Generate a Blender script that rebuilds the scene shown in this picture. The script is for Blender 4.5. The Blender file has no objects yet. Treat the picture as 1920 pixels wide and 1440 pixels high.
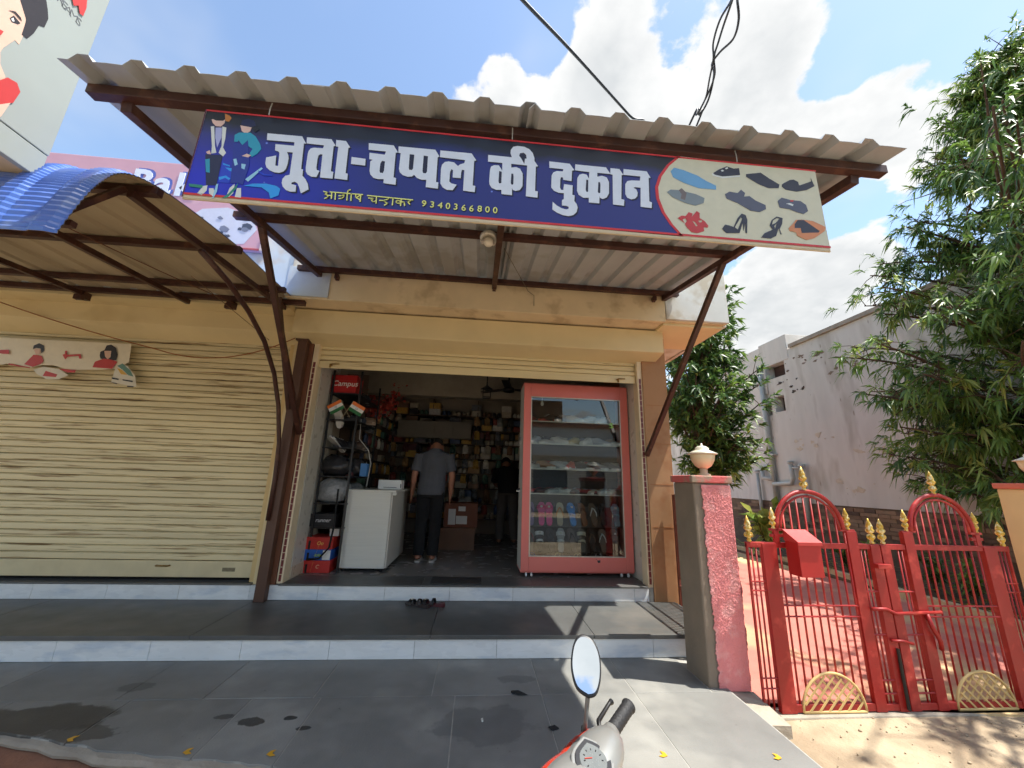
import bpy, bmesh, math, random
from mathutils import Vector, Matrix, Euler
random.seed(7)
scn = bpy.context.scene
COL = scn.collection
R = math.radians

# ---------------------------------------------------------------- camera
cam_d = bpy.data.cameras.new('camera'); cam = bpy.data.objects.new('camera', cam_d); COL.objects.link(cam)
cam_d.sensor_fit = 'HORIZONTAL'; cam_d.sensor_width = 36.0; cam_d.lens = 13.5
cam_d.clip_start = 0.02; cam_d.clip_end = 2000.0
RX, DN, FW = ((0.995641, -0.088715, 0.028801), (0.049435, 0.240062, -0.969498), (0.079095, 0.966695, 0.243401))
cam.matrix_world = Matrix(((RX[0], -DN[0], -FW[0], 0), (RX[1], -DN[1], -FW[1], 0), (RX[2], -DN[2], -FW[2], 1.35), (0, 0, 0, 1)))
scn.camera = cam

# ---------------------------------------------------------------- sky
SUN = Vector((0.43, -0.115, 1.0)).normalized()
SKY_STRENGTH = 0.125
world = bpy.data.worlds.new('World'); scn.world = world; world.use_nodes = True
def build_sky():
    nt = world.node_tree; N = nt.nodes; L = nt.links; N.clear()
    def n(t, **kw):
        x = N.new(t)
        for k, v in kw.items(): setattr(x, k, v)
        return x
    out = n('ShaderNodeOutputWorld'); bg = n('ShaderNodeBackground'); bg.inputs['Strength'].default_value = SKY_STRENGTH
    L.new(bg.outputs[0], out.inputs[0])
    sky = n('ShaderNodeTexSky', sky_type='NISHITA', sun_disc=False)
    sky.sun_elevation = math.asin(SUN.z); sky.sun_rotation = math.atan2(SUN.x, SUN.y)
    sky.air_density = 1.3; sky.dust_density = 0.7; sky.ozone_density = 1.6
    tc = n('ShaderNodeTexCoord'); sep = n('ShaderNodeSeparateXYZ'); L.new(tc.outputs['Generated'], sep.inputs[0])
    def math_(op, a, b=None, c=None, clamp=False):
        m = n('ShaderNodeMath', operation=op, use_clamp=clamp)
        for i, v in enumerate((a, b, c)):
            if v is None: continue
            if isinstance(v, (int, float)): m.inputs[i].default_value = v
            else: L.new(v, m.inputs[i])
        return m.outputs[0]
    # cloud layer seen as a flat deck: direction divided by height
    zc = math_('ADD', math_('MAXIMUM', sep.outputs['Z'], 0.0), 0.22)
    comb = n('ShaderNodeCombineXYZ')
    L.new(math_('DIVIDE', sep.outputs['X'], zc), comb.inputs[0]); L.new(math_('DIVIDE', sep.outputs['Y'], zc), comb.inputs[1])
    def noise(vec, scale, det, rough, dist=0.0):
        t = n('ShaderNodeTexNoise'); t.inputs['Scale'].default_value = scale; t.inputs['Detail'].default_value = det
        t.inputs['Roughness'].default_value = rough; t.inputs['Distortion'].default_value = dist
        L.new(vec, t.inputs['Vector']); return t.outputs['Fac']
    puff = noise(comb.outputs[0], 3.4, 7.0, 0.6, 0.0)
    broad = noise(comb.outputs[0], 0.75, 3.0, 0.5)
    cover = math_('MULTIPLY_ADD', broad, 1.0, -0.52)
    for (d, r, a) in [((0.360808, 0.531688, 0.766241), 0.280, 0.45), ((0.198902, 0.539043, 0.818456), 0.130, 0.40), ((0.455447, 0.445411, 0.770829), 0.200, 0.25), ((0.495202, 0.540614, 0.680082), 0.200, 0.25), ((-0.000393, 0.621662, 0.783286), 0.120, 0.75), ((0.166536, 0.618746, 0.767736), 0.130, 0.70), ((-0.109152, 0.638937, 0.761475), 0.080, 0.60), ((0.642350, 0.468860, 0.606264), 0.170, 0.55), ((0.680464, 0.421074, 0.599721), 0.120, 0.50), ((0.591125, 0.704236, 0.393221), 0.240, 0.60), ((0.687260, 0.585861, 0.429465), 0.090, 0.60), ((0.681548, 0.680154, 0.269967), 0.160, 0.50), ((-0.368878, 0.593692, 0.715163), 0.080, 0.25), ((-0.524011, 0.537797, 0.660444), 0.070, 0.20), ((-0.214299, 0.561693, 0.799110), 0.300, -0.50), ((-0.608889, 0.561695, 0.560136), 0.420, -0.55), ((-0.036694, 0.542348, 0.839352), 0.140, -0.35), ((0.647773, 0.569291, 0.506259), 0.100, -0.60), ((0.627957, 0.376330, 0.681209), 0.200, -0.55), ((0.085900, 0.543912, 0.834734), 0.080, -0.30), ((0.028392, 0.582393, 0.812412), 0.060, -0.15), ((-0.438762, 0.528945, 0.726433), 0.200, -0.30), ((0.567515, 0.445217, 0.692610), 0.090, -0.45), ((0.586537, 0.565306, 0.580003), 0.070, -0.30)]:
        vm = n('ShaderNodeVectorMath', operation='DISTANCE'); L.new(tc.outputs['Generated'], vm.inputs[0]); vm.inputs[1].default_value = d
        mr = n('ShaderNodeMapRange', interpolation_type='SMOOTHSTEP')
        mr.inputs['From Min'].default_value = r; mr.inputs['From Max'].default_value = r * 0.15
        mr.inputs['To Min'].default_value = 0.0; mr.inputs['To Max'].default_value = a
        L.new(vm.outputs['Value'], mr.inputs['Value']); cover = math_('ADD', cover, mr.outputs[0])
    dens = math_('ADD', math_('MULTIPLY_ADD', puff, 2.6, -1.36), cover)
    ms = n('ShaderNodeMapRange', interpolation_type='SMOOTHSTEP'); ms.inputs['From Min'].default_value = 0.0; ms.inputs['From Max'].default_value = 0.16
    L.new(dens, ms.inputs['Value'])
    thick = n('ShaderNodeMapRange'); thick.inputs['From Min'].default_value = 0.1; thick.inputs['From Max'].default_value = 0.75
    L.new(dens, thick.inputs['Value'])
    det = noise(comb.outputs[0], 6.0, 3.0, 0.6)
    tone = math_('ADD', math_('MULTIPLY', thick.outputs[0], 0.75), math_('MULTIPLY_ADD', det, 1.5, -0.75), clamp=True)
    cc = n('ShaderNodeMix', data_type='RGBA'); cc.inputs['A'].default_value = (4.0, 4.02, 4.0, 1); cc.inputs['B'].default_value = (2.85, 2.97, 3.05, 1)
    L.new(tone, cc.inputs['Factor'])
    # thin wisps
    wis = n('ShaderNodeMapRange', interpolation_type='SMOOTHSTEP'); wis.inputs['From Min'].default_value = 0.46; wis.inputs['From Max'].default_value = 0.75; wis.inputs['To Min'].default_value = 0.02; wis.inputs['To Max'].default_value = 0.4
    L.new(noise(comb.outputs[0], 1.3, 4.0, 0.6, 0.0), wis.inputs['Value'])
    mask = math_('MAXIMUM', ms.outputs[0], wis.outputs[0])
    mx = n('ShaderNodeMix', data_type='RGBA'); L.new(mask, mx.inputs['Factor']); L.new(sky.outputs[0], mx.inputs['A']); L.new(cc.outputs['Result'], mx.inputs['B'])
    L.new(mx.outputs['Result'], bg.inputs['Color'])
build_sky()
world.cycles.sampling_method = 'MANUAL'; world.cycles.sample_map_resolution = 512
sun_d = bpy.data.lights.new('sun', 'SUN'); sun_d.energy = 4.5; sun_d.angle = R(0.6); sun_d.color = (1.0, 0.955, 0.88)
sun = bpy.data.objects.new('sun', sun_d); COL.objects.link(sun)
sun.rotation_euler = (-SUN).to_track_quat('-Z', 'Y').to_euler(); sun.location = SUN * 30
vs = scn.view_settings; vs.view_transform = 'Standard'; vs.look = 'None'; vs.exposure = 1.05; vs.gamma = 1.0; vs.use_curve_mapping = False
scn.cycles.max_bounces = 6; scn.cycles.diffuse_bounces = 3; scn.cycles.glossy_bounces = 3; scn.cycles.transparent_max_bounces = 10
scn.cycles.sample_clamp_indirect = 4.0; scn.cycles.use_denoising = True; scn.cycles.use_adaptive_sampling = True; scn.cycles.adaptive_threshold = 0.03

# ---------------------------------------------------------------- helpers
def srgb(c):
    return tuple((x / 255.0 / 12.92) if x <= 10 else ((x / 255.0 + 0.055) / 1.055) ** 2.4 for x in c) + (1.0,)
MATS = {}
def mat(name, col, rough=0.6, metal=0.0, var=0.15, scale=5.0, bump=0.0, bscale=60.0, col2=None, c2amt=0.5, c2scale=3.0, stretch=(1, 1, 1), rnd=0.0, spec=0.5, coat=0.0, det=3.5, specks=None, blots=()):
    """Procedural paint/stone/metal: base colour, broad tone noise, optional second colour in patches, fine relief."""
    if name in MATS: return MATS[name]
    m = bpy.data.materials.new(name); MATS[name] = m; m.use_nodes = True
    nt = m.node_tree; N = nt.nodes; L = nt.links; b = N['Principled BSDF']
    b.inputs['Roughness'].default_value = rough; b.inputs['Metallic'].default_value = metal
    b.inputs['Specular IOR Level'].default_value = spec; b.inputs['Coat Weight'].default_value = coat
    g = N.new('ShaderNodeNewGeometry'); mp = N.new('ShaderNodeMapping'); mp.inputs['Scale'].default_value = stretch
    L.new(g.outputs['Position'], mp.inputs['Vector'])
    def noise(s, d=det, r=0.6):
        t = N.new('ShaderNodeTexNoise'); t.inputs['Scale'].default_value = s; t.inputs['Detail'].default_value = d; t.inputs['Roughness'].default_value = r
        L.new(mp.outputs[0], t.inputs['Vector']); return t.outputs['Fac']
    c = srgb(col); cur = None
    if col2 is not None:
        mr = N.new('ShaderNodeMapRange'); mr.inputs['From Min'].default_value = 0.62 - 0.3 * c2amt; mr.inputs['From Max'].default_value = 0.74 - 0.3 * c2amt
        L.new(noise(c2scale), mr.inputs['Value'])
        mx = N.new('ShaderNodeMix'); mx.data_type = 'RGBA'; mx.inputs['A'].default_value = c; mx.inputs['B'].default_value = srgb(col2)
        L.new(mr.outputs[0], mx.inputs['Factor']); cur = mx.outputs['Result']
    def blend(fac, colour):
        nonlocal cur
        mx = N.new('ShaderNodeMix'); mx.data_type = 'RGBA'; mx.inputs['B'].default_value = srgb(colour)
        if cur is None: mx.inputs['A'].default_value = c
        else: L.new(cur, mx.inputs['A'])
        L.new(fac, mx.inputs['Factor']); cur = mx.outputs['Result']
    if specks:          # chips, spots of dirt: (colour, cells per metre, size, how many)
        for (sc_, scale_, size_, keep) in specks:
            nn = noise(scale_ * 0.23, 2.0); vo = N.new('ShaderNodeTexVoronoi'); vo.inputs['Scale'].default_value = scale_; vo.inputs['Randomness'].default_value = 1.0
            L.new(mp.outputs[0], vo.inputs['Vector']); ma = N.new('ShaderNodeMath'); ma.operation = 'MULTIPLY_ADD'; ma.inputs[1].default_value = -keep; L.new(nn, ma.inputs[0]); L.new(vo.outputs['Distance'], ma.inputs[2])
            mr = N.new('ShaderNodeMapRange'); mr.inputs['From Min'].default_value = size_ - keep * 0.62; mr.inputs['From Max'].default_value = size_ - keep * 0.62 - 0.08; mr.inputs['To Max'].default_value = 0.8
            L.new(ma.outputs[0], mr.inputs['Value']); blend(mr.outputs[0], sc_)
    for (bc_, cx_, cy_, rx_, ry_, st_) in blots:      # damp marks with ragged soft edges
        sb_ = N.new('ShaderNodeVectorMath'); sb_.operation = 'SUBTRACT'; sb_.inputs[1].default_value = (cx_, cy_, 0); L.new(g.outputs['Position'], sb_.inputs[0])
        dv_ = N.new('ShaderNodeVectorMath'); dv_.operation = 'DIVIDE'; dv_.inputs[1].default_value = (rx_, ry_, 1); L.new(sb_.outputs[0], dv_.inputs[0])
        ln_ = N.new('ShaderNodeVectorMath'); ln_.operation = 'LENGTH'; L.new(dv_.outputs[0], ln_.inputs[0])
        ma = N.new('ShaderNodeMath'); ma.operation = 'MULTIPLY_ADD'; ma.inputs[1].default_value = 1.5; L.new(noise(5.0 if rx_ > .2 else 14.0, 8.0), ma.inputs[0]); L.new(ln_.outputs['Value'], ma.inputs[2])
        mr = N.new('ShaderNodeMapRange'); mr.inputs['From Min'].default_value = 1.72; mr.inputs['From Max'].default_value = 1.58; mr.inputs['To Max'].default_value = st_; L.new(ma.outputs[0], mr.inputs['Value']); blend(mr.outputs[0], bc_)
    if var > 0 or rnd > 0:
        hv = N.new('ShaderNodeHueSaturation')
        if cur is None: hv.inputs['Color'].default_value = c
        else: L.new(cur, hv.inputs['Color'])
        mr = N.new('ShaderNodeMapRange'); mr.inputs['From Min'].default_value = 0.25; mr.inputs['From Max'].default_value = 0.75
        mr.inputs['To Min'].default_value = 1 - var; mr.inputs['To Max'].default_value = 1 + var
        L.new(noise(scale, 3.0), mr.inputs['Value']); v = mr.outputs[0]
        if rnd > 0:
            oi = N.new('ShaderNodeObjectInfo'); m2 = N.new('ShaderNodeMapRange'); m2.inputs['To Min'].default_value = 1 - rnd; m2.inputs['To Max'].default_value = 1 + rnd
            L.new(oi.outputs['Random'], m2.inputs['Value']); mm = N.new('ShaderNodeMath'); mm.operation = 'MULTIPLY'
            L.new(v, mm.inputs[0]); L.new(m2.outputs[0], mm.inputs[1]); v = mm.outputs[0]
        L.new(v, hv.inputs['Value']); cur = hv.outputs[0]
        mr2 = N.new('ShaderNodeMapRange'); mr2.inputs['To Min'].default_value = max(0.02, rough - 0.1); mr2.inputs['To Max'].default_value = min(1, rough + 0.1)
        L.new(noise(scale * 2.3, 1.5), mr2.inputs['Value']); L.new(mr2.outputs[0], b.inputs['Roughness'])
    if cur is None: b.inputs['Base Color'].default_value = c
    else: L.new(cur, b.inputs['Base Color'])
    if bump > 0:
        bp = N.new('ShaderNodeBump'); bp.inputs['Strength'].default_value = bump; bp.inputs['Distance'].default_value = 0.01
        L.new(noise(bscale, 3.0, 0.65), bp.inputs['Height']); L.new(bp.outputs[0], b.inputs['Normal'])
    return m
def flat(name, col, rough=0.5):
    return mat(name, col, rough, var=0.05, scale=20)
def glass_mat(name, tint=(0.93, 0.97, 0.96, 1), rough=0.0, refl=1.0):
    m = bpy.data.materials.new(name); m.use_nodes = True; nt = m.node_tree; N = nt.nodes; L = nt.links
    N.remove(N['Principled BSDF']); o = N['Material Output']
    tr = N.new('ShaderNodeBsdfTransparent'); tr.inputs[0].default_value = tint
    gl = N.new('ShaderNodeBsdfGlossy'); gl.inputs['Roughness'].default_value = rough
    fr = N.new('ShaderNodeFresnel'); fr.inputs['IOR'].default_value = 1.5
    mu = N.new('ShaderNodeMath'); mu.operation = 'MULTIPLY'; mu.inputs[1].default_value = refl; mu.use_clamp = True
    mx = N.new('ShaderNodeMixShader'); L.new(fr.outputs[0], mu.inputs[0]); L.new(mu.outputs[0], mx.inputs[0]); L.new(tr.outputs[0], mx.inputs[1]); L.new(gl.outputs[0], mx.inputs[2]); L.new(mx.outputs[0], o.inputs[0])
    return m

class MB:
    """Collects shapes into one mesh."""
    def __init__(s): s.v = []; s.f = []
    def add(s, vs, fs):
        o = len(s.v); s.v += [tuple(p) for p in vs]; s.f += [tuple(i + o for i in f) for f in fs]; return s
    def box(s, x0, x1, y0, y1, z0, z1):
        return s.add([(x0, y0, z0), (x1, y0, z0), (x1, y1, z0), (x0, y1, z0), (x0, y0, z1), (x1, y0, z1), (x1, y1, z1), (x0, y1, z1)],
                     [(0, 3, 2, 1), (4, 5, 6, 7), (0, 1, 5, 4), (1, 2, 6, 5), (2, 3, 7, 6), (3, 0, 4, 7)])
    def bar(s, p, q, w, h, up=(0, 0, 1)):
        p = Vector(p); q = Vector(q); d = (q - p).normalized(); u = Vector(up)
        if abs(d.dot(u)) > 0.99: u = Vector((0, 1, 0))
        r = d.cross(u).normalized(); u = r.cross(d).normalized(); vs = []
        for c in (p, q):
            for a, b in ((-1, -1), (1, -1), (1, 1), (-1, 1)): vs.append(c + r * (a * w / 2) + u * (b * h / 2))
        return s.add(vs, [(3, 2, 1, 0), (4, 5, 6, 7), (0, 1, 5, 4), (1, 2, 6, 5), (2, 3, 7, 6), (3, 0, 4, 7)])
    def loft(s, rings, closed_ends=True):
        o = len(s.v); n = len(rings[0])
        for r in rings: s.v += [tuple(p) for p in r]
        for i in range(len(rings) - 1):
            for j in range(n):
                a = o + i * n + j; b = o + i * n + (j + 1) % n
                s.f.append((a, b, b + n, a + n))
        if closed_ends:
            s.f.append(tuple(o + j for j in range(n - 1, -1, -1))); e = o + (len(rings) - 1) * n
            s.f.append(tuple(e + j for j in range(n)))
        return s
    def tube(s, pts, r, n=8, closed=False):
        pts = [Vector(p) for p in pts]; m = len(pts); rs = r if isinstance(r, (list, tuple)) else [r] * m
        rings = []; ref = None
        for i in range(m):
            if closed: d = pts[(i + 1) % m] - pts[i - 1]
            else: d = pts[min(i + 1, m - 1)] - pts[max(i - 1, 0)]
            d.normalize()
            if ref is None: ref = Vector((0, 0, 1)) if abs(d.z) < 0.9 else Vector((1, 0, 0))
            a = d.cross(ref).normalized(); b = a.cross(d).normalized(); ref = b
            rings.append([pts[i] + a * (rs[i] * math.cos(2 * math.pi * k / n)) + b * (rs[i] * math.sin(2 * math.pi * k / n)) for k in range(n)])
        if closed: rings.append(rings[0]); return s.loft(rings, False)
        return s.loft(rings)
    def lathe(s, prof, c=(0, 0, 0), n=16, M=None):
        rings = []
        for (r, z) in prof:
            ring = [Vector((r * math.cos(2 * math.pi * k / n), r * math.sin(2 * math.pi * k / n), z)) for k in range(n)]
            if M is not None: ring = [M @ p for p in ring]
            rings.append([p + Vector(c) for p in ring])
        return s.loft(rings)
    def ell(s, c, rx, ry, rz, n=12, m=8, M=None):
        rings = []
        for i in range(m + 1):
            t = math.pi * (i + 0.02 if i == 0 else (i - 0.02 if i == m else i)) / m
            ring = [Vector((rx * math.sin(t) * math.cos(2 * math.pi * k / n), ry * math.sin(t) * math.sin(2 * math.pi * k / n), -rz * math.cos(t))) for k in range(n)]
            if M is not None: ring = [M @ p for p in ring]
            rings.append([p + Vector(c) for p in ring])
        return s.loft(rings)
    def prism(s, poly, f0, f1):
        """poly: 2-D outline; f0, f1 map (u, v) to 3-D for the two caps."""
        n = len(poly); vs = [f0(u, v) for u, v in poly] + [f1(u, v) for u, v in poly]
        fs = [tuple(range(n - 1, -1, -1)), tuple(range(n, 2 * n))] + [(i, (i + 1) % n, (i + 1) % n + n, i + n) for i in range(n)]
        return s.add(vs, fs)
    def mesh(s, name, smooth=False, fix=True):
        me = bpy.data.meshes.new(name); me.from_pydata(s.v, [], s.f)
        if fix:
            bm = bmesh.new(); bm.from_mesh(me); bmesh.ops.recalc_face_normals(bm, faces=bm.faces); bm.to_mesh(me); bm.free()
        if smooth:
            for p in me.polygons: p.use_smooth = True
        me.update(); return me
    def build(s, name, m, parent=None, smooth=False, bevel=0.0, fix=True):
        return put(name, s.mesh(name, smooth, fix), m, parent, bevel=bevel)
def put(name, me, m, parent=None, loc=None, rot=None, bevel=0.0, scale=None):
    if m is not None and not me.materials: me.materials.append(m)
    o = bpy.data.objects.new(name, me); COL.objects.link(o)
    if m is not None and me.materials[0] is not m: o.material_slots[0].link = 'OBJECT'; o.material_slots[0].material = m
    if parent is not None: o.parent = parent
    if loc is not None: o.location = loc
    if rot is not None: o.rotation_euler = rot
    if scale is not None: o.scale = scale
    if bevel > 0:
        b = o.modifiers.new('bevel', 'BEVEL'); b.width = bevel; b.segments = 2; b.limit_method = 'ANGLE'; b.angle_limit = R(40)
    return o
def tag(o, label, cat, group=None):
    o['label'] = label; o['category'] = cat
    if group: o['group'] = group
    return o
def struct(o): o['kind'] = 'structure'; return o
def thing(name, label, cat, loc=(0, 0, 0), group=None, rot=None):
    o = bpy.data.objects.new(name, None); COL.objects.link(o); o.location = loc; o.empty_display_size = 0.1
    if rot is not None: o.rotation_euler = rot
    return tag(o, label, cat, group)
def copy_tree(o, parent=None):
    c = o.copy(); COL.objects.link(c); c.parent = parent
    for ch in list(o.children): copy_tree(ch, c)
    return c
def bx(name, m, parent, x0, x1, y0, y1, z0, z1, bevel=0.003):
    return MB().box(x0, x1, y0, y1, z0, z1).build(name, m, parent, bevel=bevel, fix=False)
def curve_mesh(name, loops, depth):
    """Filled outline (with holes) in XY, extruded; used for lettering and print."""
    cu = bpy.data.curves.new(name, 'CURVE'); cu.dimensions = '2D'; cu.fill_mode = 'BOTH'; cu.extrude = depth
    for lp in loops:
        sp = cu.splines.new('POLY'); sp.points.add(len(lp) - 1); sp.use_cyclic_u = True
        for p, q in zip(sp.points, lp): p.co = (q[0], q[1], 0, 1)
    ob = bpy.data.objects.new(name, cu); me = bpy.data.meshes.new_from_object(ob); me.name = name
    bpy.data.objects.remove(ob); bpy.data.curves.remove(cu); return me
FACE_Y = Euler((R(90), 0, 0))          # XY outline -> X/Z plane facing -Y
FACE_X = Euler((R(90), 0, R(90)))      # XY outline -> Y/Z plane facing +X
def text_mesh(name, s, size, depth=0.0006, bold=0.0, center=True, shear=0.0):
    cu = bpy.data.curves.new(name, 'FONT'); cu.body = s; cu.size = size; cu.extrude = depth; cu.offset = bold; cu.shear = shear
    if center: cu.align_x = 'CENTER'; cu.align_y = 'CENTER'
    cu.resolution_u = 3
    ob = bpy.data.objects.new(name, cu); me = bpy.data.meshes.new_from_object(ob); me.name = name
    bpy.data.objects.remove(ob); bpy.data.curves.remove(cu); return me
def stroke_poly(pts, w):
    """Outline of a thick polyline (one quad per segment) as separate loops."""
    out = []
    for (a, b) in zip(pts[:-1], pts[1:]):
        a = Vector(a); b = Vector(b); d = (b - a); l = d.length; d.normalize(); n = Vector((-d.y, d.x)) * (w / 2); e = d * (w * 0.35)
        out.append([tuple(a - e + n), tuple(a - e - n), tuple(b + e - n), tuple(b + e + n)])
    return out
def wall_holes(mb, u, v, holes, fn):
    """Rectangular wall sheet in (u, v) with rectangular holes; fn maps (u, v, side) to 3-D; side 0 front, 1 back."""
    us = sorted(set([u[0], u[1]] + [h[0] for h in holes] + [h[1] for h in holes])); vs_ = sorted(set([v[0], v[1]] + [h[2] for h in holes] + [h[3] for h in holes]))
    def solid(i, j):
        if i < 0 or j < 0 or i >= len(us) - 1 or j >= len(vs_) - 1: return False
        cu = (us[i] + us[i + 1]) / 2; cv = (vs_[j] + vs_[j + 1]) / 2
        return not any(h[0] < cu < h[1] and h[2] < cv < h[3] for h in holes)
    for i in range(len(us) - 1):
        for j in range(len(vs_) - 1):
            if not solid(i, j): continue
            a, b, c, d = us[i], us[i + 1], vs_[j], vs_[j + 1]
            for sd in (0, 1): mb.add([fn(a, c, sd), fn(b, c, sd), fn(b, d, sd), fn(a, d, sd)], [(0, 1, 2, 3)])
            if not solid(i - 1, j): mb.add([fn(a, c, 0), fn(a, c, 1), fn(a, d, 1), fn(a, d, 0)], [(0, 1, 2, 3)])
            if not solid(i + 1, j): mb.add([fn(b, c, 0), fn(b, c, 1), fn(b, d, 1), fn(b, d, 0)], [(0, 1, 2, 3)])
            if not solid(i, j - 1): mb.add([fn(a, c, 0), fn(a, c, 1), fn(b, c, 1), fn(b, c, 0)], [(0, 1, 2, 3)])
            if not solid(i, j + 1): mb.add([fn(a, d, 0), fn(a, d, 1), fn(b, d, 1), fn(b, d, 0)], [(0, 1, 2, 3)])
    return mb
def ordinal(i): return ['first', 'second', 'third', 'fourth', 'fifth', 'sixth', 'seventh', 'eighth', 'ninth', 'tenth', 'eleventh', 'twelfth', 'thirteenth', 'fourteenth', 'fifteenth', 'sixteenth', 'seventeenth', 'eighteenth', 'nineteenth', 'twentieth', 'last', 'very last'][i]
def catm(P, n=10):
    P = [Vector(p) for p in P]; out = []
    for i in range(len(P) - 1):
        p0 = P[max(i - 1, 0)]; p1 = P[i]; p2 = P[i + 1]; p3 = P[min(i + 2, len(P) - 1)]
        for k in range(n):
            t = k / n; out.append(0.5 * ((2 * p1) + (p2 - p0) * t + (2 * p0 - 5 * p1 + 4 * p2 - p3) * t * t + (3 * p1 - p0 - 3 * p2 + p3) * t ** 3))
    return out + [P[-1]]

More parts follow.
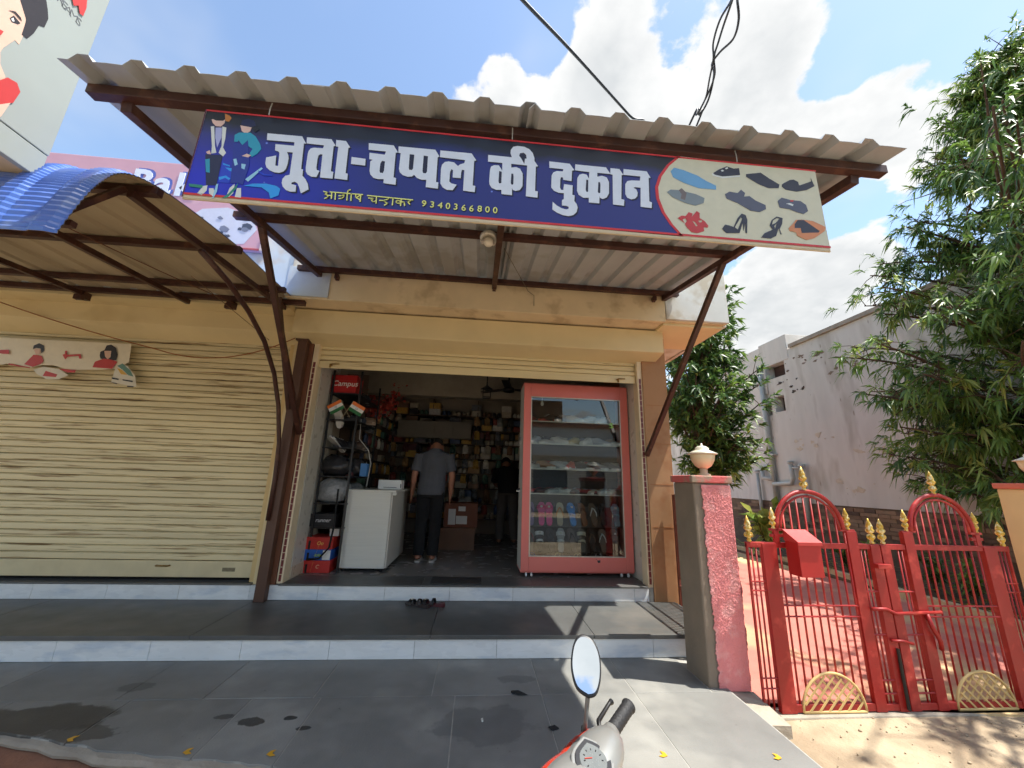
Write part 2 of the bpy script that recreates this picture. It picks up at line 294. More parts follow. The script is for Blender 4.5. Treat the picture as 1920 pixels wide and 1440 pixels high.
# ---- traced print outlines (metres in the plane of each board)
GLYPH = [[[[-1.0425,2.8734],[-0.8882,2.8751],[-0.8649,2.8368],[-0.8748,2.8365],[-0.865,2.6946],[-0.8564,2.694],[-0.8541,2.6605],[-0.8391,2.6448],[-0.8243,2.6195],[-0.8168,2.5907],[-0.8462,2.5671],[-0.8583,2.5981],[-0.8686,2.6177],[-0.8818,2.6252],[-0.8941,2.6194],[-0.895,2.6105],[-0.8729,2.6069],[-0.8699,2.5734],[-0.8922,2.571],[-0.9123,2.5777],[-0.9281,2.5936],[-0.9361,2.6134],[-0.936,2.6342],[-0.9269,2.6516],[-0.909,2.6595],[-0.9153,2.7807],[-0.941,2.7808],[-0.9323,2.7648],[-0.9281,2.7469],[-0.9279,2.7163],[-0.9307,2.6887],[-0.94,2.6726],[-0.9556,2.6649],[-0.9772,2.6654],[-0.9978,2.6736],[-1.0147,2.6883],[-1.0228,2.707],[-1.0251,2.7402],[-0.9843,2.7557],[-0.9786,2.7014],[-0.9663,2.6998],[-0.9723,2.7709],[-0.9771,2.7781],[-0.9939,2.7838],[-0.9973,2.8176],[-0.9152,2.8181],[-0.9172,2.8383],[-1.0384,2.8361]]],[[[-0.8666,2.8724],[-0.7562,2.8745],[-0.7333,2.8416],[-0.7413,2.8359],[-0.7345,2.6971],[-0.7232,2.6953],[-0.7219,2.6591],[-0.7769,2.6591],[-0.7841,2.7853],[-0.7941,2.7857],[-0.8015,2.7771],[-0.8024,2.7584],[-0.8006,2.7125],[-0.7972,2.6977],[-0.7845,2.6945],[-0.7929,2.6603],[-0.8146,2.6594],[-0.8332,2.6694],[-0.8426,2.6835],[-0.8463,2.7073],[-0.8489,2.7808],[-0.8476,2.7965],[-0.8402,2.813],[-0.8261,2.8179],[-0.7865,2.8195],[-0.7845,2.837],[-0.8627,2.8386]]],[[[-0.7339,2.8734],[-0.6895,2.8724],[-0.6662,2.8386],[-0.6747,2.836],[-0.6687,2.6937],[-0.6588,2.6933],[-0.6567,2.6586],[-0.7137,2.6615],[-0.7201,2.8369],[-0.7314,2.8371]]],[[[-0.6532,2.7866],[-0.5899,2.783],[-0.5872,2.7459],[-0.6516,2.7479]]],[[[-0.5855,2.8735],[-0.4705,2.8739],[-0.4466,2.8364],[-0.4571,2.8333],[-0.4532,2.6949],[-0.4414,2.6925],[-0.4399,2.656],[-0.4952,2.6592],[-0.4961,2.681],[-0.5213,2.6783],[-0.5429,2.6832],[-0.5583,2.6999],[-0.5642,2.7195],[-0.5666,2.7713],[-0.5572,2.7818],[-0.5732,2.7837],[-0.5758,2.8193],[-0.5061,2.8161],[-0.502,2.8356],[-0.5816,2.8357]],[[-0.5145,2.7811],[-0.5005,2.7789],[-0.4995,2.7267],[-0.5041,2.7132],[-0.5162,2.7137],[-0.5198,2.7244],[-0.5204,2.7654]]],[[[-0.4469,2.871],[-0.2751,2.8722],[-0.2535,2.8361],[-0.261,2.8313],[-0.2581,2.6903],[-0.2472,2.6896],[-0.2468,2.6554],[-0.303,2.6579],[-0.3033,2.6984],[-0.326,2.6959],[-0.3482,2.7046],[-0.3618,2.7198],[-0.3701,2.7096],[-0.388,2.7057],[-0.413,2.7122],[-0.4282,2.7273],[-0.433,2.7453],[-0.434,2.8341],[-0.4449,2.8347]],[[-0.3921,2.8333],[-0.3703,2.832],[-0.3693,2.7525],[-0.3748,2.7444],[-0.3856,2.7451],[-0.3894,2.754]],[[-0.3268,2.8332],[-0.3063,2.831],[-0.3038,2.743],[-0.3092,2.733],[-0.3216,2.7335],[-0.3251,2.7462]]],[[[-0.2513,2.8711],[-0.102,2.8712],[-0.0777,2.8333],[-0.088,2.8302],[-0.0875,2.6901],[-0.0749,2.6885],[-0.0763,2.6543],[-0.1307,2.6567],[-0.1313,2.7717],[-0.1423,2.7724],[-0.1453,2.7588],[-0.1457,2.7249],[-0.1831,2.7245],[-0.1843,2.7658],[-0.1924,2.7705],[-0.1975,2.753],[-0.1971,2.7006],[-0.1871,2.6906],[-0.162,2.6859],[-0.1785,2.6546],[-0.2062,2.6535],[-0.2254,2.6643],[-0.2377,2.6851],[-0.2406,2.767],[-0.2376,2.7901],[-0.2262,2.8066],[-0.2078,2.8126],[-0.1824,2.8097],[-0.1624,2.791],[-0.1536,2.8016],[-0.1336,2.8115],[-0.1315,2.8291],[-0.2501,2.8326]]],[[[-0.0224,2.8721],[0.0928,2.8709],[0.0853,2.8946],[0.0861,2.9145],[0.0978,2.9341],[0.1195,2.9417],[0.1524,2.9406],[0.1774,2.9287],[0.1942,2.9075],[0.2029,2.8788],[0.2031,2.8625],[0.2213,2.8336],[0.2104,2.8307],[0.2083,2.6905],[0.2217,2.6894],[0.2208,2.6544],[0.165,2.6564],[0.1682,2.8324],[0.152,2.8325],[0.0898,2.8332],[0.0918,2.8109],[0.1145,2.8167],[0.1336,2.8091],[0.1463,2.7849],[0.1482,2.7596],[0.1479,2.7122],[0.1365,2.6891],[0.1155,2.6807],[0.1021,2.6855],[0.0978,2.6975],[0.099,2.6557],[0.049,2.6567],[0.0482,2.6798],[0.0234,2.6772],[0.002,2.6858],[-0.0093,2.7048],[-0.0114,2.7233],[-0.0101,2.7866],[-0.0057,2.8063],[0.0099,2.816],[0.0313,2.8169],[0.0484,2.7884],[0.0476,2.8332],[-0.022,2.8333]],[[0.0338,2.7851],[0.0464,2.7827],[0.0469,2.7171],[0.0364,2.7144],[0.0326,2.7249]],[[0.0928,2.7774],[0.1022,2.7768],[0.104,2.7611],[0.1039,2.7169],[0.0966,2.7124],[0.0912,2.7218]],[[0.1314,2.9001],[0.1504,2.9056],[0.1616,2.8937],[0.1647,2.8727],[0.1566,2.8702],[0.154,2.8389],[0.1376,2.8712],[0.1277,2.8832]]],[[[0.2765,2.8683],[0.3776,2.8661],[0.4005,2.8314],[0.3889,2.8262],[0.386,2.7658],[0.345,2.769],[0.3441,2.7824],[0.3342,2.7832],[0.3309,2.7694],[0.3292,2.7234],[0.3341,2.7106],[0.3454,2.7099],[0.3488,2.7445],[0.3914,2.7414],[0.3892,2.6881],[0.4006,2.6855],[0.3986,2.6534],[0.4098,2.6378],[0.4144,2.6197],[0.4092,2.5934],[0.3929,2.5753],[0.3705,2.5676],[0.3417,2.5703],[0.313,2.5821],[0.2923,2.5965],[0.2937,2.639],[0.313,2.6206],[0.3354,2.6081],[0.3579,2.603],[0.3707,2.608],[0.3708,2.619],[0.358,2.6233],[0.3387,2.6232],[0.3388,2.6529],[0.3478,2.6594],[0.348,2.6932],[0.3227,2.6924],[0.3,2.7014],[0.2864,2.7188],[0.2884,2.7878],[0.2965,2.8061],[0.3129,2.8157],[0.3442,2.8173],[0.3459,2.8311],[0.2767,2.8311]]],[[[0.4059,2.8654],[0.5603,2.8651],[0.5827,2.8282],[0.5155,2.8285],[0.5149,2.805],[0.5386,2.8135],[0.5618,2.8063],[0.5727,2.7802],[0.5705,2.7146],[0.5581,2.6905],[0.538,2.679],[0.525,2.6852],[0.5226,2.6944],[0.5208,2.6528],[0.4692,2.6532],[0.4697,2.6795],[0.4428,2.6767],[0.4202,2.6913],[0.4123,2.7132],[0.4149,2.7863],[0.4251,2.8068],[0.4418,2.8145],[0.4617,2.8116],[0.4729,2.7888],[0.4754,2.828],[0.4039,2.831]],[[0.4595,2.7834],[0.4694,2.7806],[0.4674,2.7133],[0.4598,2.7106],[0.4551,2.7215]],[[0.5191,2.7744],[0.5275,2.7753],[0.5297,2.7601],[0.5274,2.7139],[0.5207,2.7094],[0.5149,2.7164]]],[[[0.5833,2.8637],[0.628,2.8628],[0.647,2.8313],[0.6384,2.8284],[0.6309,2.6885],[0.6458,2.6863],[0.6426,2.6519],[0.5882,2.654],[0.5927,2.8253],[0.581,2.828]]],[[[0.6502,2.8653],[0.7682,2.8646],[0.7866,2.829],[0.7763,2.8278],[0.7714,2.6896],[0.7846,2.6852],[0.7809,2.6526],[0.7258,2.6547],[0.7318,2.7643],[0.7048,2.7653],[0.6945,2.7603],[0.7092,2.7522],[0.715,2.7335],[0.7123,2.7141],[0.7015,2.6996],[0.681,2.6918],[0.6614,2.6993],[0.6522,2.7193],[0.6548,2.7774],[0.6658,2.7961],[0.6864,2.8023],[0.7306,2.8051],[0.7337,2.831],[0.647,2.8313]]]]
STROKE = [[[-0.751,2.5875],[-0.7331,2.5841],[-0.7434,2.5724],[-0.7299,2.5693],[-0.7295,2.5588],[-0.7415,2.5515]],[[-0.731,2.5692],[-0.7124,2.5685]],[[-0.7227,2.5878],[-0.58,2.5881]],[[-0.715,2.5873],[-0.7125,2.5532]],[[-0.6985,2.5864],[-0.6959,2.5509]],[[-0.6823,2.5716],[-0.6684,2.5741],[-0.6606,2.581],[-0.661,2.5677],[-0.6686,2.559],[-0.6803,2.557]],[[-0.6474,2.5891],[-0.6448,2.5522]],[[-0.6297,2.5882],[-0.6272,2.5514]],[[-0.6367,2.6084],[-0.6455,2.6032],[-0.647,2.5912]],[[-0.6096,2.5863],[-0.6088,2.5713],[-0.5888,2.5601]],[[-0.6034,2.5718],[-0.5916,2.5829]],[[-0.5877,2.5873],[-0.5866,2.5515]],[[-0.5588,2.5863],[-0.3552,2.5832]],[[-0.5517,2.5729],[-0.5296,2.5733],[-0.5398,2.5651],[-0.5297,2.5547],[-0.5169,2.5626]],[[-0.5177,2.5852],[-0.5159,2.5495]],[[-0.5022,2.5655],[-0.4845,2.5667]],[[-0.4641,2.5841],[-0.465,2.5759],[-0.4829,2.5682],[-0.479,2.5607],[-0.465,2.5541],[-0.4786,2.5427]],[[-0.4439,2.5835],[-0.4436,2.5475]],[[-0.407,2.5833],[-0.4068,2.5473]],[[-0.4066,2.568],[-0.4207,2.5746],[-0.4299,2.5667],[-0.424,2.5583],[-0.4059,2.5606]],[[-0.4066,2.568],[-0.3927,2.5679],[-0.3887,2.5491]],[[-0.3676,2.5833],[-0.3668,2.5748],[-0.3777,2.571],[-0.3664,2.558]]]
DIGIT = [[-0.3035,2.5675],[-0.266,2.5659],[-0.2296,2.5655],[-0.1943,2.5651],[-0.1589,2.5646],[-0.1221,2.5629],[-0.0865,2.5624],[-0.0485,2.5648],[-0.0126,2.5644],[0.0234,2.5639]]
KID = [["navy",[[-1.2844,2.7288],[-1.2099,2.7335],[-1.2097,2.7013],[-1.2052,2.572],[-1.2473,2.5675],[-1.2688,2.6548]]],["black",[[-1.2903,2.9248],[-1.2951,2.9476],[-1.2827,2.9664],[-1.257,2.9677],[-1.2405,2.9505],[-1.2399,2.9313]]],["orange",[[-1.2478,2.9624],[-1.2246,2.9526],[-1.2142,2.9411],[-1.2212,2.9188],[-1.237,2.9202]]],["skin",[[-1.298,2.9229],[-1.2398,2.9305],[-1.2385,2.9081],[-1.2505,2.8875],[-1.2729,2.8868],[-1.2892,2.9037]]],["black",[[-1.2917,2.9237],[-1.2398,2.9305],[-1.2475,2.9205],[-1.2761,2.9181]]],["offwhite",[[-1.2928,2.8822],[-1.2791,2.886],[-1.2535,2.7771],[-1.24,2.7421],[-1.2607,2.7356],[-1.2659,2.7756]]],["offwhite",[[-1.2442,2.8883],[-1.2257,2.8844],[-1.2182,2.8226],[-1.2179,2.7732],[-1.1999,2.7468],[-1.2083,2.7256],[-1.2308,2.7432],[-1.2257,2.7805]]],["lavender",[[-1.2712,2.8786],[-1.2446,2.882],[-1.2354,2.8288],[-1.2426,2.7703],[-1.2619,2.8255]]],["skin",[[-1.2839,2.741],[-1.2706,2.7527],[-1.2605,2.7316],[-1.2757,2.7318]]],["teal",[[-1.2786,2.7014],[-1.2611,2.7074],[-1.2458,2.6338],[-1.2617,2.6359]]],["offwhite",[[-1.2744,2.5225],[-1.2585,2.5624],[-1.2413,2.5681],[-1.2388,2.5415],[-1.2546,2.5151]]],["offwhite",[[-1.2322,2.5537],[-1.2141,2.5556],[-1.199,2.5266],[-1.209,2.516],[-1.2267,2.5275]]],["wave",[[-1.2066,2.7017],[-1.1681,2.6662],[-1.152,2.6481],[-1.156,2.5889],[-1.2023,2.5878],[-1.201,2.6427]]],["sky",[[-1.2012,2.6903],[-1.1712,2.6817],[-1.1681,2.6741],[-1.1996,2.6825]]],["sky",[[-1.2047,2.6148],[-1.1758,2.6258],[-1.1544,2.6125],[-1.159,2.6041],[-1.1765,2.614],[-1.1985,2.5998]]],["sky",[[-1.1873,2.668],[-1.1589,2.6672],[-1.152,2.6481],[-1.1689,2.6542]]],["navy",[[-1.1666,2.9054],[-1.1653,2.9324],[-1.1417,2.9462],[-1.1137,2.937],[-1.0988,2.909],[-1.1198,2.8986]]],["black",[[-1.1162,2.9004],[-1.0899,2.9144],[-1.0822,2.8898],[-1.0984,2.8709]]],["skin",[[-1.1679,2.9036],[-1.1171,2.8981],[-1.119,2.8767],[-1.1353,2.86],[-1.1554,2.8722]]],["teal",[[-1.1815,2.8479],[-1.1649,2.8626],[-1.1174,2.8685],[-1.0914,2.8507],[-1.065,2.8122],[-1.0536,2.7847],[-1.0674,2.7543],[-1.0864,2.7358],[-1.1003,2.7504],[-1.0914,2.7801],[-1.1133,2.794],[-1.1199,2.8263],[-1.1387,2.7959],[-1.1601,2.8206],[-1.1621,2.8108],[-1.1769,2.8111]]],["blue",[[-1.1789,2.8017],[-1.161,2.8089],[-1.1384,2.7943],[-1.1196,2.8243],[-1.1026,2.7542],[-1.0884,2.6952],[-1.0958,2.5837],[-1.1194,2.5928],[-1.1499,2.5895],[-1.166,2.7225]]],["skin",[[-1.1297,2.7368],[-1.1116,2.7511],[-1.0914,2.7454],[-1.1017,2.732]]],["lightblue",[[-1.1619,2.7149],[-1.1503,2.7203],[-1.138,2.6895],[-1.1489,2.6803]]],["lightblue",[[-1.1233,2.6952],[-1.104,2.6934],[-1.105,2.6653],[-1.1189,2.6717]]],["offwhite",[[-1.1539,2.516],[-1.1477,2.5627],[-1.1309,2.5877],[-1.1274,2.5379],[-1.1418,2.5173]]],["offwhite",[[-1.1177,2.5198],[-1.1173,2.5659],[-1.1006,2.5677],[-1.0912,2.5187]]],["sky",[[-1.0921,2.5802],[-1.0574,2.5956],[-1.0018,2.6016],[-0.9564,2.5947],[-0.9367,2.5812],[-0.9386,2.546],[-0.9699,2.5273],[-0.9814,2.557],[-1.017,2.5805]]],["lightblue",[[-1.0924,2.6153],[-1.0357,2.6851],[-1.0284,2.6799],[-1.0776,2.6032]]],["wave",[[-1.0454,2.668],[-1.017,2.6513],[-0.982,2.6512],[-0.9841,2.645],[-1.0187,2.6431],[-1.0432,2.6563]]],["green",[[-1.3177,2.5676],[-1.2593,2.5662],[-1.2591,2.5508],[-1.3114,2.5529]]],["lightblue",[[-1.206,2.5758],[-1.1977,2.5805],[-1.1953,2.5384],[-1.2034,2.5033],[-1.2082,2.5047]]],["green",[[-1.1704,2.5067],[-1.1455,2.536],[-1.1164,2.5932],[-1.1196,2.5618],[-1.1471,2.5129]]]]
SHOEP = [["sblue",[[0.8937,2.8806],[0.9138,2.904],[0.9629,2.8944],[1.0344,2.8691],[1.0792,2.841],[1.1271,2.8192],[1.1246,2.7952],[1.0327,2.7943],[0.9566,2.8188],[0.9041,2.8458]]],["sblack",[[1.119,2.8936],[1.151,2.9186],[1.1967,2.944],[1.2333,2.934],[1.2639,2.9405],[1.2642,2.8988],[1.1681,2.8796],[1.1208,2.886]]],["offwhite",[[1.112,2.8929],[1.1188,2.8924],[1.1261,2.8853],[1.1679,2.8778],[1.2639,2.8963],[1.2628,2.887],[1.1668,2.8674],[1.1156,2.8763]]],["offwhite",[[1.1613,2.9155],[1.1726,2.9204],[1.1799,2.9139],[1.1685,2.9077]]],["offwhite",[[1.1873,2.9319],[1.2005,2.9395],[1.2033,2.9306],[1.1903,2.9248]]],["sblack",[[1.2977,2.9074],[1.3563,2.92],[1.3789,2.9256],[1.4184,2.8962],[1.4735,2.8624],[1.4648,2.8402],[1.4097,2.8344],[1.3582,2.853],[1.2957,2.8919]]],["sblack",[[1.4879,2.867],[1.5336,2.8964],[1.5565,2.902],[1.5795,2.8904],[1.5817,2.8697],[1.5873,2.8703],[1.6552,2.9023],[1.6547,2.9251],[1.6681,2.8741],[1.6188,2.8444],[1.5613,2.8292],[1.5021,2.8351],[1.4856,2.8515]]],["sgrey",[[0.8663,2.7533],[0.8855,2.7699],[0.9268,2.7713],[1.0136,2.757],[1.0586,2.7383],[1.0505,2.7084],[1.0075,2.6896],[0.9569,2.6989],[0.8925,2.7269]]],["sbrown",[[0.9267,2.7701],[0.9434,2.7848],[0.9671,2.758],[0.9558,2.7161],[0.9332,2.7224],[0.9405,2.7494]]],["sslate",[[1.1696,2.7733],[1.1953,2.7908],[1.2372,2.7862],[1.2586,2.8093],[1.2776,2.7905],[1.2696,2.7689],[1.2996,2.7749],[1.3284,2.7513],[1.3788,2.7299],[1.3782,2.7064],[1.3408,2.6852],[1.2938,2.6893],[1.23,2.7266],[1.1746,2.7473]]],["sslate",[[1.4475,2.7605],[1.4726,2.7839],[1.5198,2.7738],[1.5741,2.7734],[1.6005,2.7523],[1.6054,2.7172],[1.5776,2.6968],[1.5412,2.705],[1.5058,2.7191],[1.4526,2.7226]]],["offwhite",[[1.4918,2.7502],[1.5142,2.7554],[1.532,2.7483],[1.5251,2.7387],[1.5097,2.7443]]],["sred",[[1.517,2.7736],[1.5363,2.7755],[1.5318,2.7643],[1.5156,2.7645]]],["sred",[[0.9088,2.6088],[0.9303,2.6249],[0.9506,2.6241],[0.9679,2.6485],[0.9878,2.6419],[0.9808,2.6214],[1.0097,2.6583],[1.0242,2.6483],[1.0215,2.6197],[1.0456,2.605],[1.0634,2.5786],[1.0574,2.5697],[1.0372,2.5706],[1.0375,2.5483],[1.0033,2.5341],[0.9733,2.5368],[0.9504,2.5624],[0.9421,2.5839]],[[0.9325,2.6026],[0.9486,2.6126],[0.9543,2.5963],[0.9444,2.5814]],[[0.9816,2.6017],[0.9962,2.5947],[1.0072,2.5761],[0.999,2.5698]],[[1.0124,2.6047],[1.0317,2.6094],[1.0322,2.5981],[1.0191,2.5941]]],["sblack",[[1.1316,2.571],[1.1497,2.5952],[1.1725,2.5917],[1.1923,2.5852],[1.2194,2.6388],[1.2438,2.667],[1.2639,2.6603],[1.2697,2.6322],[1.2587,2.5576],[1.2508,2.5569],[1.2554,2.6138],[1.2418,2.5673],[1.2422,2.6125],[1.2195,2.554],[1.1521,2.5478],[1.1404,2.5579]],[[1.1985,2.5846],[1.2126,2.573],[1.2444,2.6384],[1.2356,2.6432]]],["sblack",[[1.3287,2.5388],[1.3507,2.5661],[1.3788,2.58],[1.397,2.5902],[1.3833,2.6117],[1.3986,2.6446],[1.4284,2.6677],[1.4595,2.662],[1.4515,2.6267],[1.4337,2.5965],[1.4401,2.5687],[1.4343,2.5653],[1.4292,2.6017],[1.4091,2.5546],[1.3779,2.5377]],[[1.4046,2.6423],[1.43,2.6603],[1.4429,2.6575],[1.4175,2.6292],[1.3975,2.6187]],[[1.4069,2.611],[1.4239,2.6298],[1.4097,2.5942]]],["sorange",[[1.4829,2.6067],[1.5081,2.6321],[1.5281,2.6571],[1.5613,2.6632],[1.62,2.6601],[1.685,2.6315],[1.6753,2.6075],[1.6136,2.5619],[1.5684,2.5465],[1.5239,2.565],[1.5168,2.5871],[1.4855,2.5899]]],["sblack",[[1.5189,2.6331],[1.539,2.6581],[1.5717,2.6613],[1.6479,2.605],[1.6409,2.5957],[1.5482,2.5843],[1.5476,2.6128],[1.5152,2.6098]]]]
OVAL = [[0.9487,2.9785],[0.8859,2.9161],[0.8392,2.8446],[0.8167,2.7772],[0.8176,2.7134],[0.8402,2.6359],[0.8758,2.572],[0.9259,2.5105]]
BILL = [["skin2",[[1.4225,3.3552],[1.5499,3.5721],[1.5859,3.4891],[1.6068,3.39],[1.6062,3.316],[1.5885,3.3199],[1.5652,3.236],[1.563,3.2083],[1.5782,3.1565],[1.6103,3.1185],[1.5899,3.013],[1.5077,2.9695],[1.4796,3.1596]]],["hair",[[1.5332,3.5437],[1.6128,3.6791],[1.6454,3.6119],[1.6607,3.5714],[1.66,3.5107],[1.6404,3.4942],[1.6349,3.4322],[1.6219,3.3777],[1.6007,3.3723],[1.5948,3.4591]]],["hair",[[1.545,3.3938],[1.5526,3.4229],[1.5818,3.417],[1.5755,3.4011],[1.5557,3.385]]],["white",[[1.5488,3.3955],[1.5538,3.4095],[1.5622,3.3994],[1.5567,3.3908]]],["hair",[[1.5311,3.4229],[1.5511,3.4464],[1.5739,3.4437],[1.583,3.4319],[1.5774,3.4319],[1.5515,3.4358]]],["sred",[[1.5083,3.2908],[1.544,3.3081],[1.5414,3.2818],[1.5183,3.257]]],["sred",[[1.5617,3.0085],[1.6141,3.1235],[1.6486,3.1353],[1.6711,3.1062],[1.663,3.031],[1.5881,2.9185]]],["skin2",[[1.5881,2.9185],[1.655,3.0215],[1.6448,2.9306],[1.6113,2.8394]]],["sred",[[1.6933,3.816],[1.7555,3.922],[1.7753,3.832],[1.7751,3.7712],[1.7586,3.7649],[1.7415,3.7972],[1.7252,3.7684]]]]
BILLT = [[1.6765,3.7244],[1.696,3.7226],[1.7166,3.7202],[1.7441,3.7221],[1.7718,3.7212]]
BUNT = [["cream",[[-5.7296,2.6426],[-5.0727,2.6537],[-3.7851,2.6586],[-3.7578,2.458],[-3.8596,2.3746],[-4.0452,2.3559],[-4.2315,2.3457],[-4.3449,2.348],[-4.4824,2.3829],[-4.5851,2.3772],[-4.6798,2.3466],[-4.7965,2.3655],[-4.8754,2.3822],[-4.9783,2.3595],[-5.1861,2.327],[-5.4154,2.3644],[-5.6203,2.3362]]],["cream2",[[-4.6504,2.3229],[-4.5655,2.3613],[-4.4113,2.3444],[-4.3037,2.2825],[-4.38,2.2365],[-4.4969,2.2304],[-4.6088,2.2831]]],["sred",[[-4.5431,2.2614],[-4.5299,2.3168],[-4.4091,2.2853],[-4.4153,2.2556]]],["cream2",[[-3.8599,2.4349],[-3.7622,2.4144],[-3.6586,2.3082],[-3.618,2.1914],[-3.8749,2.229],[-3.8725,2.3653]]],["tealg",[[-3.8608,2.4089],[-3.8143,2.4375],[-3.719,2.365],[-3.6717,2.299],[-3.7289,2.3131],[-3.7969,2.3694]]],["gold",[[-3.8542,2.3835],[-3.8045,2.369],[-3.7375,2.3169],[-3.799,2.3179]]],["hair",[[-4.7166,2.541],[-4.7222,2.584],[-4.6782,2.6128],[-4.6261,2.5898],[-4.6072,2.5389],[-4.6229,2.5034],[-4.6455,2.5539],[-4.6923,2.5598]]],["skin2",[[-4.7118,2.55],[-4.645,2.5522],[-4.6351,2.4941],[-4.6693,2.4835]]],["sred",[[-4.7482,2.3766],[-4.7199,2.4292],[-4.6913,2.4822],[-4.6153,2.478],[-4.5756,2.4203],[-4.5901,2.3939],[-4.6592,2.3519]]],["hair",[[-4.0563,2.5105],[-4.0603,2.5539],[-4.027,2.5734],[-4.018,2.6267],[-3.9745,2.6382],[-3.9197,2.6062],[-3.8842,2.5292],[-3.8839,2.4682],[-3.9369,2.4652],[-4.0396,2.4767]]],["skin2",[[-4.0247,2.5647],[-3.9563,2.5688],[-3.9459,2.4995],[-3.9694,2.472],[-4.0011,2.505]]],["sred",[[-4.0895,2.3791],[-4.0831,2.4396],[-4.0094,2.4784],[-3.9391,2.4738],[-3.8643,2.452],[-3.8973,2.3725]]],["sred",[[-4.4144,2.4983],[-4.3946,2.5081],[-4.4006,2.5425],[-4.382,2.5436],[-4.3735,2.5007],[-4.2415,2.5171],[-4.2198,2.4664],[-4.2422,2.4651],[-4.258,2.4944],[-4.36,2.4799],[-4.3738,2.449]]],["sred",[[-5.0278,2.5139],[-4.9348,2.5237],[-4.9202,2.4774],[-4.9709,2.4744],[-5.017,2.4803]]],["sred",[[-4.8885,2.3772],[-4.7952,2.3613],[-4.6793,2.3449],[-4.676,2.3341],[-4.7985,2.3485],[-4.8918,2.3644]]],["sred",[[-4.4039,2.3448],[-4.2378,2.3411],[-4.237,2.3114],[-4.3109,2.3075]]],["ink",[[-3.8731,2.2799],[-3.8011,2.2667],[-3.8016,2.2539],[-3.8687,2.2631]]],["ink",[[-3.7624,2.2644],[-3.6601,2.2528],[-3.6559,2.236],[-3.7592,2.2519]]],["ink",[[-3.8749,2.229],[-3.8043,2.2199],[-3.8048,2.2073]]],["ink",[[-3.6992,2.1958],[-3.6341,2.1948],[-3.6348,2.1821],[-3.696,2.1833]]]]
# ---------------------------------------------------------------- shared materials
m_sand = mat('sand', (172, 154, 127), 0.95, var=0.16, scale=3, bump=0.7, bscale=45, col2=(146, 128, 104), c2amt=0.45, c2scale=1.7)
m_dirt = mat('red_dirt', (140, 96, 72), 0.95, var=0.2, scale=6, bump=0.6, bscale=50)
BLOTS = [((50, 47, 43), -2.32, 2.72, 0.42, 0.16, 0.85), ((52, 50, 46), -2.0, 2.58, 0.2, 0.08, 0.7), ((44, 43, 42), -1.19, 2.66, 0.09, 0.045, 0.85), ((48, 47, 46), -1.36, 2.71, 0.06, 0.03, 0.7), ((40, 40, 40), -0.99, 2.69, 0.04, 0.025, 0.9), ((40, 40, 40), -0.88, 2.59, 0.045, 0.02, 0.9), ((70, 70, 70), -2.1, 3.05, 0.12, 0.06, 0.6), ((66, 66, 66), 0.35, 3.1, 0.15, 0.06, 0.4), ((70, 72, 74), 0.1, 2.6, 0.3, 0.2, 0.4)]
m_slab = mat('kota_stone', (122, 122, 118), 0.5, var=0.16, scale=2.6, bump=0.18, bscale=90, col2=(140, 139, 133), c2amt=0.42, c2scale=1.4, rnd=0.07, specks=[((150, 146, 138), 34, 0.10, 0.5), ((70, 68, 64), 21, 0.10, 0.5)], blots=BLOTS)
m_tread = mat('tread_stone', (86, 87, 85), 0.42, var=0.15, scale=2.5, bump=0.14, bscale=80, col2=(98, 96, 91), c2amt=0.35, c2scale=2.0, rnd=0.05, specks=[((120, 118, 112), 30, 0.09, 0.5)])
m_mortar = mat('mortar', (158, 156, 148), 0.95, var=0.2, scale=20)
m_marble = mat('marble_tile', (230, 231, 228), 0.28, var=0.07, scale=3, col2=(206, 212, 216), c2amt=0.3, c2scale=2.2, stretch=(1, 1, 3.2), rnd=0.03, specks=[((150, 144, 132), 26, 0.06, 0.5)])
m_concrete = mat('old_concrete', (160, 150, 134), 0.95, var=0.2, scale=6, bump=0.5, bscale=50)
m_cream = mat('cream_paint', (223, 203, 154), 0.62, var=0.06, scale=2.0, bump=0.06, bscale=30, col2=(210, 187, 136), c2amt=0.25, c2scale=1.3)
m_white_wash = mat('whitewash', (214, 214, 206), 0.85, var=0.1, scale=2.5, bump=0.1, bscale=30, col2=(186, 176, 156), c2amt=0.4, c2scale=2.5)
m_soffit = mat('soffit_paint', (222, 200, 160), 0.85, var=0.1, scale=2.5, bump=0.08, bscale=30, col2=(196, 172, 134), c2amt=0.35, c2scale=3.0)
m_orange_wall = mat('ochre_wall', (168, 126, 86), 0.7, var=0.08, scale=2, bump=0.05, bscale=30, col2=(158, 110, 70), c2amt=0.3)
m_brown_wall = mat('brown_wall', (122, 76, 52), 0.7, var=0.12, scale=3, bump=0.05, bscale=30)
m_steel = mat('brown_steel', (66, 36, 27), 0.5, var=0.22, scale=7, bump=0.06, bscale=40, col2=(92, 58, 42), c2amt=0.25, c2scale=9)
m_gi = mat('galvanised_sheet', (174, 177, 178), 0.5, metal=0.15, var=0.1, scale=2.5, col2=(156, 155, 150), c2amt=0.3, c2scale=2.2)
m_black = mat('black_metal', (22, 22, 24), 0.45, var=0.15)
m_ink = flat('ink', (25, 25, 28))
m_white = mat('white_plastic', (225, 225, 220), 0.4, var=0.04)
m_dark = mat('dark_void', (14, 12, 12), 0.9, var=0.1)

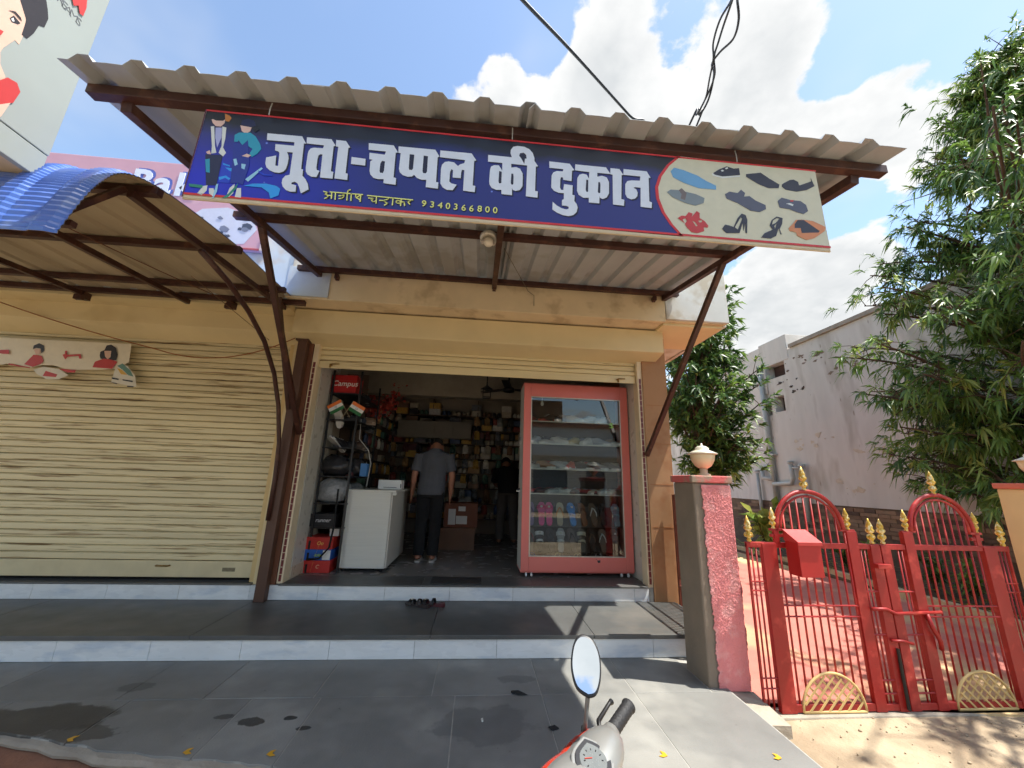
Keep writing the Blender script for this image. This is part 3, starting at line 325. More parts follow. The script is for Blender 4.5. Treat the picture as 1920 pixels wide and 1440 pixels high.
# ---------------------------------------------------------------- ground
def ground_sheet():
    mb = MB(); xs = [-300, -80, -30] + [-12 + i * 0.8 for i in range(41)] + [40, 90, 300]; ys = [-300, -80, -20] + [-4 + i * 0.8 for i in range(26)] + [30, 90, 300]
    rr = random.Random(3)
    vs_ = [(x, y, -0.12 + (rr.uniform(-0.012, 0.004) if -13 < x < 24 and -5 < y < 18 else 0)) for y in ys for x in xs]
    n = len(xs); fs = [(j * n + i, j * n + i + 1, (j + 1) * n + i + 1, (j + 1) * n + i) for j in range(len(ys) - 1) for i in range(n - 1)]
    return mb.add(vs_, fs).build('ground', m_sand, smooth=True)
struct(ground_sheet())
struct(MB().add([(-120, -7.5, -0.108), (120, -7.5, -0.108), (120, -0.9, -0.108), (-120, -0.9, -0.108)], [(0, 1, 2, 3)]).build('road', mat('asphalt', (62, 62, 64), 0.9, var=0.15, scale=2, bump=0.4, bscale=90), fix=False))
# small stones and chips on the sand, right of the platform
def gravel():
    mb = MB(); rr = random.Random(11)
    for i in range(420):
        x = rr.uniform(1.75, 5.2); y = rr.uniform(1.5, 2.8); r = rr.uniform(0.002, 0.006) * (1 if rr.random() < 0.95 else 1.8)
        mb.ell((x, y, -0.118 + r * 0.3), r * rr.uniform(0.8, 1.5), r, r * 0.7, 6, 4)
    o = mb.build('gravel', mat('gravel', (170, 152, 126), 0.95, var=0.3, scale=60), smooth=True); o['kind'] = 'stuff'
    tag(o, 'loose pale stones and chips on the sand before the red gate', 'gravel')
gravel()

# ---------------------------------------------------------------- platform of stone slabs
FRONT = [(-7.5, 2.95), (-4.2, 2.85), (-2.4, 2.60), (-1.75, 2.44), (-0.9, 2.30), (-0.55, 2.13), (1.74, 2.13), (1.80, 2.13)]
def front_y(x):
    for (a, ya), (b, yb) in zip(FRONT[:-1], FRONT[1:]):
        if a <= x <= b: return ya + (yb - ya) * (x - a) / (b - a)
    return 2.13
pb = MB()
poly = [(x, y + 0.012) for x, y in FRONT] + [(1.80, 3.43), (-7.5, 3.43)]
pb.prism(poly, lambda u, v: (u, v, -0.16), lambda u, v: (u, v, -0.0032))
platform = struct(pb.build('platform', m_mortar))
def slab_row(x_edges, y_lo, y_hi, skew):
    for i in range(len(x_edges) - 1):
        a, b = x_edges[i], x_edges[i + 1]; g = 0.003
        ya = y_lo(a) if callable(y_lo) else y_lo; yb = y_lo(b) if callable(y_lo) else y_lo
        sk = skew * 0.02; z = random.uniform(-0.0015, 0.0015)
        q = [(a + g + sk, ya), (b - g + sk, yb)]
        if callable(y_lo):      # broken front edge
            q = [(a + g, ya)]; k = 7
            for t in range(1, k): x = a + (b - a) * t / k; q.append((x, y_lo(x) + (random.uniform(-0.006, 0.018) if a < -0.6 else random.uniform(-0.002, 0.002))))
            q.append((b - g, yb))
        q += [(b - g, y_hi - g), (a + g, y_hi - g)]
        o = MB().prism(q, lambda u, v: (u, v, -0.04), lambda u, v: (u, v, z)).build('slab', m_slab, platform, bevel=0.002)
xa = [-7.4, -6.6, -5.8, -5.0, -4.2, -3.4, -2.65, -2.0, -1.31, -0.90, -0.07, 0.49, 1.12, 1.795]
slab_row(xa, front_y, 2.90, 0)
xb = [-7.4, -6.5, -5.6, -4.7, -3.8, -2.9, -2.1, -1.6, -0.95, -0.22, 0.49, 1.12, 1.66]
slab_row(xb, 2.90, 3.412, 0)
# strip beside the pink pillar
MB().prism([(1.67, 2.905), (1.795, 2.905), (1.795, 2.935), (1.67, 2.935)], lambda u, v: (u, v, -0.04), lambda u, v: (u, v, 0.0)).build('slab', m_slab, platform)
# broken cement skirt along the left edge and the raw dirt below it
def skirt():
    mb = MB(); rr = random.Random(5); pts = [(-7.4 + i * 0.12) for i in range(56)]
    rings = []
    for x in pts:
        y = front_y(x) + rr.uniform(-0.01, 0.01); d = rr.uniform(0.02, 0.06)
        rings.append([(x, y + 0.02, -0.008), (x, y - d * 0.5, -0.012 + rr.uniform(-0.006, 0.003)), (x, y - d, -0.022), (x, y - d + 0.004, -0.035), (x, y + 0.02, -0.035)])
    return mb.loft(rings).build('cement_skirt', m_concrete, platform)
skirt()
dirt = MB(); rr = random.Random(9); ring = []
for i in range(40):
    t = i / 39.0; ring.append((-7.6 + 7.3 * t, front_y(-7.4 + 6.9 * t) - 0.03))
ring += [(0.2, 1.7 + rr.uniform(-.1, .1)), (-1.0, 1.45), (-2.6, 1.5), (-4.4, 1.6), (-7.6, 1.8)]
dirt.prism(ring, lambda u, v: (u, v, -0.125), lambda u, v: (u, v, -0.04 - 0.06 * max(0, front_y(max(-7.4, min(1.7, u))) - 0.03 - v)))
struct(dirt.build('dirt_strip', m_dirt))
# yellow chevron stickers
def chevron(x, y, rz, label):
    s = 0.022; poly = [(-s, s), (-s * 0.3, 0), (-s, -s), (0, -s), (s * 0.8, 0), (0, s)]
    o = MB().prism(poly, lambda u, v: (u, v, 0.0), lambda u, v: (u, v, 0.0012)).build('chevron_sticker', flat('sticker_yellow', (214, 160, 40)))
    o.location = (x, y, 0.003); o.rotation_euler = (0, 0, rz); tag(o, label, 'sticker', 'yellow chevron stickers on the platform edge')
chevron(-1.36, 2.415, R(200), 'yellow chevron sticker on the left slabs beside the oily blot')
chevron(-0.95, 2.385, R(200), 'yellow chevron sticker at the joint by the front edge, left of centre')
chevron(-2.0, 2.535, R(190), 'yellow chevron sticker by the large damp patch')
chevron(1.03, 2.30, R(-30), 'yellow chevron sticker on the sunlit slab in front of the pink pillar')
chevron(1.62, 2.26, R(-30), 'yellow chevron sticker at the right front corner of the platform')
# litter
def scrap(name, loc, pts, col, label):
    mb = MB(); mb.prism(pts, lambda u, v: (u, v, 0.0), lambda u, v: (u * 0.9, v * 0.9, 0.006 + 0.004 * math.sin(u * 90)))
    o = mb.build(name, flat(name + '_%d_%d_%d' % col, col, 0.8)); o.location = loc; tag(o, label, 'litter')
scrap('black_rag', (0.34, 2.90, 0.004), [(-0.05, 0.02), (0.0, 0.035), (0.045, 0.0), (0.06, -0.02), (0.0, -0.02), (-0.04, -0.005)], (20, 22, 24), 'crumpled black scrap on the slabs left of the scooter mirror')
scrap('black_rag', (0.50, 2.53, 0.004), [(-0.03, 0.015), (0.01, 0.02), (0.03, -0.005), (-0.01, -0.02)], (24, 24, 26), 'small dark scrap on the slabs close to the scooter cowl')
scrap('paper_scrap', (0.1, 2.62, 0.004), [(-0.008, 0.014), (0.004, 0.016), (0.006, -0.012), (-0.003, -0.018)], (200, 198, 190), 'white paper scrap on the middle slab in the shade')

# ---------------------------------------------------------------- steps
sx0, sx1 = -7.4, 2.12
steps = struct(MB().box(sx0, sx1 - 0.004, 3.425, 4.6, -0.15, 0.134).box(sx0, 1.90, 4.275, 4.6, 0.134, 0.30).build('steps', m_mortar, fix=False))
x = sx0; i = 0
while x < sx1 - 0.05:
    w = min(0.635, sx1 - x); bx('riser_tile', m_marble, steps, x + 0.0015, x + w - 0.0015, 3.413, 3.4245, 0.002, 0.139, 0.001); x += w
x = -7.2
while x < 1.84:
    w = min(0.635, 1.845 - x)
    bx('riser_tile', m_marble, steps, x + 0.0015, x + w - 0.0015, 4.263, 4.2745, 0.172, 0.298, 0.001); x += w
for a, b in ((-7.4, -5.6), (-5.6, -3.8), (-3.8, -2.05), (-2.05, -0.3), (-0.3, 1.0), (1.0, 2.125)):
    bx('tread_slab', m_tread, steps, a + 0.0015, b - 0.0015, 3.395, 4.262, 0.139, 0.17, 0.003)
for a, b in ((-1.86, -0.5), (-0.5, 0.62), (0.62, 1.84)):
    bx('sill_slab', m_tread, steps, a + 0.001, b - 0.001, 4.25, 4.62, 0.298, 0.313, 0.003)
bx('sill_slab', m_tread, steps, -7.4, -2.12, 4.255, 4.42, 0.298, 0.313, 0.003)
bx('end_riser', m_marble, steps, 2.117, 2.128, 3.43, 4.26, -0.1, 0.138, 0.001)

# ---------------------------------------------------------------- driveway behind the gate
m_drive = mat('painted_paving', (184, 112, 98), 0.9, var=0.12, scale=3, bump=0.3, bscale=50, col2=(204, 176, 128), c2amt=0.38, c2scale=0.55)
drive = struct(MB().prism([(2.0, 2.93), (6.0, 2.6), (6.05, 5.2), (6.25, 7.0), (6.1, 14), (2.3, 14), (2.3, 4.5)], lambda u, v: (u, v, -0.13), lambda u, v: (u, v, -0.108)).build('driveway', m_drive))
kerb = MB(); kp = [(6.0, 2.6), (6.05, 5.2), (6.25, 7.0), (6.1, 14)]
for a, b in zip(kp[:-1], kp[1:]): kerb.bar((a[0] + 0.05, a[1], -0.06), (b[0] + 0.05, b[1], -0.06), 0.09, 0.13)
struct(kerb.build('kerb', mat('kerb_cement', (190, 170, 132), 0.9, var=0.15, bump=0.3), bevel=0.01))
bed = struct(MB().prism([(6.1, 2.0), (8.0, 2.0), (8.0, 14), (6.15, 14)], lambda u, v: (u, v, -0.13), lambda u, v: (u, v, -0.05 + 0.05 * math.sin(u * 3))).build('planting_bed', mat('soil', (92, 74, 54), 0.95, var=0.3, scale=8, bump=0.6)))

# ---------------------------------------------------------------- the shoe shop
shop = thing('shop_building', 'single-storey shoe shop with half-raised cream shutter and whitewashed slab above', 'building', (0, 4.4, 0))
def rel(o): o.location = (0, -4.4, 0); return o         # children are written in world coordinates
def P(name, m, *a, parent=None, bevel=0.003):
    o = bx(name, m, parent or shop, *a, bevel=bevel)
    if parent is None: rel(o)
    return o
m_int = mat('interior_wall', (176, 164, 146), 0.8, var=0.08, scale=2)
m_floor = mat('floor_tile', (128, 126, 122), 0.25, var=0.08, scale=3)
P('interior_floor', m_floor, -2.0, 2.05, 4.621, 8.1, 0.15, 0.312, bevel=0)
P('side_wall', m_int, -2.19, -2.0, 4.45, 8.3, -0.1, 3.13, bevel=0)
P('side_wall', m_orange_wall, 2.0, 2.2, 4.42, 8.3, -0.1, 3.13, bevel=0)
P('back_wall', m_int, -2.0, 2.0, 8.1, 8.3, 0.0, 3.13, bevel=0)
P('ceiling_beam', mat('beam_paint', (150, 140, 122), 0.8), -2.0, 2.0, 6.5, 6.72, 2.71, 3.128, bevel=0)
P('roof_slab', m_white_wash, -2.06, 2.72, 4.1, 8.6, 3.132, 3.32, bevel=0)
# sunshade slab with painted fascia
P('sunshade_slab', m_soffit, -2.06, 2.715, 3.81, 4.6, 3.118, 3.30, bevel=0.006)
P('fascia', m_soffit, -2.03, 2.0, 3.788, 3.83, 3.10, 3.46, bevel=0.006)
P('fascia_end', m_white_wash, 2.003, 2.735, 3.782, 3.85, 3.13, 3.80, bevel=0.006)
P('fascia_side', m_white_wash, 2.70, 2.745, 3.852, 8.6, 3.11, 3.80, bevel=0.006)
P('parapet', m_white_wash, -2.06, 2.70, 3.853, 4.05, 3.30, 3.74, bevel=0.006)
P('soffit_band', m_cream, 2.002, 2.70, 3.86, 4.6, 3.09, 3.117, bevel=0)
P('fascia_stub', mat('bluish_plaster', (190, 196, 196), 0.85, var=0.1, bump=0.1), -2.05, -1.62, 3.772, 3.787, 3.12, 3.45, bevel=0.004)
# pilasters
P('pilaster', m_brown_wall, -2.07, -1.905, 4.285, 4.45, 0.17, 3.12)
P('pilaster', m_orange_wall, 1.905, 2.2, 4.268, 4.419, -0.1, 3.11)
for z in (0.9, 1.35, 1.8, 2.25): P('plaster_joint', mat('joint_line', (160, 104, 56), 0.8, var=0.1), 1.93, 2.198, 4.2655, 4.2685, z, z + 0.004, bevel=0)
# tiled inner jambs
m_jamb = mat('jamb_tile', (196, 192, 180), 0.3, var=0.05)
P('inner_jamb', m_jamb, -2.0, -1.835, 4.43, 5.0, 0.314, 2.95, bevel=0.002)
P('jamb_skirting', mat('beige_tile', (196, 180, 156), 0.3, var=0.05), -2.0, -1.828, 4.425, 5.005, 0.3145, 0.43, bevel=0.002)
P('inner_jamb', m_jamb, 1.86, 2.0, 4.43, 4.9, 0.314, 2.95, bevel=0.002)
# shutter box: front face and the sloping underside
sb = MB(); prof = [(4.05, 2.83), (4.05, 3.10), (4.40, 3.10), (4.40, 2.80), (4.335, 2.772)]
sb.loft([[(-2.055, y, z) for y, z in prof], [(2.085, y, z) for y, z in prof]]); rel(sb.build('shutter_box', m_cream, shop, bevel=0.008))
# shutter rolled most of the way up
m_slat = mat('shutter_slat', (222, 205, 158), 0.5, var=0.08, scale=3, stretch=(0.25, 1, 6), col2=(150, 122, 74), c2amt=0.02, c2scale=5, rnd=0.02)
def slat_mesh(x0, x1, pitch, name):
    prof = [(0.0, 0.0), (-0.010, 0.006), (-0.012, pitch * 0.45), (-0.010, pitch - 0.012), (0.0, pitch - 0.006), (0.004, pitch - 0.003), (0.010, pitch * 0.5), (0.006, 0.0)]
    return MB().loft([[(x0, y, z) for y, z in prof], [(x1, y, z) for y, z in prof]]).mesh(name)
shutter = P('shutter', m_slat, -1.84, 1.845, 4.352, 4.362, 2.53, 2.60, bevel=0.002)
sm = slat_mesh(-1.84, 1.845, 0.062, 'slat')
for k in range(4): put('slat', sm, m_slat, shutter, loc=(0, 4.352, 2.618 + k * 0.062))
bx('bottom_bar', m_slat, shutter, -1.838, 1.843, 4.335, 4.351, 2.522, 2.612, 0.004)
m_brass = mat('dull_brass', (150, 116, 62), 0.4, metal=0.7)
for x in (-1.70, 1.62):
    MB().tube([(x, 4.33, 2.56), (x, 4.30, 2.555), (x, 4.295, 2.52)], 0.012, 8).tube([(x, 4.315, 2.565), (x + 0.09, 4.318, 2.57)], 0.006, 6).build('lock_hook', m_brass, shutter, smooth=True)
# guide channels with the red patterned edging
m_guide = mat('guide_channel', (224, 206, 172), 0.5, var=0.1)
m_edge = mat('maroon_edging', (110, 42, 40), 0.5, var=0.25, scale=30)
em = MB().box(-0.012, 0.012, -0.002, 0.0, -0.03, 0.03).mesh('edging_piece')
for sx in (-1, 1):
    xc = -1.868 if sx < 0 else 1.878
    g = P('guide_channel', m_guide, xc - 0.028, xc + 0.028, 4.285, 4.42, 0.31 if sx < 0 else 0.27, 2.80, bevel=0.002)
    for k in range(34): put('edging_piece', em, m_edge, g, loc=(xc, 4.2835, 0.36 + k * 0.066))
# low glassy door mat at the threshold
tag(bx('door_mat', mat('rubber_mat', (46, 46, 46), 0.7, var=0.2, bump=0.4, bscale=200), None, -0.42, 0.10, 4.30, 4.56, 0.3145, 0.323, 0.003), 'thin dark doormat lying on the sill of the open shop', 'mat')

# ---------------------------------------------------------------- neighbouring shop with the closed shutter
nb = thing('neighbour_shop', 'neighbouring shop on the left with its long cream shutter fully closed', 'building', (-4.5, 4.4, 0))
def Pn(name, m, *a, bevel=0.003):
    o = bx(name, m, nb, *a, bevel=bevel); o.location = (4.5, -4.4, 0); return o
m_nslat = mat('worn_shutter_slat', (218, 203, 160), 0.55, var=0.1, scale=2.2, stretch=(0.22, 1, 5), col2=(142, 116, 74), c2amt=0.2, c2scale=7.5, rnd=0.05)
m_nguide = mat('worn_cream', (214, 186, 128), 0.6, var=0.12)
Pn('shutter_recess', m_dark, -6.2, -2.2, 4.40, 4.44, 0.3, 3.0, bevel=0)
ns = Pn('shutter', m_nslat, -6.2, -2.165, 4.372, 4.38, 0.36, 0.44)
nm = slat_mesh(-6.2, -2.165, 0.0655, 'slat')
for k in range(36): put('slat', nm, m_nslat, ns, loc=(0, 4.366, 0.495 + k * 0.0655), rot=(R(random.uniform(-0.4, 0.4)), 0, 0))
bx('bottom_bar', mat('shutter_bottom', (206, 192, 152), 0.55, var=0.12, scale=4), ns, -6.2, -2.165, 4.345, 4.368, 0.345, 0.492, 0.004)
for x in (-3.0, -4.9):
    MB().tube([(x - 0.06, 4.344, 0.45), (x - 0.055, 4.32, 0.45), (x + 0.055, 4.32, 0.45), (x + 0.06, 4.344, 0.45)], 0.007, 6).build('pull_handle', m_brass, ns, smooth=True)
bx('lock_plate', mat('lock_plate', (120, 110, 84), 0.5, var=0.3, scale=60), ns, -2.45, -2.33, 4.342, 4.3445, 0.40, 0.435, 0.001)
for x in (-2.148, -6.22): Pn('guide_channel', m_nguide, x - 0.02, x + 0.035, 4.318, 4.42, 0.30, 2.8, bevel=0.002)
prof = [(4.16, 2.86), (4.16, 3.12), (4.42, 3.12), (4.42, 2.80), (4.35, 2.75)]
o = MB().loft([[(-6.4, y, z) for y, z in prof], [(-2.075, y, z) for y, z in prof]]).build('shutter_box', m_cream, nb, bevel=0.006); o.location = (4.5, -4.4, 0)
Pn('pillar', m_cream, -2.115, -2.072, 4.29, 4.6, 0.17, 2.86)
Pn('pillar', m_cream, -6.9, -6.25, 4.29, 4.6, 0.17, 3.12)
Pn('wall', m_int, -6.9, -2.195, 4.6, 8.6, -0.1, 3.12, bevel=0)
Pn('upper_wall', mat('blue_grey_wall', (196, 204, 204), 0.85, var=0.12, scale=2, bump=0.12, bscale=25, col2=(196, 160, 110), c2amt=0.12, c2scale=1.6), -6.9, -2.065, 3.87, 4.1, 3.125, 3.98, bevel=0.006)
Pn('roof_slab', m_white_wash, -6.9, -2.065, 4.1, 8.6, 3.125, 3.3, bevel=0)
Pn('sunshade_slab', m_cream, -6.9, -2.065, 3.95, 4.16, 3.05, 3.122, bevel=0.004)
# square post standing on the tread between the two shops
tag(MB().box(-2.035, -1.94, 4.185, 4.262, 0.171, 2.78).box(-2.06, -1.925, 4.175, 4.28, 2.78, 2.80).build('steel_post', mat('post_paint', (84, 56, 42), 0.55, var=0.15, scale=5), bevel=0.003), 'square brown steel post on the step between the two shops', 'post')

# ---------------------------------------------------------------- corrugated canopy over the shoe shop
can = thing('metal_canopy', 'brown framed canopy of grey corrugated sheets over the shoe shop', 'canopy', (0, 3.75, 3.3))
OFF = (0, -3.75, -3.3)
def C(o): o.location = OFF; return o
CY0, CZ0, CY1, CZ1 = 1.437, 3.058, 3.83, 3.455            # sheet underside, front and back edge
def cz(y): return CZ0 + (CZ1 - CZ0) * (y - CY0) / (CY1 - CY0)
def rib_profile(x0, x1, first, pitch, h, top, base):
    pts = []; x = first
    pts.append((x0, 0.0))
    while x < x1:
        for dx, dz in ((-base / 2, 0), (-top / 2, h), (top / 2, h), (base / 2, 0)):
            if x0 < x + dx < x1: pts.append((x + dx, dz))
        pts.append((x + pitch / 2, 0.002)) if x + pitch / 2 < x1 else None
        x += pitch
    pts.append((x1, 0.0)); return pts
def corrugated(x0, x1, first, lift):
    pr = rib_profile(x0, x1, first, 0.2185, 0.036, 0.045, 0.10); t = 0.0022; mb = MB(); n = len(pr)
    vs_ = []
    for y in (CY0, CY1):
        for side in (0, t): vs_ += [(x, y, cz(y) + z + side + lift) for x, z in pr]
    fs = []
    for i in range(n - 1):
        fs.append((i, i + 1, 2 * n + i + 1, 2 * n + i)); fs.append((n + i, 3 * n + i, 3 * n + i + 1, n + i + 1))
        fs.append((i, n + i, n + i + 1, i + 1)); fs.append((2 * n + i, 2 * n + i + 1, 3 * n + i + 1, 3 * n + i))
    fs += [(0, 2 * n, 3 * n, n), (n - 1, 2 * n - 1, 4 * n - 1, 3 * n - 1)]
    return mb.add(vs_, fs)
edges = [-1.893, -0.78, 0.22, 1.21, 2.118]
for i in range(4):
    a = edges[i] - (0.06 if i else 0); b = edges[i + 1]
    k = math.ceil((a + 1.80) / 0.2185); C(corrugated(a, b, -1.80 + 0.2185 * k, 0.0045 if i % 2 else 0.0).build('roof_sheet', m_gi, can))
PW = 0.05
for y, xa_, xb_, nm_ in ((1.585, -1.888, 2.146, 'front_purlin'), (2.70, -1.93, 2.09, 'middle_purlin'), (3.742, -1.945, 2.135, 'rear_purlin')):
    C(MB().bar((xa_, y, cz(y) - PW / 2 - 0.001), (xb_, y, cz(y) - PW / 2 - 0.001), 0.05, PW).build(nm_, m_steel, can, bevel=0.003))
for x in (-1.735, 0.085, 1.985):
    C(MB().bar((x, 1.60, cz(1.60) - PW - 0.027), (x, 3.78, cz(3.78) - PW - 0.027), 0.05, 0.05).build('rafter', m_steel, can, bevel=0.003))
for (a, b) in (((-1.735, 2.72, cz(2.72) - 0.09), (-1.905, 4.28, 1.77)), ((1.985, 2.74, cz(2.74) - 0.09), (1.905, 4.262, 1.67))):
    C(MB().bar(a, b, 0.045, 0.045, up=(1, 0, 0)).build('strut', m_steel, can, bevel=0.003))
for x in (-1.55, 0.085, 1.86):
    C(MB().bar((x, 3.735, cz(3.74) - 0.09), (x, 3.782, cz(3.74) - 0.10), 0.035, 0.045).bar((x, 3.735, cz(3.74) - 0.06), (x, 3.735, cz(3.74) - 0.12), 0.03, 0.03).build('wall_bracket', m_steel, can))
# fixing hooks through sheet and sign
for x in (-1.04, 0.09, 1.24):
    C(MB().tube([(x, 1.522, 3.03), (x, 1.516, 2.99), (x, 1.517, 2.955)], 0.0028, 5).build('hook_bolt', mat('bolt_zinc', (170, 165, 150), 0.4, metal=0.5), can))

# lamp under the canopy
lamp = thing('canopy_lamp', 'white round lamp fitting hanging under the canopy purlin', 'lamp', (0.0, 2.66, 3.18))
MB().lathe([(0.02, 0.055), (0.055, 0.05), (0.072, 0.02), (0.068, -0.005), (0.05, -0.012), (0.045, 0.0)], n=20, M=Matrix.Rotation(R(-18), 3, 'X')).build('lamp_body', mat('lamp_chrome', (205, 198, 182), 0.25, metal=0.4), lamp, smooth=True)
MB().lathe([(0.03, -0.01), (0.036, -0.02), (0.034, -0.05), (0.012, -0.064)], n=16, M=Matrix.Rotation(R(-18), 3, 'X')).build('lamp_glass', mat('frosted', (226, 216, 196), 0.4), lamp, smooth=True)
MB().tube([(-0.03, 0, 0.05), (-0.035, 0.02, 0.10)], 0.004, 5).tube([(0.01, 0, 0.05), (0.012, 0.02, 0.115)], 0.004, 5).tube([(0.0, 0.0, 0.05), (0.0, 0.035, 0.09)], 0.012, 8).build('bracket', m_gi, lamp)

# ---------------------------------------------------------------- blue arched canopy of the neighbour
bc = thing('arched_canopy', 'blue sheet canopy with bull-nosed front over the closed shutter', 'canopy', (-4.0, 3.8, 3.0))
def B(o): o.location = (4.0, -3.8, -3.0); return o
m_blue = mat('blue_sheet', (76, 110, 188), 0.35, var=0.16, scale=3, coat=0.1, col2=(120, 140, 190), c2amt=0.3, c2scale=4)
m_under = mat('sheet_back', (172, 156, 128), 0.6, var=0.1, scale=2)
path = [(3.95, 3.115), (3.3, 3.095)]
nose = [(p.x, p.y) for p in catm([(2.86, 3.085, 0), (2.42, 3.035, 0), (2.14, 2.985, 0), (1.98, 2.93, 0), (1.895, 2.86, 0), (1.845, 2.77, 0), (1.81, 2.68, 0), (1.772, 2.54, 0), (1.74, 2.40, 0)], 9)]
for k, (y, z) in enumerate(nose):      # crimped bull nose
    e = (0.0022 if k % 2 else -0.0022) if k > 14 else 0.0; path.append((y - e, z + e * 0.6))
def arch_sheet(x0, x1, lift, m, nm_):
    pr = rib_profile(x0, x1, math.ceil((x0 + 2.06) / 0.25) * 0.25 - 2.06 + 0.0, 0.25, 0.016, 0.06, 0.12); n = len(pr); mb = MB(); rows = []
    for i, (y, z) in enumerate(path):
        p0 = Vector(path[max(i - 1, 0)]); p1 = Vector(path[min(i + 1, len(path) - 1)]); d = (p1 - p0).normalized(); nn = Vector((d.y, -d.x))
        if nn.y < 0 and i < 6: nn = -nn
        nn = Vector((-d.y, d.x)) if Vector((-d.y, d.x)).dot(Vector((-0.4, 1))) > 0 else Vector((d.y, -d.x))
        rows.append([(x, y + nn.x * (h + lift), z + nn.y * (h + lift)) for x, h in pr])
    vs_ = [p for r in rows for p in r]; fs = [(j * n + i, j * n + i + 1, (j + 1) * n + i + 1, (j + 1) * n + i) for j in range(len(rows) - 1) for i in range(n - 1)]
    return mb.add(vs_, fs).build(nm_, m, bc, fix=False)
for a, b in ((-3.02, -1.985), (-4.05, -2.98), (-5.1, -4.01), (-6.2, -5.06)):
    lf = 0.004 if int(abs(a)) % 2 else 0.0
    B(arch_sheet(a, b, 0.006 + lf, m_blue, 'roof_sheet')); B(arch_sheet(a + 0.002, b - 0.002, 0.001 + lf, m_under, 'sheet_underside'))
def pz(y):
    for (a, za), (b, zb) in zip(path[:-1], path[1:]):
        if b <= y <= a: return za + (zb - za) * (y - a) / (b - a)
    return path[-1][1]
for y, xe in ((3.88, -1.88), (3.58, -1.94), (2.88, -1.95), (2.13, -1.965)):
    B(MB().bar((-6.2, y, pz(y) - 0.027), (xe, y, pz(y) - 0.027), 0.045, 0.05).build('purlin', m_steel, bc, bevel=0.003))
for x in (-2.10, -3.05, -4.0, -4.95, -5.9):
    B(MB().bar((x, 3.92, pz(3.92) - 0.078), (x, 2.10, pz(2.10) - 0.06), 0.04, 0.045).build('rafter', m_steel, bc, bevel=0.003))
    B(MB().bar((x, 2.06, pz(2.06) - 0.05), (x, 1.83, 2.58), 0.03, 0.03).build('nose_rib', m_steel, bc))
B(MB().bar((-6.2, 1.815, 2.50), (-2.02, 1.815, 2.50), 0.03, 0.03).build('front_rail', m_steel, bc))
cp = [(2.592, 2.86), (2.912, 2.80), (3.239, 2.69), (3.544, 2.533), (3.803, 2.297), (3.988, 2.014), (4.127, 1.654), (4.17, 1.286), (4.172, 0.901)]
B(MB().tube([(-2.02, y, z) for y, z in cp], 0.021, 8).build('curved_brace', m_steel, bc, smooth=True))
B(MB().bar((-2.01, 3.62, 3.02), (-1.99, 4.14, 2.0), 0.035, 0.035, up=(1, 0, 0)).build('brace', m_steel, bc))
for x in (-2.6, -4.0, -5.4):
    B(MB().box(x - 0.03, x + 0.03, 3.84, 3.92, 2.98, 3.05).box(x - 0.015, x + 0.05, 3.80, 3.84, 2.95, 3.0).build('wall_bracket', m_steel, bc))
# strings hanging below the canopies
def cord(name, pts, r, col, label):
    return tag(MB().tube(pts, r, 5).build(name, flat('cord_%d_%d_%d' % col, col, 0.8), smooth=True), label, 'string')
def sag(a, b, s, n=14):
    a = Vector(a); b = Vector(b); return [a.lerp(b, i / n) - Vector((0, 0, s * 4 * (i / n) * (1 - i / n))) for i in range(n + 1)]
cord('string', sag((-5.2, 4.05, 3.05), (-3.55, 4.24, 2.62), 0.03) + sag((-3.5, 4.24, 2.61), (-2.07, 4.18, 2.80), 0.16)[1:], 0.006, (150, 92, 46), 'orange-brown string sagging from the arched canopy across the closed shutter')
cord('string', sag((-2.95, 2.2, 2.93), (-2.55, 3.85, 3.02), 0.02), 0.004, (110, 70, 50), 'thin brown string tied under the arched canopy sheet')
cord('string', sag((-2.6, 3.3, 3.02), (-2.32, 4.15, 2.75), 0.0), 0.003, (120, 92, 64), 'thin thread running down from the arched canopy to the shutter box')
cord('string', [(0.13, 2.75, 3.17), (0.45, 3.74, 3.33), (0.52, 3.775, 3.3), (0.52, 3.775, 3.18)], 0.003, (110, 100, 84), 'thin wire running under the corrugated canopy to the fascia')

# ---------------------------------------------------------------- printed shop sign hanging from the canopy
PRINT = dict(navy=(22, 26, 66), black=(16, 15, 22), orange=(190, 120, 50), skin=(222, 184, 168), offwhite=(214, 216, 208), lavender=(170, 172, 214), teal=(36, 150, 176), wave=(24, 60, 190), sky=(40, 150, 226), blue=(26, 44, 140), lightblue=(150, 200, 224), green=(40, 130, 110),
             sblue=(104, 158, 196), sblack=(44, 42, 52), sgrey=(120, 130, 132), sbrown=(112, 98, 92), sslate=(82, 84, 98), sred=(190, 52, 48), sorange=(206, 130, 78), skin2=(214, 178, 156), hair=(42, 36, 38), white=(232, 230, 224), cream=(226, 216, 190), cream2=(220, 214, 196), tealg=(96, 140, 128), gold=(214, 170, 70), ink=(40, 40, 46))
def pm(c): return flat('print_' + c, PRINT[c], 0.45)
SY = 1.538
sign = thing('shop_sign', 'long blue shop signboard with white Hindi lettering and printed shoes under the canopy edge', 'sign', (0.18, SY, 2.74))
def S(o, dy=0.0): o.location = (-0.18, -0.0 + dy, -2.74); return o       # outlines are given in world X and Z
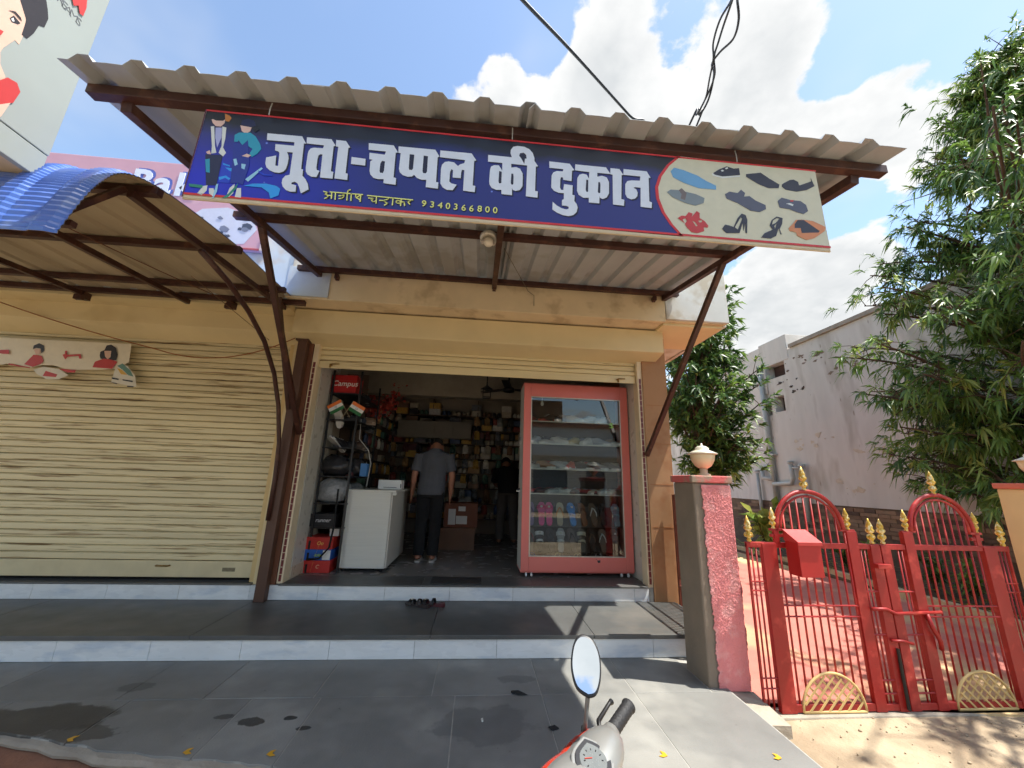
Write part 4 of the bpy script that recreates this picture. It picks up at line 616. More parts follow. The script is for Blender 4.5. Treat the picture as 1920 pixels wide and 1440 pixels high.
# backing panel and printed blue field
X0, X1, Z0, Z1 = -1.333, 1.693, 2.500, 2.975
ctr = lambda u, v: (u, v)
o = MB().box(X0 - 0.18, X1 - 0.18, 0.004, 0.013, Z0 - 2.74, Z1 - 2.74).build('sign_panel', flat('sign_back', (206, 190, 158), 0.5), sign, bevel=0.003, fix=False)
def blue_print():
    m = bpy.data.materials.new('blue_print'); m.use_nodes = True; nt = m.node_tree; N = nt.nodes; L = nt.links; b = N['Principled BSDF']; b.inputs['Roughness'].default_value = 0.32
    g = N.new('ShaderNodeNewGeometry'); sp = N.new('ShaderNodeSeparateXYZ'); L.new(g.outputs['Position'], sp.inputs[0])
    nz = N.new('ShaderNodeTexNoise'); nz.inputs['Scale'].default_value = 3.2; nz.inputs['Detail'].default_value = 5; L.new(g.outputs['Position'], nz.inputs['Vector'])
    # printed artwork: brighter ultramarine glow around the two figures, dull indigo to the right, ragged black band along the top
    mr = N.new('ShaderNodeMapRange'); mr.inputs['From Min'].default_value = -1.25; mr.inputs['From Max'].default_value = -0.5; mr.inputs['To Min'].default_value = 1.0; mr.inputs['To Max'].default_value = 0.0
    L.new(sp.outputs['X'], mr.inputs['Value'])
    mz = N.new('ShaderNodeMapRange'); mz.inputs['From Min'].default_value = 2.86; mz.inputs['From Max'].default_value = 2.62; L.new(sp.outputs['Z'], mz.inputs['Value'])
    mm_ = N.new('ShaderNodeMath'); mm_.operation = 'MULTIPLY'; L.new(mr.outputs[0], mm_.inputs[0]); L.new(mz.outputs[0], mm_.inputs[1])
    m1 = N.new('ShaderNodeMix'); m1.data_type = 'RGBA'; m1.inputs['A'].default_value = srgb((34, 38, 112)); m1.inputs['B'].default_value = srgb((18, 30, 190)); L.new(mm_.outputs[0], m1.inputs['Factor'])
    ad = N.new('ShaderNodeMath'); ad.operation = 'MULTIPLY_ADD'; ad.inputs[1].default_value = 0.14; L.new(nz.outputs['Fac'], ad.inputs[0]); L.new(sp.outputs['Z'], ad.inputs[2])
    m2r = N.new('ShaderNodeMapRange'); m2r.inputs['From Min'].default_value = 2.915; m2r.inputs['From Max'].default_value = 2.975; L.new(ad.outputs[0], m2r.inputs['Value'])
    m2 = N.new('ShaderNodeMix'); m2.data_type = 'RGBA'; m2.inputs['B'].default_value = srgb((16, 12, 20)); L.new(m1.outputs['Result'], m2.inputs['A']); L.new(m2r.outputs[0], m2.inputs['Factor'])
    vo = N.new('ShaderNodeTexVoronoi'); vo.inputs['Scale'].default_value = 9; L.new(g.outputs['Position'], vo.inputs['Vector'])
    m3r = N.new('ShaderNodeMapRange'); m3r.inputs['From Min'].default_value = 0.055; m3r.inputs['From Max'].default_value = 0.03; L.new(vo.outputs['Distance'], m3r.inputs['Value'])
    m3 = N.new('ShaderNodeMix'); m3.data_type = 'RGBA'; m3.inputs['B'].default_value = srgb((110, 130, 214)); L.new(m2.outputs['Result'], m3.inputs['A']); L.new(m3r.outputs[0], m3.inputs['Factor'])
    L.new(m3.outputs['Result'], b.inputs['Base Color']); return m
put('blue_print', curve_mesh('blue_print', [[(X0 + 0.004, Z0 + 0.022), (X0 + 0.004, Z1 - 0.004), (OVAL[0][0] + 0.02, Z1 - 0.004)] + OVAL + [(OVAL[-1][0] + 0.02, Z0 + 0.022)]], 0.0004), blue_print(), sign, loc=(-0.18, 0.0030, -2.74), rot=FACE_Y)
put('cream_print', curve_mesh('cream_print', [OVAL + [(X1 - 0.004, Z0 + 0.022), (X1 - 0.004, Z1 - 0.004)]], 0.0004), flat('print_cream_field', (206, 200, 170), 0.45), sign, loc=(-0.18, 0.0024, -2.74), rot=FACE_Y)
m_redline = flat('print_red', (200, 40, 40), 0.45)
off = [(p[0] - 0.010, p[1]) for p in OVAL]; off2 = [(p[0] + 0.006, p[1]) for p in OVAL]
put('red_line', curve_mesh('red_line', [off + off2[::-1]], 0.0004), m_redline, sign, loc=(-0.18, 0.0016, -2.74), rot=FACE_Y)
put('red_line', curve_mesh('red_line', [[(X0, Z0 + 0.013), (X1, Z0 + 0.013), (X1, Z0 + 0.024), (X0, Z0 + 0.024)]], 0.0004), m_redline, sign, loc=(-0.18, 0.0016, -2.74), rot=FACE_Y)
put('red_line', curve_mesh('red_line', [[(X0, Z1 - 0.008), (X1, Z1 - 0.008), (X1, Z1 + 0.001), (X0, Z1 + 0.001)]], 0.0004), m_redline, sign, loc=(-0.18, 0.0016, -2.74), rot=FACE_Y)
put('red_line', curve_mesh('red_line', [[(X0 - 0.001, Z0), (X0 + 0.004, Z0), (X0 + 0.004, Z1), (X0 - 0.001, Z1)]], 0.0004), flat('print_edge', (90, 40, 60)), sign, loc=(-0.18, 0.0014, -2.74), rot=FACE_Y)
m_let = flat('print_letter', (214, 219, 226), 0.4); m_shade = flat('print_letter_shade', (24, 22, 48), 0.5)
for g in GLYPH:
    L_ = put('letter', curve_mesh('letter', g, 0.0004), m_let, sign, loc=(-0.18, 0.0006, -2.74), rot=FACE_Y)
    put('letter_shadow', curve_mesh('letter_shadow', [[(p[0] + 0.007, p[1] - 0.006) for p in g[0]]], 0.0003), m_shade, sign, loc=(-0.18, 0.0016, -2.74), rot=FACE_Y)
m_yel = flat('print_yellow', (222, 222, 120), 0.4)
m_small_shade = m_shade
words = ([0, 12], [12, len(STROKE)])
for a, b in words:
    for dx, dz, dy, m_, w in ((0, 0, 0.0006, m_yel, 0.0052), (0.004, -0.003, 0.0016, m_small_shade, 0.007)):
        mb = MB()
        for k, st in enumerate(STROKE[a:b]):
            for lp in stroke_poly(st, w):
                y0 = dy - 0.0001 * (k % 5)
                mb.prism([(p[0] + dx, p[1] + dz) for p in lp], lambda u, v: (u - 0.18, y0 + 0.0004, v - 2.74), lambda u, v: (u - 0.18, y0, v - 2.74))
        mb.build('small_word' if m_ is m_yel else 'word_shadow', m_, sign)
for d, p in zip('9340366800', DIGIT):
    put('digit', text_mesh('digit', d, 0.046, 0.0004, 0.0004), m_yel, sign, loc=(p[0] - 0.18, 0.0006, p[1] - 2.74), rot=(R(90), R(1.5), 0))
    put('digit_shadow', text_mesh('digit', d, 0.046, 0.0003, 0.0012), m_shade, sign, loc=(p[0] - 0.176, 0.0016, p[1] - 2.743), rot=(R(90), R(1.5), 0))
for k, e in enumerate(KID): put('printed_figure', curve_mesh('printed_figure', e[1:], 0.0002), pm(e[0]), sign, loc=(-0.18, 0.0020 - 0.00006 * k, -2.74), rot=FACE_Y)
for k, e in enumerate(SHOEP): put('printed_shoe', curve_mesh('printed_shoe', e[1:], 0.0003), pm(e[0]), sign, loc=(-0.18, 0.0010 - 0.00005 * k, -2.74), rot=FACE_Y)
bx('frame_rail', flat('sign_frame', (196, 176, 142)), sign, X0 - 0.18, X1 - 0.18, 0.0045, 0.013, Z0 - 2.74 - 0.006, Z0 - 2.74, 0.002)

# ---------------------------------------------------------------- projecting billboard at the left
bb = thing('billboard', 'tall white projecting billboard with a woman in red, high at the left edge', 'billboard', (-2.3, 1.1, 2.78))
def V(o): o.location = (2.3, -1.1, -2.78); return o
m_flex = mat('flex_print', (150, 156, 150), 0.5, var=0.05, scale=2)
V(bx('face_panel', m_flex, bb, -2.33, -2.3, 0.2, 1.862, 2.915, 5.3, 0.003)); V(bx('lower_panel', m_flex, bb, -2.33, -2.3, 0.2, 1.858, 2.776, 2.909, 0.003))
V(bx('box_body', mat('billboard_body', (196, 176, 146), 0.6, var=0.08), bb, -2.75, -2.331, 0.205, 1.85, 2.78, 5.3, 0.003))
for k, e in enumerate(BILL): put('printed_figure', curve_mesh('printed_figure', e[1:], 0.0004), pm(e[0]), bb, loc=(0.001 + 0.0006 * k, -1.1, -2.78), rot=FACE_X)
for ch, p in zip('REAMS', BILLT): put('letter', text_mesh('letter', ch, 0.062, 0.0004, -0.001), flat('print_greyink', (96, 98, 100)), bb, loc=(0.001, p[0] - 1.1, p[1] - 2.78), rot=FACE_X)
V(MB().tube([(-2.62, 0.35, -0.12), (-2.62, 0.35, 2.79)], 0.06, 12).build('post', m_steel, bb, smooth=True))

# ---------------------------------------------------------------- pink bakery board behind the blue canopy
pk = thing('bakery_sign', 'faded pink bakery signboard with white and blue lettering on the parapet', 'sign', (-3.8, 3.82, 3.6))
def K(o): o.location = (3.8, -3.82, -3.6); return o
m_pink = mat('faded_pink', (206, 158, 166), 0.6, var=0.06, scale=3, col2=(222, 188, 190), c2amt=0.25, c2scale=1.5)
K(bx('board', m_pink, pk, -5.6, -2.375, 3.80, 3.86, 3.62, 4.60, 0.004)); K(bx('frame', flat('pale_frame', (214, 190, 178)), pk, -2.395, -2.365, 3.79, 3.87, 3.61, 3.78, 0.003))
K(bx('frame', flat('red_frame', (176, 80, 84)), pk, -5.6, -2.40, 3.792, 3.799, 3.61, 3.632, 0.002))
m_plight = flat('pale_letter', (222, 226, 232)); m_pblue = flat('blue_shade', (84, 100, 170))
def pal(s, x, z, size):
    put('letter', text_mesh('letter', s, size, 0.002, 0.012, center=False), m_plight, pk, loc=(x + 3.8, -0.026, z - 3.6), rot=FACE_Y)
    put('letter_shadow', text_mesh('letter', s, size, 0.001, 0.012, center=False), m_pblue, pk, loc=(x + 3.825, -0.0235, z - 3.585), rot=FACE_Y)
x = -4.72
for ch, w in zip('oma', (0.22, 0.36, 0.22)): pal(ch, x, 4.17, 0.36); x += w
for ch, px_ in zip('Bak', (-3.83, -3.59, -3.38)): pal(ch, px_, 4.20, 0.40)
pg = [(-3.02, 3.9), (-2.9, 3.98), (-2.78, 3.94), (-2.66, 3.98), (-2.56, 3.9), (-2.52, 3.78), (-2.66, 3.70), (-2.8, 3.74), (-2.9, 3.68), (-3.0, 3.78)]
put('printed_patch', curve_mesh('printed_patch', [[(-3.22, 3.9), (-3.05, 4.06), (-2.8, 4.1), (-2.55, 4.02), (-2.46, 3.86), (-2.56, 3.68), (-2.8, 3.65), (-3.1, 3.72)]], 0.0005), flat('pale_patch', (206, 206, 214)), pk, loc=(3.8, -0.0215, -3.6), rot=FACE_Y)
rr = random.Random(4)
for k in range(16):
    cx_ = rr.uniform(-3.05, -2.55); cz_ = rr.uniform(3.72, 3.98); r_ = rr.uniform(0.02, 0.06)
    put('printed_patch', curve_mesh('printed_patch', [[(cx_ + r_ * rr.uniform(.6, 1.3) * math.cos(a), cz_ + r_ * 0.7 * rr.uniform(.6, 1.3) * math.sin(a)) for a in [i * math.pi / 4 for i in range(8)]]], 0.0004), flat(rr.choice(['patch_dark', 'patch_mid']), (70, 76, 92) if k % 2 else (120, 124, 140)), pk, loc=(3.8, -0.023 - 0.0002 * k, -3.6), rot=FACE_Y)

# ---------------------------------------------------------------- paper bunting tied across the closed shutter
bt = thing('paper_bunting', 'cream printed paper bunting with red figures tied across the closed shutter', 'bunting', (-4.2, 4.27, 2.45))
for k, e in enumerate(BUNT): put('paper_strip' if k == 0 else ('paper_flag' if e[0] == 'cream2' else 'printed_figure'), curve_mesh('bunting', e[1:], 0.0004), pm(e[0]), bt, loc=(4.2, -0.001 * k * 0.8, -2.45), rot=FACE_Y)

# ---------------------------------------------------------------- footwear
SOLE = [(0.0, 0.135), (0.028, 0.128), (0.043, 0.095), (0.045, 0.055), (0.037, 0.01), (0.032, -0.04), (0.034, -0.09), (0.026, -0.125), (0.0, -0.135), (-0.024, -0.125), (-0.031, -0.09), (-0.029, -0.04), (-0.033, 0.01), (-0.041, 0.055), (-0.038, 0.1), (-0.024, 0.128)]
MESH = {}
def cm(key, fn):
    if key not in MESH: MESH[key] = fn()
    return MESH[key]
def sole_mesh(h): return cm(('sole', h), lambda: MB().prism(SOLE, lambda u, v: (u, v, 0), lambda u, v: (u, v, h + (0.012 if v < -0.05 else 0.0))).mesh('sole'))
def arch(y0, y1, h, w=0.046, t=0.004):
    mb = MB(); n = 8; rings = []
    for k in range(n + 1):
        a = math.pi * k / n; x_ = -w * math.cos(a); z_ = 0.012 + h * math.sin(a)
        nx = -math.cos(a) * t; nz = math.sin(a) * t
        rings.append([(x_, y0, z_), (x_, y1, z_), (x_ + nx, y1, z_ + nz), (x_ + nx, y0, z_ + nz)])
    return mb.loft(rings)
def thong_mesh():
    mb = MB()
    for s in (-1, 1): mb.tube([(0.0, 0.075, 0.018), (0.012 * s, 0.05, 0.042), (0.03 * s, 0.01, 0.04), (0.038 * s, -0.02, 0.016)], [0.006, 0.007, 0.006, 0.005], 6)
    return mb.mesh('strap', True)
def upper_mesh(kind):
    mb = MB(); rings = []; K = 9
    for k in range(K):
        v = 0.128 - 0.256 * k / (K - 1); t = k / (K - 1)
        w = 0.5 * (0.016 + 0.075 * math.sin(math.pi * min(0.92, 0.12 + t * 0.85)) ** 0.6)
        h = [0.022, 0.036, 0.045, 0.058, 0.076, 0.086, 0.088, 0.09, 0.07][k] if kind == 'shoe' else [0.018, 0.03, 0.038, 0.040, 0.036, 0.036, 0.042, 0.05, 0.044][k]
        rings.append([(w * math.cos(a), v, 0.014 + max(0.0, math.sin(a)) * h if math.sin(a) > 0 else 0.014) for a in [math.pi * j / 7 for j in range(8)]])
    return mb.loft(rings).mesh('upper', True)
def opening_mesh(): return MB().ell((0, -0.075, 0.098), 0.027, 0.05, 0.008, 10, 4).mesh('dark_opening', True)  # near-black disc on the upper, painting the shade inside the shoe opening
def lace_mesh():
    mb = MB()
    for k in range(4): y_ = 0.05 - k * 0.022; mb.bar((-0.022, y_, 0.058 + k * 0.011), (0.022, y_ - 0.004, 0.058 + k * 0.011), 0.006, 0.005)
    return mb.mesh('laces')
def paint(c, r=0.5): return mat('leather_%d_%d_%d' % c, c, r, var=0.08, scale=15)
def footwear(kind, c1, c2, loc, rot, label, group=None, s=1.0, cat=None):
    t = thing({'sneaker': 'sneaker', 'flat': 'flat_shoe', 'sandal': 'sandal', 'slipper': 'flip_flop'}[kind], label, cat or ('shoe' if kind in ('sneaker', 'flat') else 'sandal'), loc, group)
    t.rotation_euler = rot; t.scale = (s, s, s)
    put('sole', sole_mesh(0.018 if kind != 'sneaker' else 0.024), paint(c2), t)
    if kind == 'sneaker':
        put('upper', cm('up', lambda: upper_mesh('shoe')), paint(c1), t); put('dark_opening', cm('col', opening_mesh), paint((24, 24, 26)), t); put('laces', cm('lace', lace_mesh), paint((220, 220, 220) if sum(c1) < 300 else (90, 90, 95)), t)
    elif kind == 'flat':
        put('upper', cm('fl', lambda: upper_mesh('flat')), paint(c1), t); put('lining', cm('lin', lambda: MB().ell((0, -0.04, 0.046), 0.026, 0.07, 0.006, 10, 4).mesh('lining', True)), paint((150, 110, 84)), t)
    elif kind == 'sandal':
        put('strap', cm('s1', lambda: arch(0.045, 0.085, 0.036).mesh('strap')), paint(c1), t); put('strap', cm('s2', lambda: arch(-0.03, -0.008, 0.05, 0.037).mesh('strap')), paint(c1), t); put('buckle', cm('bk', lambda: MB().box(-0.012, 0.012, 0.055, 0.075, 0.05, 0.056).mesh('buckle')), paint((200, 196, 180), 0.3), t)
    else: put('strap', cm('th', thong_mesh), paint(c1), t)
    return t

# ---------------------------------------------------------------- glass display case
dc = thing('display_case', 'tall red-framed glass display case full of footwear in the shop doorway', 'display case', (1.19, 4.8, 0.313))
def D(o): o.location = (-1.19, -4.8, -0.313); return o
m_red = mat('red_laminate', (222, 122, 112), 0.35, var=0.05, scale=2)
dx0, dx1, dy0, dy1, dz0, dz1 = 0.535, 1.845, 4.62, 5.02, 0.372, 2.53
gx0, gx1, gz0, gz1 = 0.622, 1.748, 0.525, 2.37
D(bx('stile', m_red, dc, dx0, gx0, dy0, dy0 + 0.025, dz0, dz1)); D(bx('stile', m_red, dc, gx1, dx1, dy0, dy0 + 0.025, dz0, dz1))
D(bx('rail', m_red, dc, gx0 + 0.0005, gx1 - 0.0005, dy0 + 0.0008, dy0 + 0.025, gz1, dz1)); D(bx('rail', m_red, dc, gx0 + 0.0005, gx1 - 0.0005, dy0 + 0.0008, dy0 + 0.025, dz0, gz0))
D(bx('side_panel', flat('white_panel', (206, 204, 198)), dc, dx0, dx0 + 0.018, dy0 + 0.0255, dy1, dz0, dz1)); D(bx('side_panel', m_red, dc, dx1 - 0.018, dx1, dy0 + 0.0255, dy1, dz0, dz1))
D(bx('back_panel', mat('case_back', (52, 46, 44), 0.6, var=0.2, scale=4), dc, dx0 + 0.018, dx1 - 0.018, dy1 - 0.015, dy1, dz0, dz1)); D(bx('top_panel', m_red, dc, dx0, dx1, dy0 + 0.0255, dy1, dz1 + 0.0005, dz1 + 0.018)); D(bx('bottom_panel', m_red, dc, dx0, dx1, dy0 + 0.0255, dy1, dz0 - 0.018, dz0 - 0.0005))
m_bead = mat('aluminium', (205, 200, 188), 0.35, metal=0.5, var=0.05)
for a in ((gx0, gx0 + 0.012, gz0, gz1), (gx1 - 0.012, gx1, gz0, gz1), (gx0 + 0.0125, gx1 - 0.0125, gz0, gz0 + 0.012), (gx0 + 0.0125, gx1 - 0.0125, gz1 - 0.012, gz1)):
    D(bx('glazing_bead', m_bead, dc, a[0], a[1], dy0 - 0.004, dy0 + 0.006, a[2], a[3], 0.001))
m_glass = glass_mat('display_glass', refl=1.5)
D(bx('glass_pane', m_glass, dc, gx0 + 0.003, gx1 - 0.003, dy0 + 0.008, dy0 + 0.013, gz0 + 0.003, gz1 - 0.003, 0))
m_shelf = glass_mat('shelf_glass', (0.8, 0.9, 0.86, 1))
shelf_z = [2.075, 1.80, 1.50, 1.215]
for z in shelf_z: D(bx('glass_shelf', m_shelf, dc, dx0 + 0.02, dx1 - 0.02, dy0 + 0.05, dy1 - 0.02, z - 0.008, z, 0)); D(bx('shelf_rail', m_bead, dc, dx0 + 0.02, dx1 - 0.02, dy0 + 0.035, dy0 + 0.048, z - 0.012, z - 0.001, 0.001))
for z in (1.36, 1.40, 1.44): D(MB().tube([(dx0 + 0.02, dy0 + 0.08, z), (dx1 - 0.02, dy0 + 0.08, z)], 0.004, 6).build('grid_wire', m_black, dc))
for x in [dx0 + 0.08 + 0.16 * k for k in range(8)]: D(MB().tube([(x, dy0 + 0.085, 1.33), (x, dy0 + 0.085, 1.46)], 0.004, 6).build('grid_wire', m_black, dc))
for z, c in ((0.86, (92, 94, 92)), (0.58, (64, 58, 54))):
    o = D(MB().add([(gx0, dy0 + 0.10, z - 0.02), (gx1, dy0 + 0.10, z - 0.02), (gx1, dy0 + 0.25, z + 0.20), (gx0, dy0 + 0.25, z + 0.20), (gx0, dy0 + 0.105, z - 0.024), (gx1, dy0 + 0.105, z - 0.024), (gx1, dy0 + 0.255, z + 0.196), (gx0, dy0 + 0.255, z + 0.196)], [(0, 1, 2, 3), (7, 6, 5, 4), (0, 4, 5, 1), (2, 6, 7, 3), (1, 5, 6, 2), (0, 3, 7, 4)]).build('sloping_board', mat('board_%d' % c[0], c, 0.6, var=0.2, scale=3), dc))
D(bx('base_board', mat('board_base', (62, 54, 48), 0.6, var=0.2), dc, dx0 + 0.02, dx1 - 0.02, dy0 + 0.03, dy1 - 0.02, dz0 + 0.001, 0.50, 0))
for x in (0.60, 0.66, 1.70, 1.78): D(MB().lathe([(0.008, -0.01), (0.019, -0.009), (0.019, 0.009), (0.008, 0.01)], c=(x, 4.65, 0.334), n=12, M=Matrix.Rotation(R(90), 3, 'Y')).bar((x, 4.65, 0.338), (x, 4.65, 0.358), 0.012, 0.012).build('castor', m_white, dc))
o = D(MB().lathe([(0.006, 0.05), (0.012, 0.03), (0.022, 0.0), (0.012, -0.02)], c=(0.78, 4.74, 2.30), n=12).tube([(0.78, 4.74, 2.34), (0.78, 4.74, 2.53)], 0.003, 5).build('bulb', m_white, dc, smooth=True))
put('green_sticker', text_mesh('sticker', '99', 0.07, 0.0006, 0.001), flat('sticker_green', (150, 214, 90)), dc, loc=(1.62 - 1.19, 4.6135 - 4.8, 2.04 - 0.313), rot=(R(90), R(70), 0))
WH = (228, 228, 224)
rows = [('top shelf', 2.076, [('sneaker', (30, 28, 30), (190, 60, 50), 0.84), ('sneaker', (70, 74, 80), WH, 1.02), ('sneaker', WH, WH, 1.20), ('sneaker', (218, 214, 206), WH, 1.38), ('sneaker', (226, 226, 230), WH, 1.56)]),
        ('second shelf', 1.801, [('sneaker', (196, 200, 206), WH, 0.70), ('flat', (190, 188, 182), (220, 220, 218), 0.86), ('sneaker', (220, 216, 210), WH, 1.01), ('sneaker', (206, 186, 130), (206, 196, 170), 1.18), ('sneaker', (224, 224, 220), WH, 1.35), ('sneaker', (170, 176, 186), WH, 1.52), ('flat', (206, 206, 200), (220, 220, 218), 1.67)]),
        ('third shelf', 1.501, [('flat', (214, 210, 200), WH, 0.68), ('sneaker', (160, 120, 90), WH, 0.83), ('sneaker', (200, 204, 208), WH, 0.99), ('sneaker', (214, 90, 80), WH, 1.14), ('sneaker', (60, 64, 70), WH, 1.30), ('sneaker', (150, 152, 156), WH, 1.48), ('sneaker', (120, 124, 130), WH, 1.64)]),
        ('fourth shelf', 1.216, [('flat', (206, 60, 60), (120, 70, 60), 0.68), ('flat', (96, 66, 58), (90, 60, 50), 0.81), ('flat', (190, 192, 186), (200, 200, 190), 0.94), ('flat', (224, 224, 216), (214, 212, 200), 1.07), ('flat', (110, 106, 100), (80, 72, 66), 1.20), ('flat', (150, 44, 48), (90, 50, 46), 1.33), ('flat', (200, 186, 166), (206, 200, 190), 1.46), ('flat', (206, 206, 200), (206, 200, 190), 1.57), ('flat', (216, 210, 190), (206, 200, 190), 1.68)])]
cname = lambda c: ('black' if sum(c) < 120 else 'dark grey' if sum(c) < 240 and max(c) - min(c) < 30 else 'red' if c[0] > 1.7 * c[1] and c[0] > 100 and c[2] < 1.4 * c[1] else 'pink' if c[0] > 190 and c[2] > 110 and c[1] < 120 else 'blue' if c[2] > 1.3 * c[0] else 'brown' if c[0] > 1.25 * c[2] and c[0] < 180 else 'tan' if c[0] > 1.25 * c[2] else 'white' if sum(c) > 600 else 'grey')
for rn, z, items in rows:
    for k, (kind, c1, c2, x) in enumerate(items):
        footwear(kind, c1, c2, (x, 4.745, z), (0, 0, R(random.uniform(115, 150)) if random.random() < .6 else R(random.uniform(-150, -115))), '%s %s, %s from left on the %s of the glass display case' % (cname(c1), 'sneaker' if kind == 'sneaker' else 'flat shoe', ordinal(k), rn), 'footwear in the glass display case', 1.04)
for rn, z, items in rows:
    for k in range(7):
        c1 = random.choice([(206, 206, 202), (150, 156, 166), (60, 60, 66), (176, 150, 120), (190, 90, 84), (110, 130, 160), (226, 224, 218)])
        footwear('sneaker' if z > 1.3 else 'flat', c1, (222, 222, 218), (0.66 + 0.165 * k + random.uniform(-.02, .02), 4.90, z), (0, 0, R(random.choice((90, -90)) + random.uniform(-25, 25))), '%s %s, %s from left in rear row of display case %s' % (cname(c1), 'sneaker' if z > 1.3 else 'flat shoe', ordinal(k), rn), 'footwear in the glass display case', 1.1)
low = [('sandals board, upper row', 0.90, [('slipper', (120, 90, 150), (150, 130, 170), 0.65), ('sandal', (226, 40, 120), (226, 90, 150), 0.78), ('sandal', (226, 40, 120), (226, 90, 150), 0.87), ('slipper', (206, 130, 60), (190, 180, 150), 1.00), ('sandal', (40, 130, 210), (70, 150, 220), 1.14), ('slipper', (110, 66, 44), (140, 90, 60), 1.27), ('slipper', (222, 222, 216), (110, 90, 70), 1.40), ('slipper', (18, 18, 20), (26, 26, 28), 1.52), ('sandal', (130, 170, 180), (120, 140, 150), 1.68)]),
       ('sandals board, lower row', 0.61, [('slipper', (150, 60, 60), (120, 110, 100), 0.655), ('sandal', (226, 226, 222), (24, 24, 26), 0.76), ('slipper', (40, 40, 42), (46, 44, 44), 0.89), ('sandal', (214, 216, 214), (170, 170, 166), 1.01), ('slipper', (60, 50, 46), (90, 80, 74), 1.14), ('sandal', (200, 190, 160), (90, 84, 74), 1.26), ('slipper', (110, 84, 60), (60, 50, 44), 1.38), ('slipper', (214, 214, 210), (110, 92, 76), 1.51), ('sandal', (96, 70, 56), (120, 96, 80), 1.66)])]
for rn, z, items in low:
    for k, (kind, c1, c2, x) in enumerate(items):
        footwear(kind, c1, c2, (x, 4.725, z + 0.075), (R(62), 0, R(random.uniform(-12, 12))), '%s %s, %s from left on the %s sloping board of the display case' % (cname(c1), 'flip-flop' if kind == 'slipper' else 'strap sandal', ordinal(k), rn.split()[2]), 'footwear in the glass display case', 1.06)
for k, (c1, c2, x, a) in enumerate([((40, 70, 150), (50, 90, 170), 0.70, 80), ((30, 30, 30), (50, 48, 44), 0.86, 40), ((190, 180, 130), (40, 38, 34), 0.98, -40), ((26, 26, 26), (40, 38, 34), 1.10, 60), ((190, 184, 140), (30, 30, 30), 1.20, -70), ((22, 22, 24), (34, 34, 34), 1.36, 30), ((206, 206, 204), (60, 60, 60), 1.46, -20), ((28, 26, 26), (70, 60, 54), 1.58, 50)]):
    footwear('slipper', c1, c2, (x, 4.73, 0.502 + 0.012 * (k % 2)), (R(16), 0, R(a)), '%s flip-flop, %s from left in the heap at the display case bottom' % (cname(c1), ordinal(k)), 'footwear in the glass display case', 0.9)
# pair left on the step outside
footwear('sandal', (18, 16, 18), (40, 26, 28), (-0.50, 4.10, 0.1712), (0, 0, R(62)), 'left one of the black sandals taken off on the step outside the door', None, 1.0)
footwear('sandal', (20, 18, 20), (84, 34, 40), (-0.37, 4.115, 0.1712), (0, 0, R(74)), 'right one of the black sandals taken off on the step, with maroon sole', None, 1.0)

# ---------------------------------------------------------------- counter
ct = thing('shop_counter', 'white laminate shop counter standing just inside the doorway', 'counter', (-1.23, 5.3, 0.313))
def T(o): o.location = (1.23, -5.3, -0.313); return o
m_lam = mat('textured_laminate', (206, 206, 196), 0.45, var=0.05, scale=5, stretch=(0.4, 1, 14), bump=0.1, bscale=9)
T(bx('front_panel', m_lam, ct, -1.487, -0.985, 4.772, 4.79, 0.352, 1.17, 0.002)); T(bx('side_panel', flat('laminate_plain', (200, 196, 184)), ct, -0.985, -0.967, 4.7905, 5.80, 0.352, 1.168, 0.002)); T(bx('side_panel', flat('laminate_plain2', (190, 186, 176)), ct, -1.487, -1.469, 4.7905, 5.80, 0.352, 1.168, 0.002))
T(bx('top', m_lam, ct, -1.495, -0.93, 4.765, 5.83, 1.1705, 1.195, 0.003)); T(bx('corner_block', m_lam, ct, -0.966, -0.925, 4.768, 4.84, 1.14, 1.17, 0.002)); T(bx('back_panel', flat('laminate_dark', (90, 84, 76)), ct, -1.468, -0.986, 5.78, 5.80, 0.352, 1.168, 0))
for x, y in ((-1.44, 4.82), (-1.03, 4.82), (-1.44, 5.72), (-1.03, 5.72)): T(MB().lathe([(0.02, 0.0), (0.024, 0.02), (0.024, 0.039)], c=(x, y, 0.313), n=10).build('foot', m_black, ct))
pr = thing('receipt_box', 'small white machine box standing on the shop counter', 'box', (-1.08, 5.2, 1.196))
bx('case', m_white, pr, -0.15, 0.14, -0.09, 0.09, 0, 0.115, 0.006); bx('slot', m_ink, pr, -0.08, 0.08, -0.0925, -0.0902, 0.022, 0.028, 0); bx('switch', m_ink, pr, 0.125, 0.136, -0.0935, -0.0902, 0.02, 0.07, 0.001)
cord('power_lead', [(-1.50, 5.0, 2.05), (-1.49, 4.99, 1.8), (-1.36, 4.98, 1.66), (-1.31, 4.97, 1.5), (-1.33, 4.96, 1.22)], 0.006, (190, 188, 180), 'white cable hanging down from the rack behind the counter')
cord('power_lead', [(-1.80, 4.70, 0.45), (-1.66, 4.66, 0.47), (-1.57, 4.66, 0.58), (-1.55, 4.67, 0.8), (-1.56, 4.68, 1.2)], 0.011, (16, 16, 16), 'black cable looping in front of the boxes left of the counter')

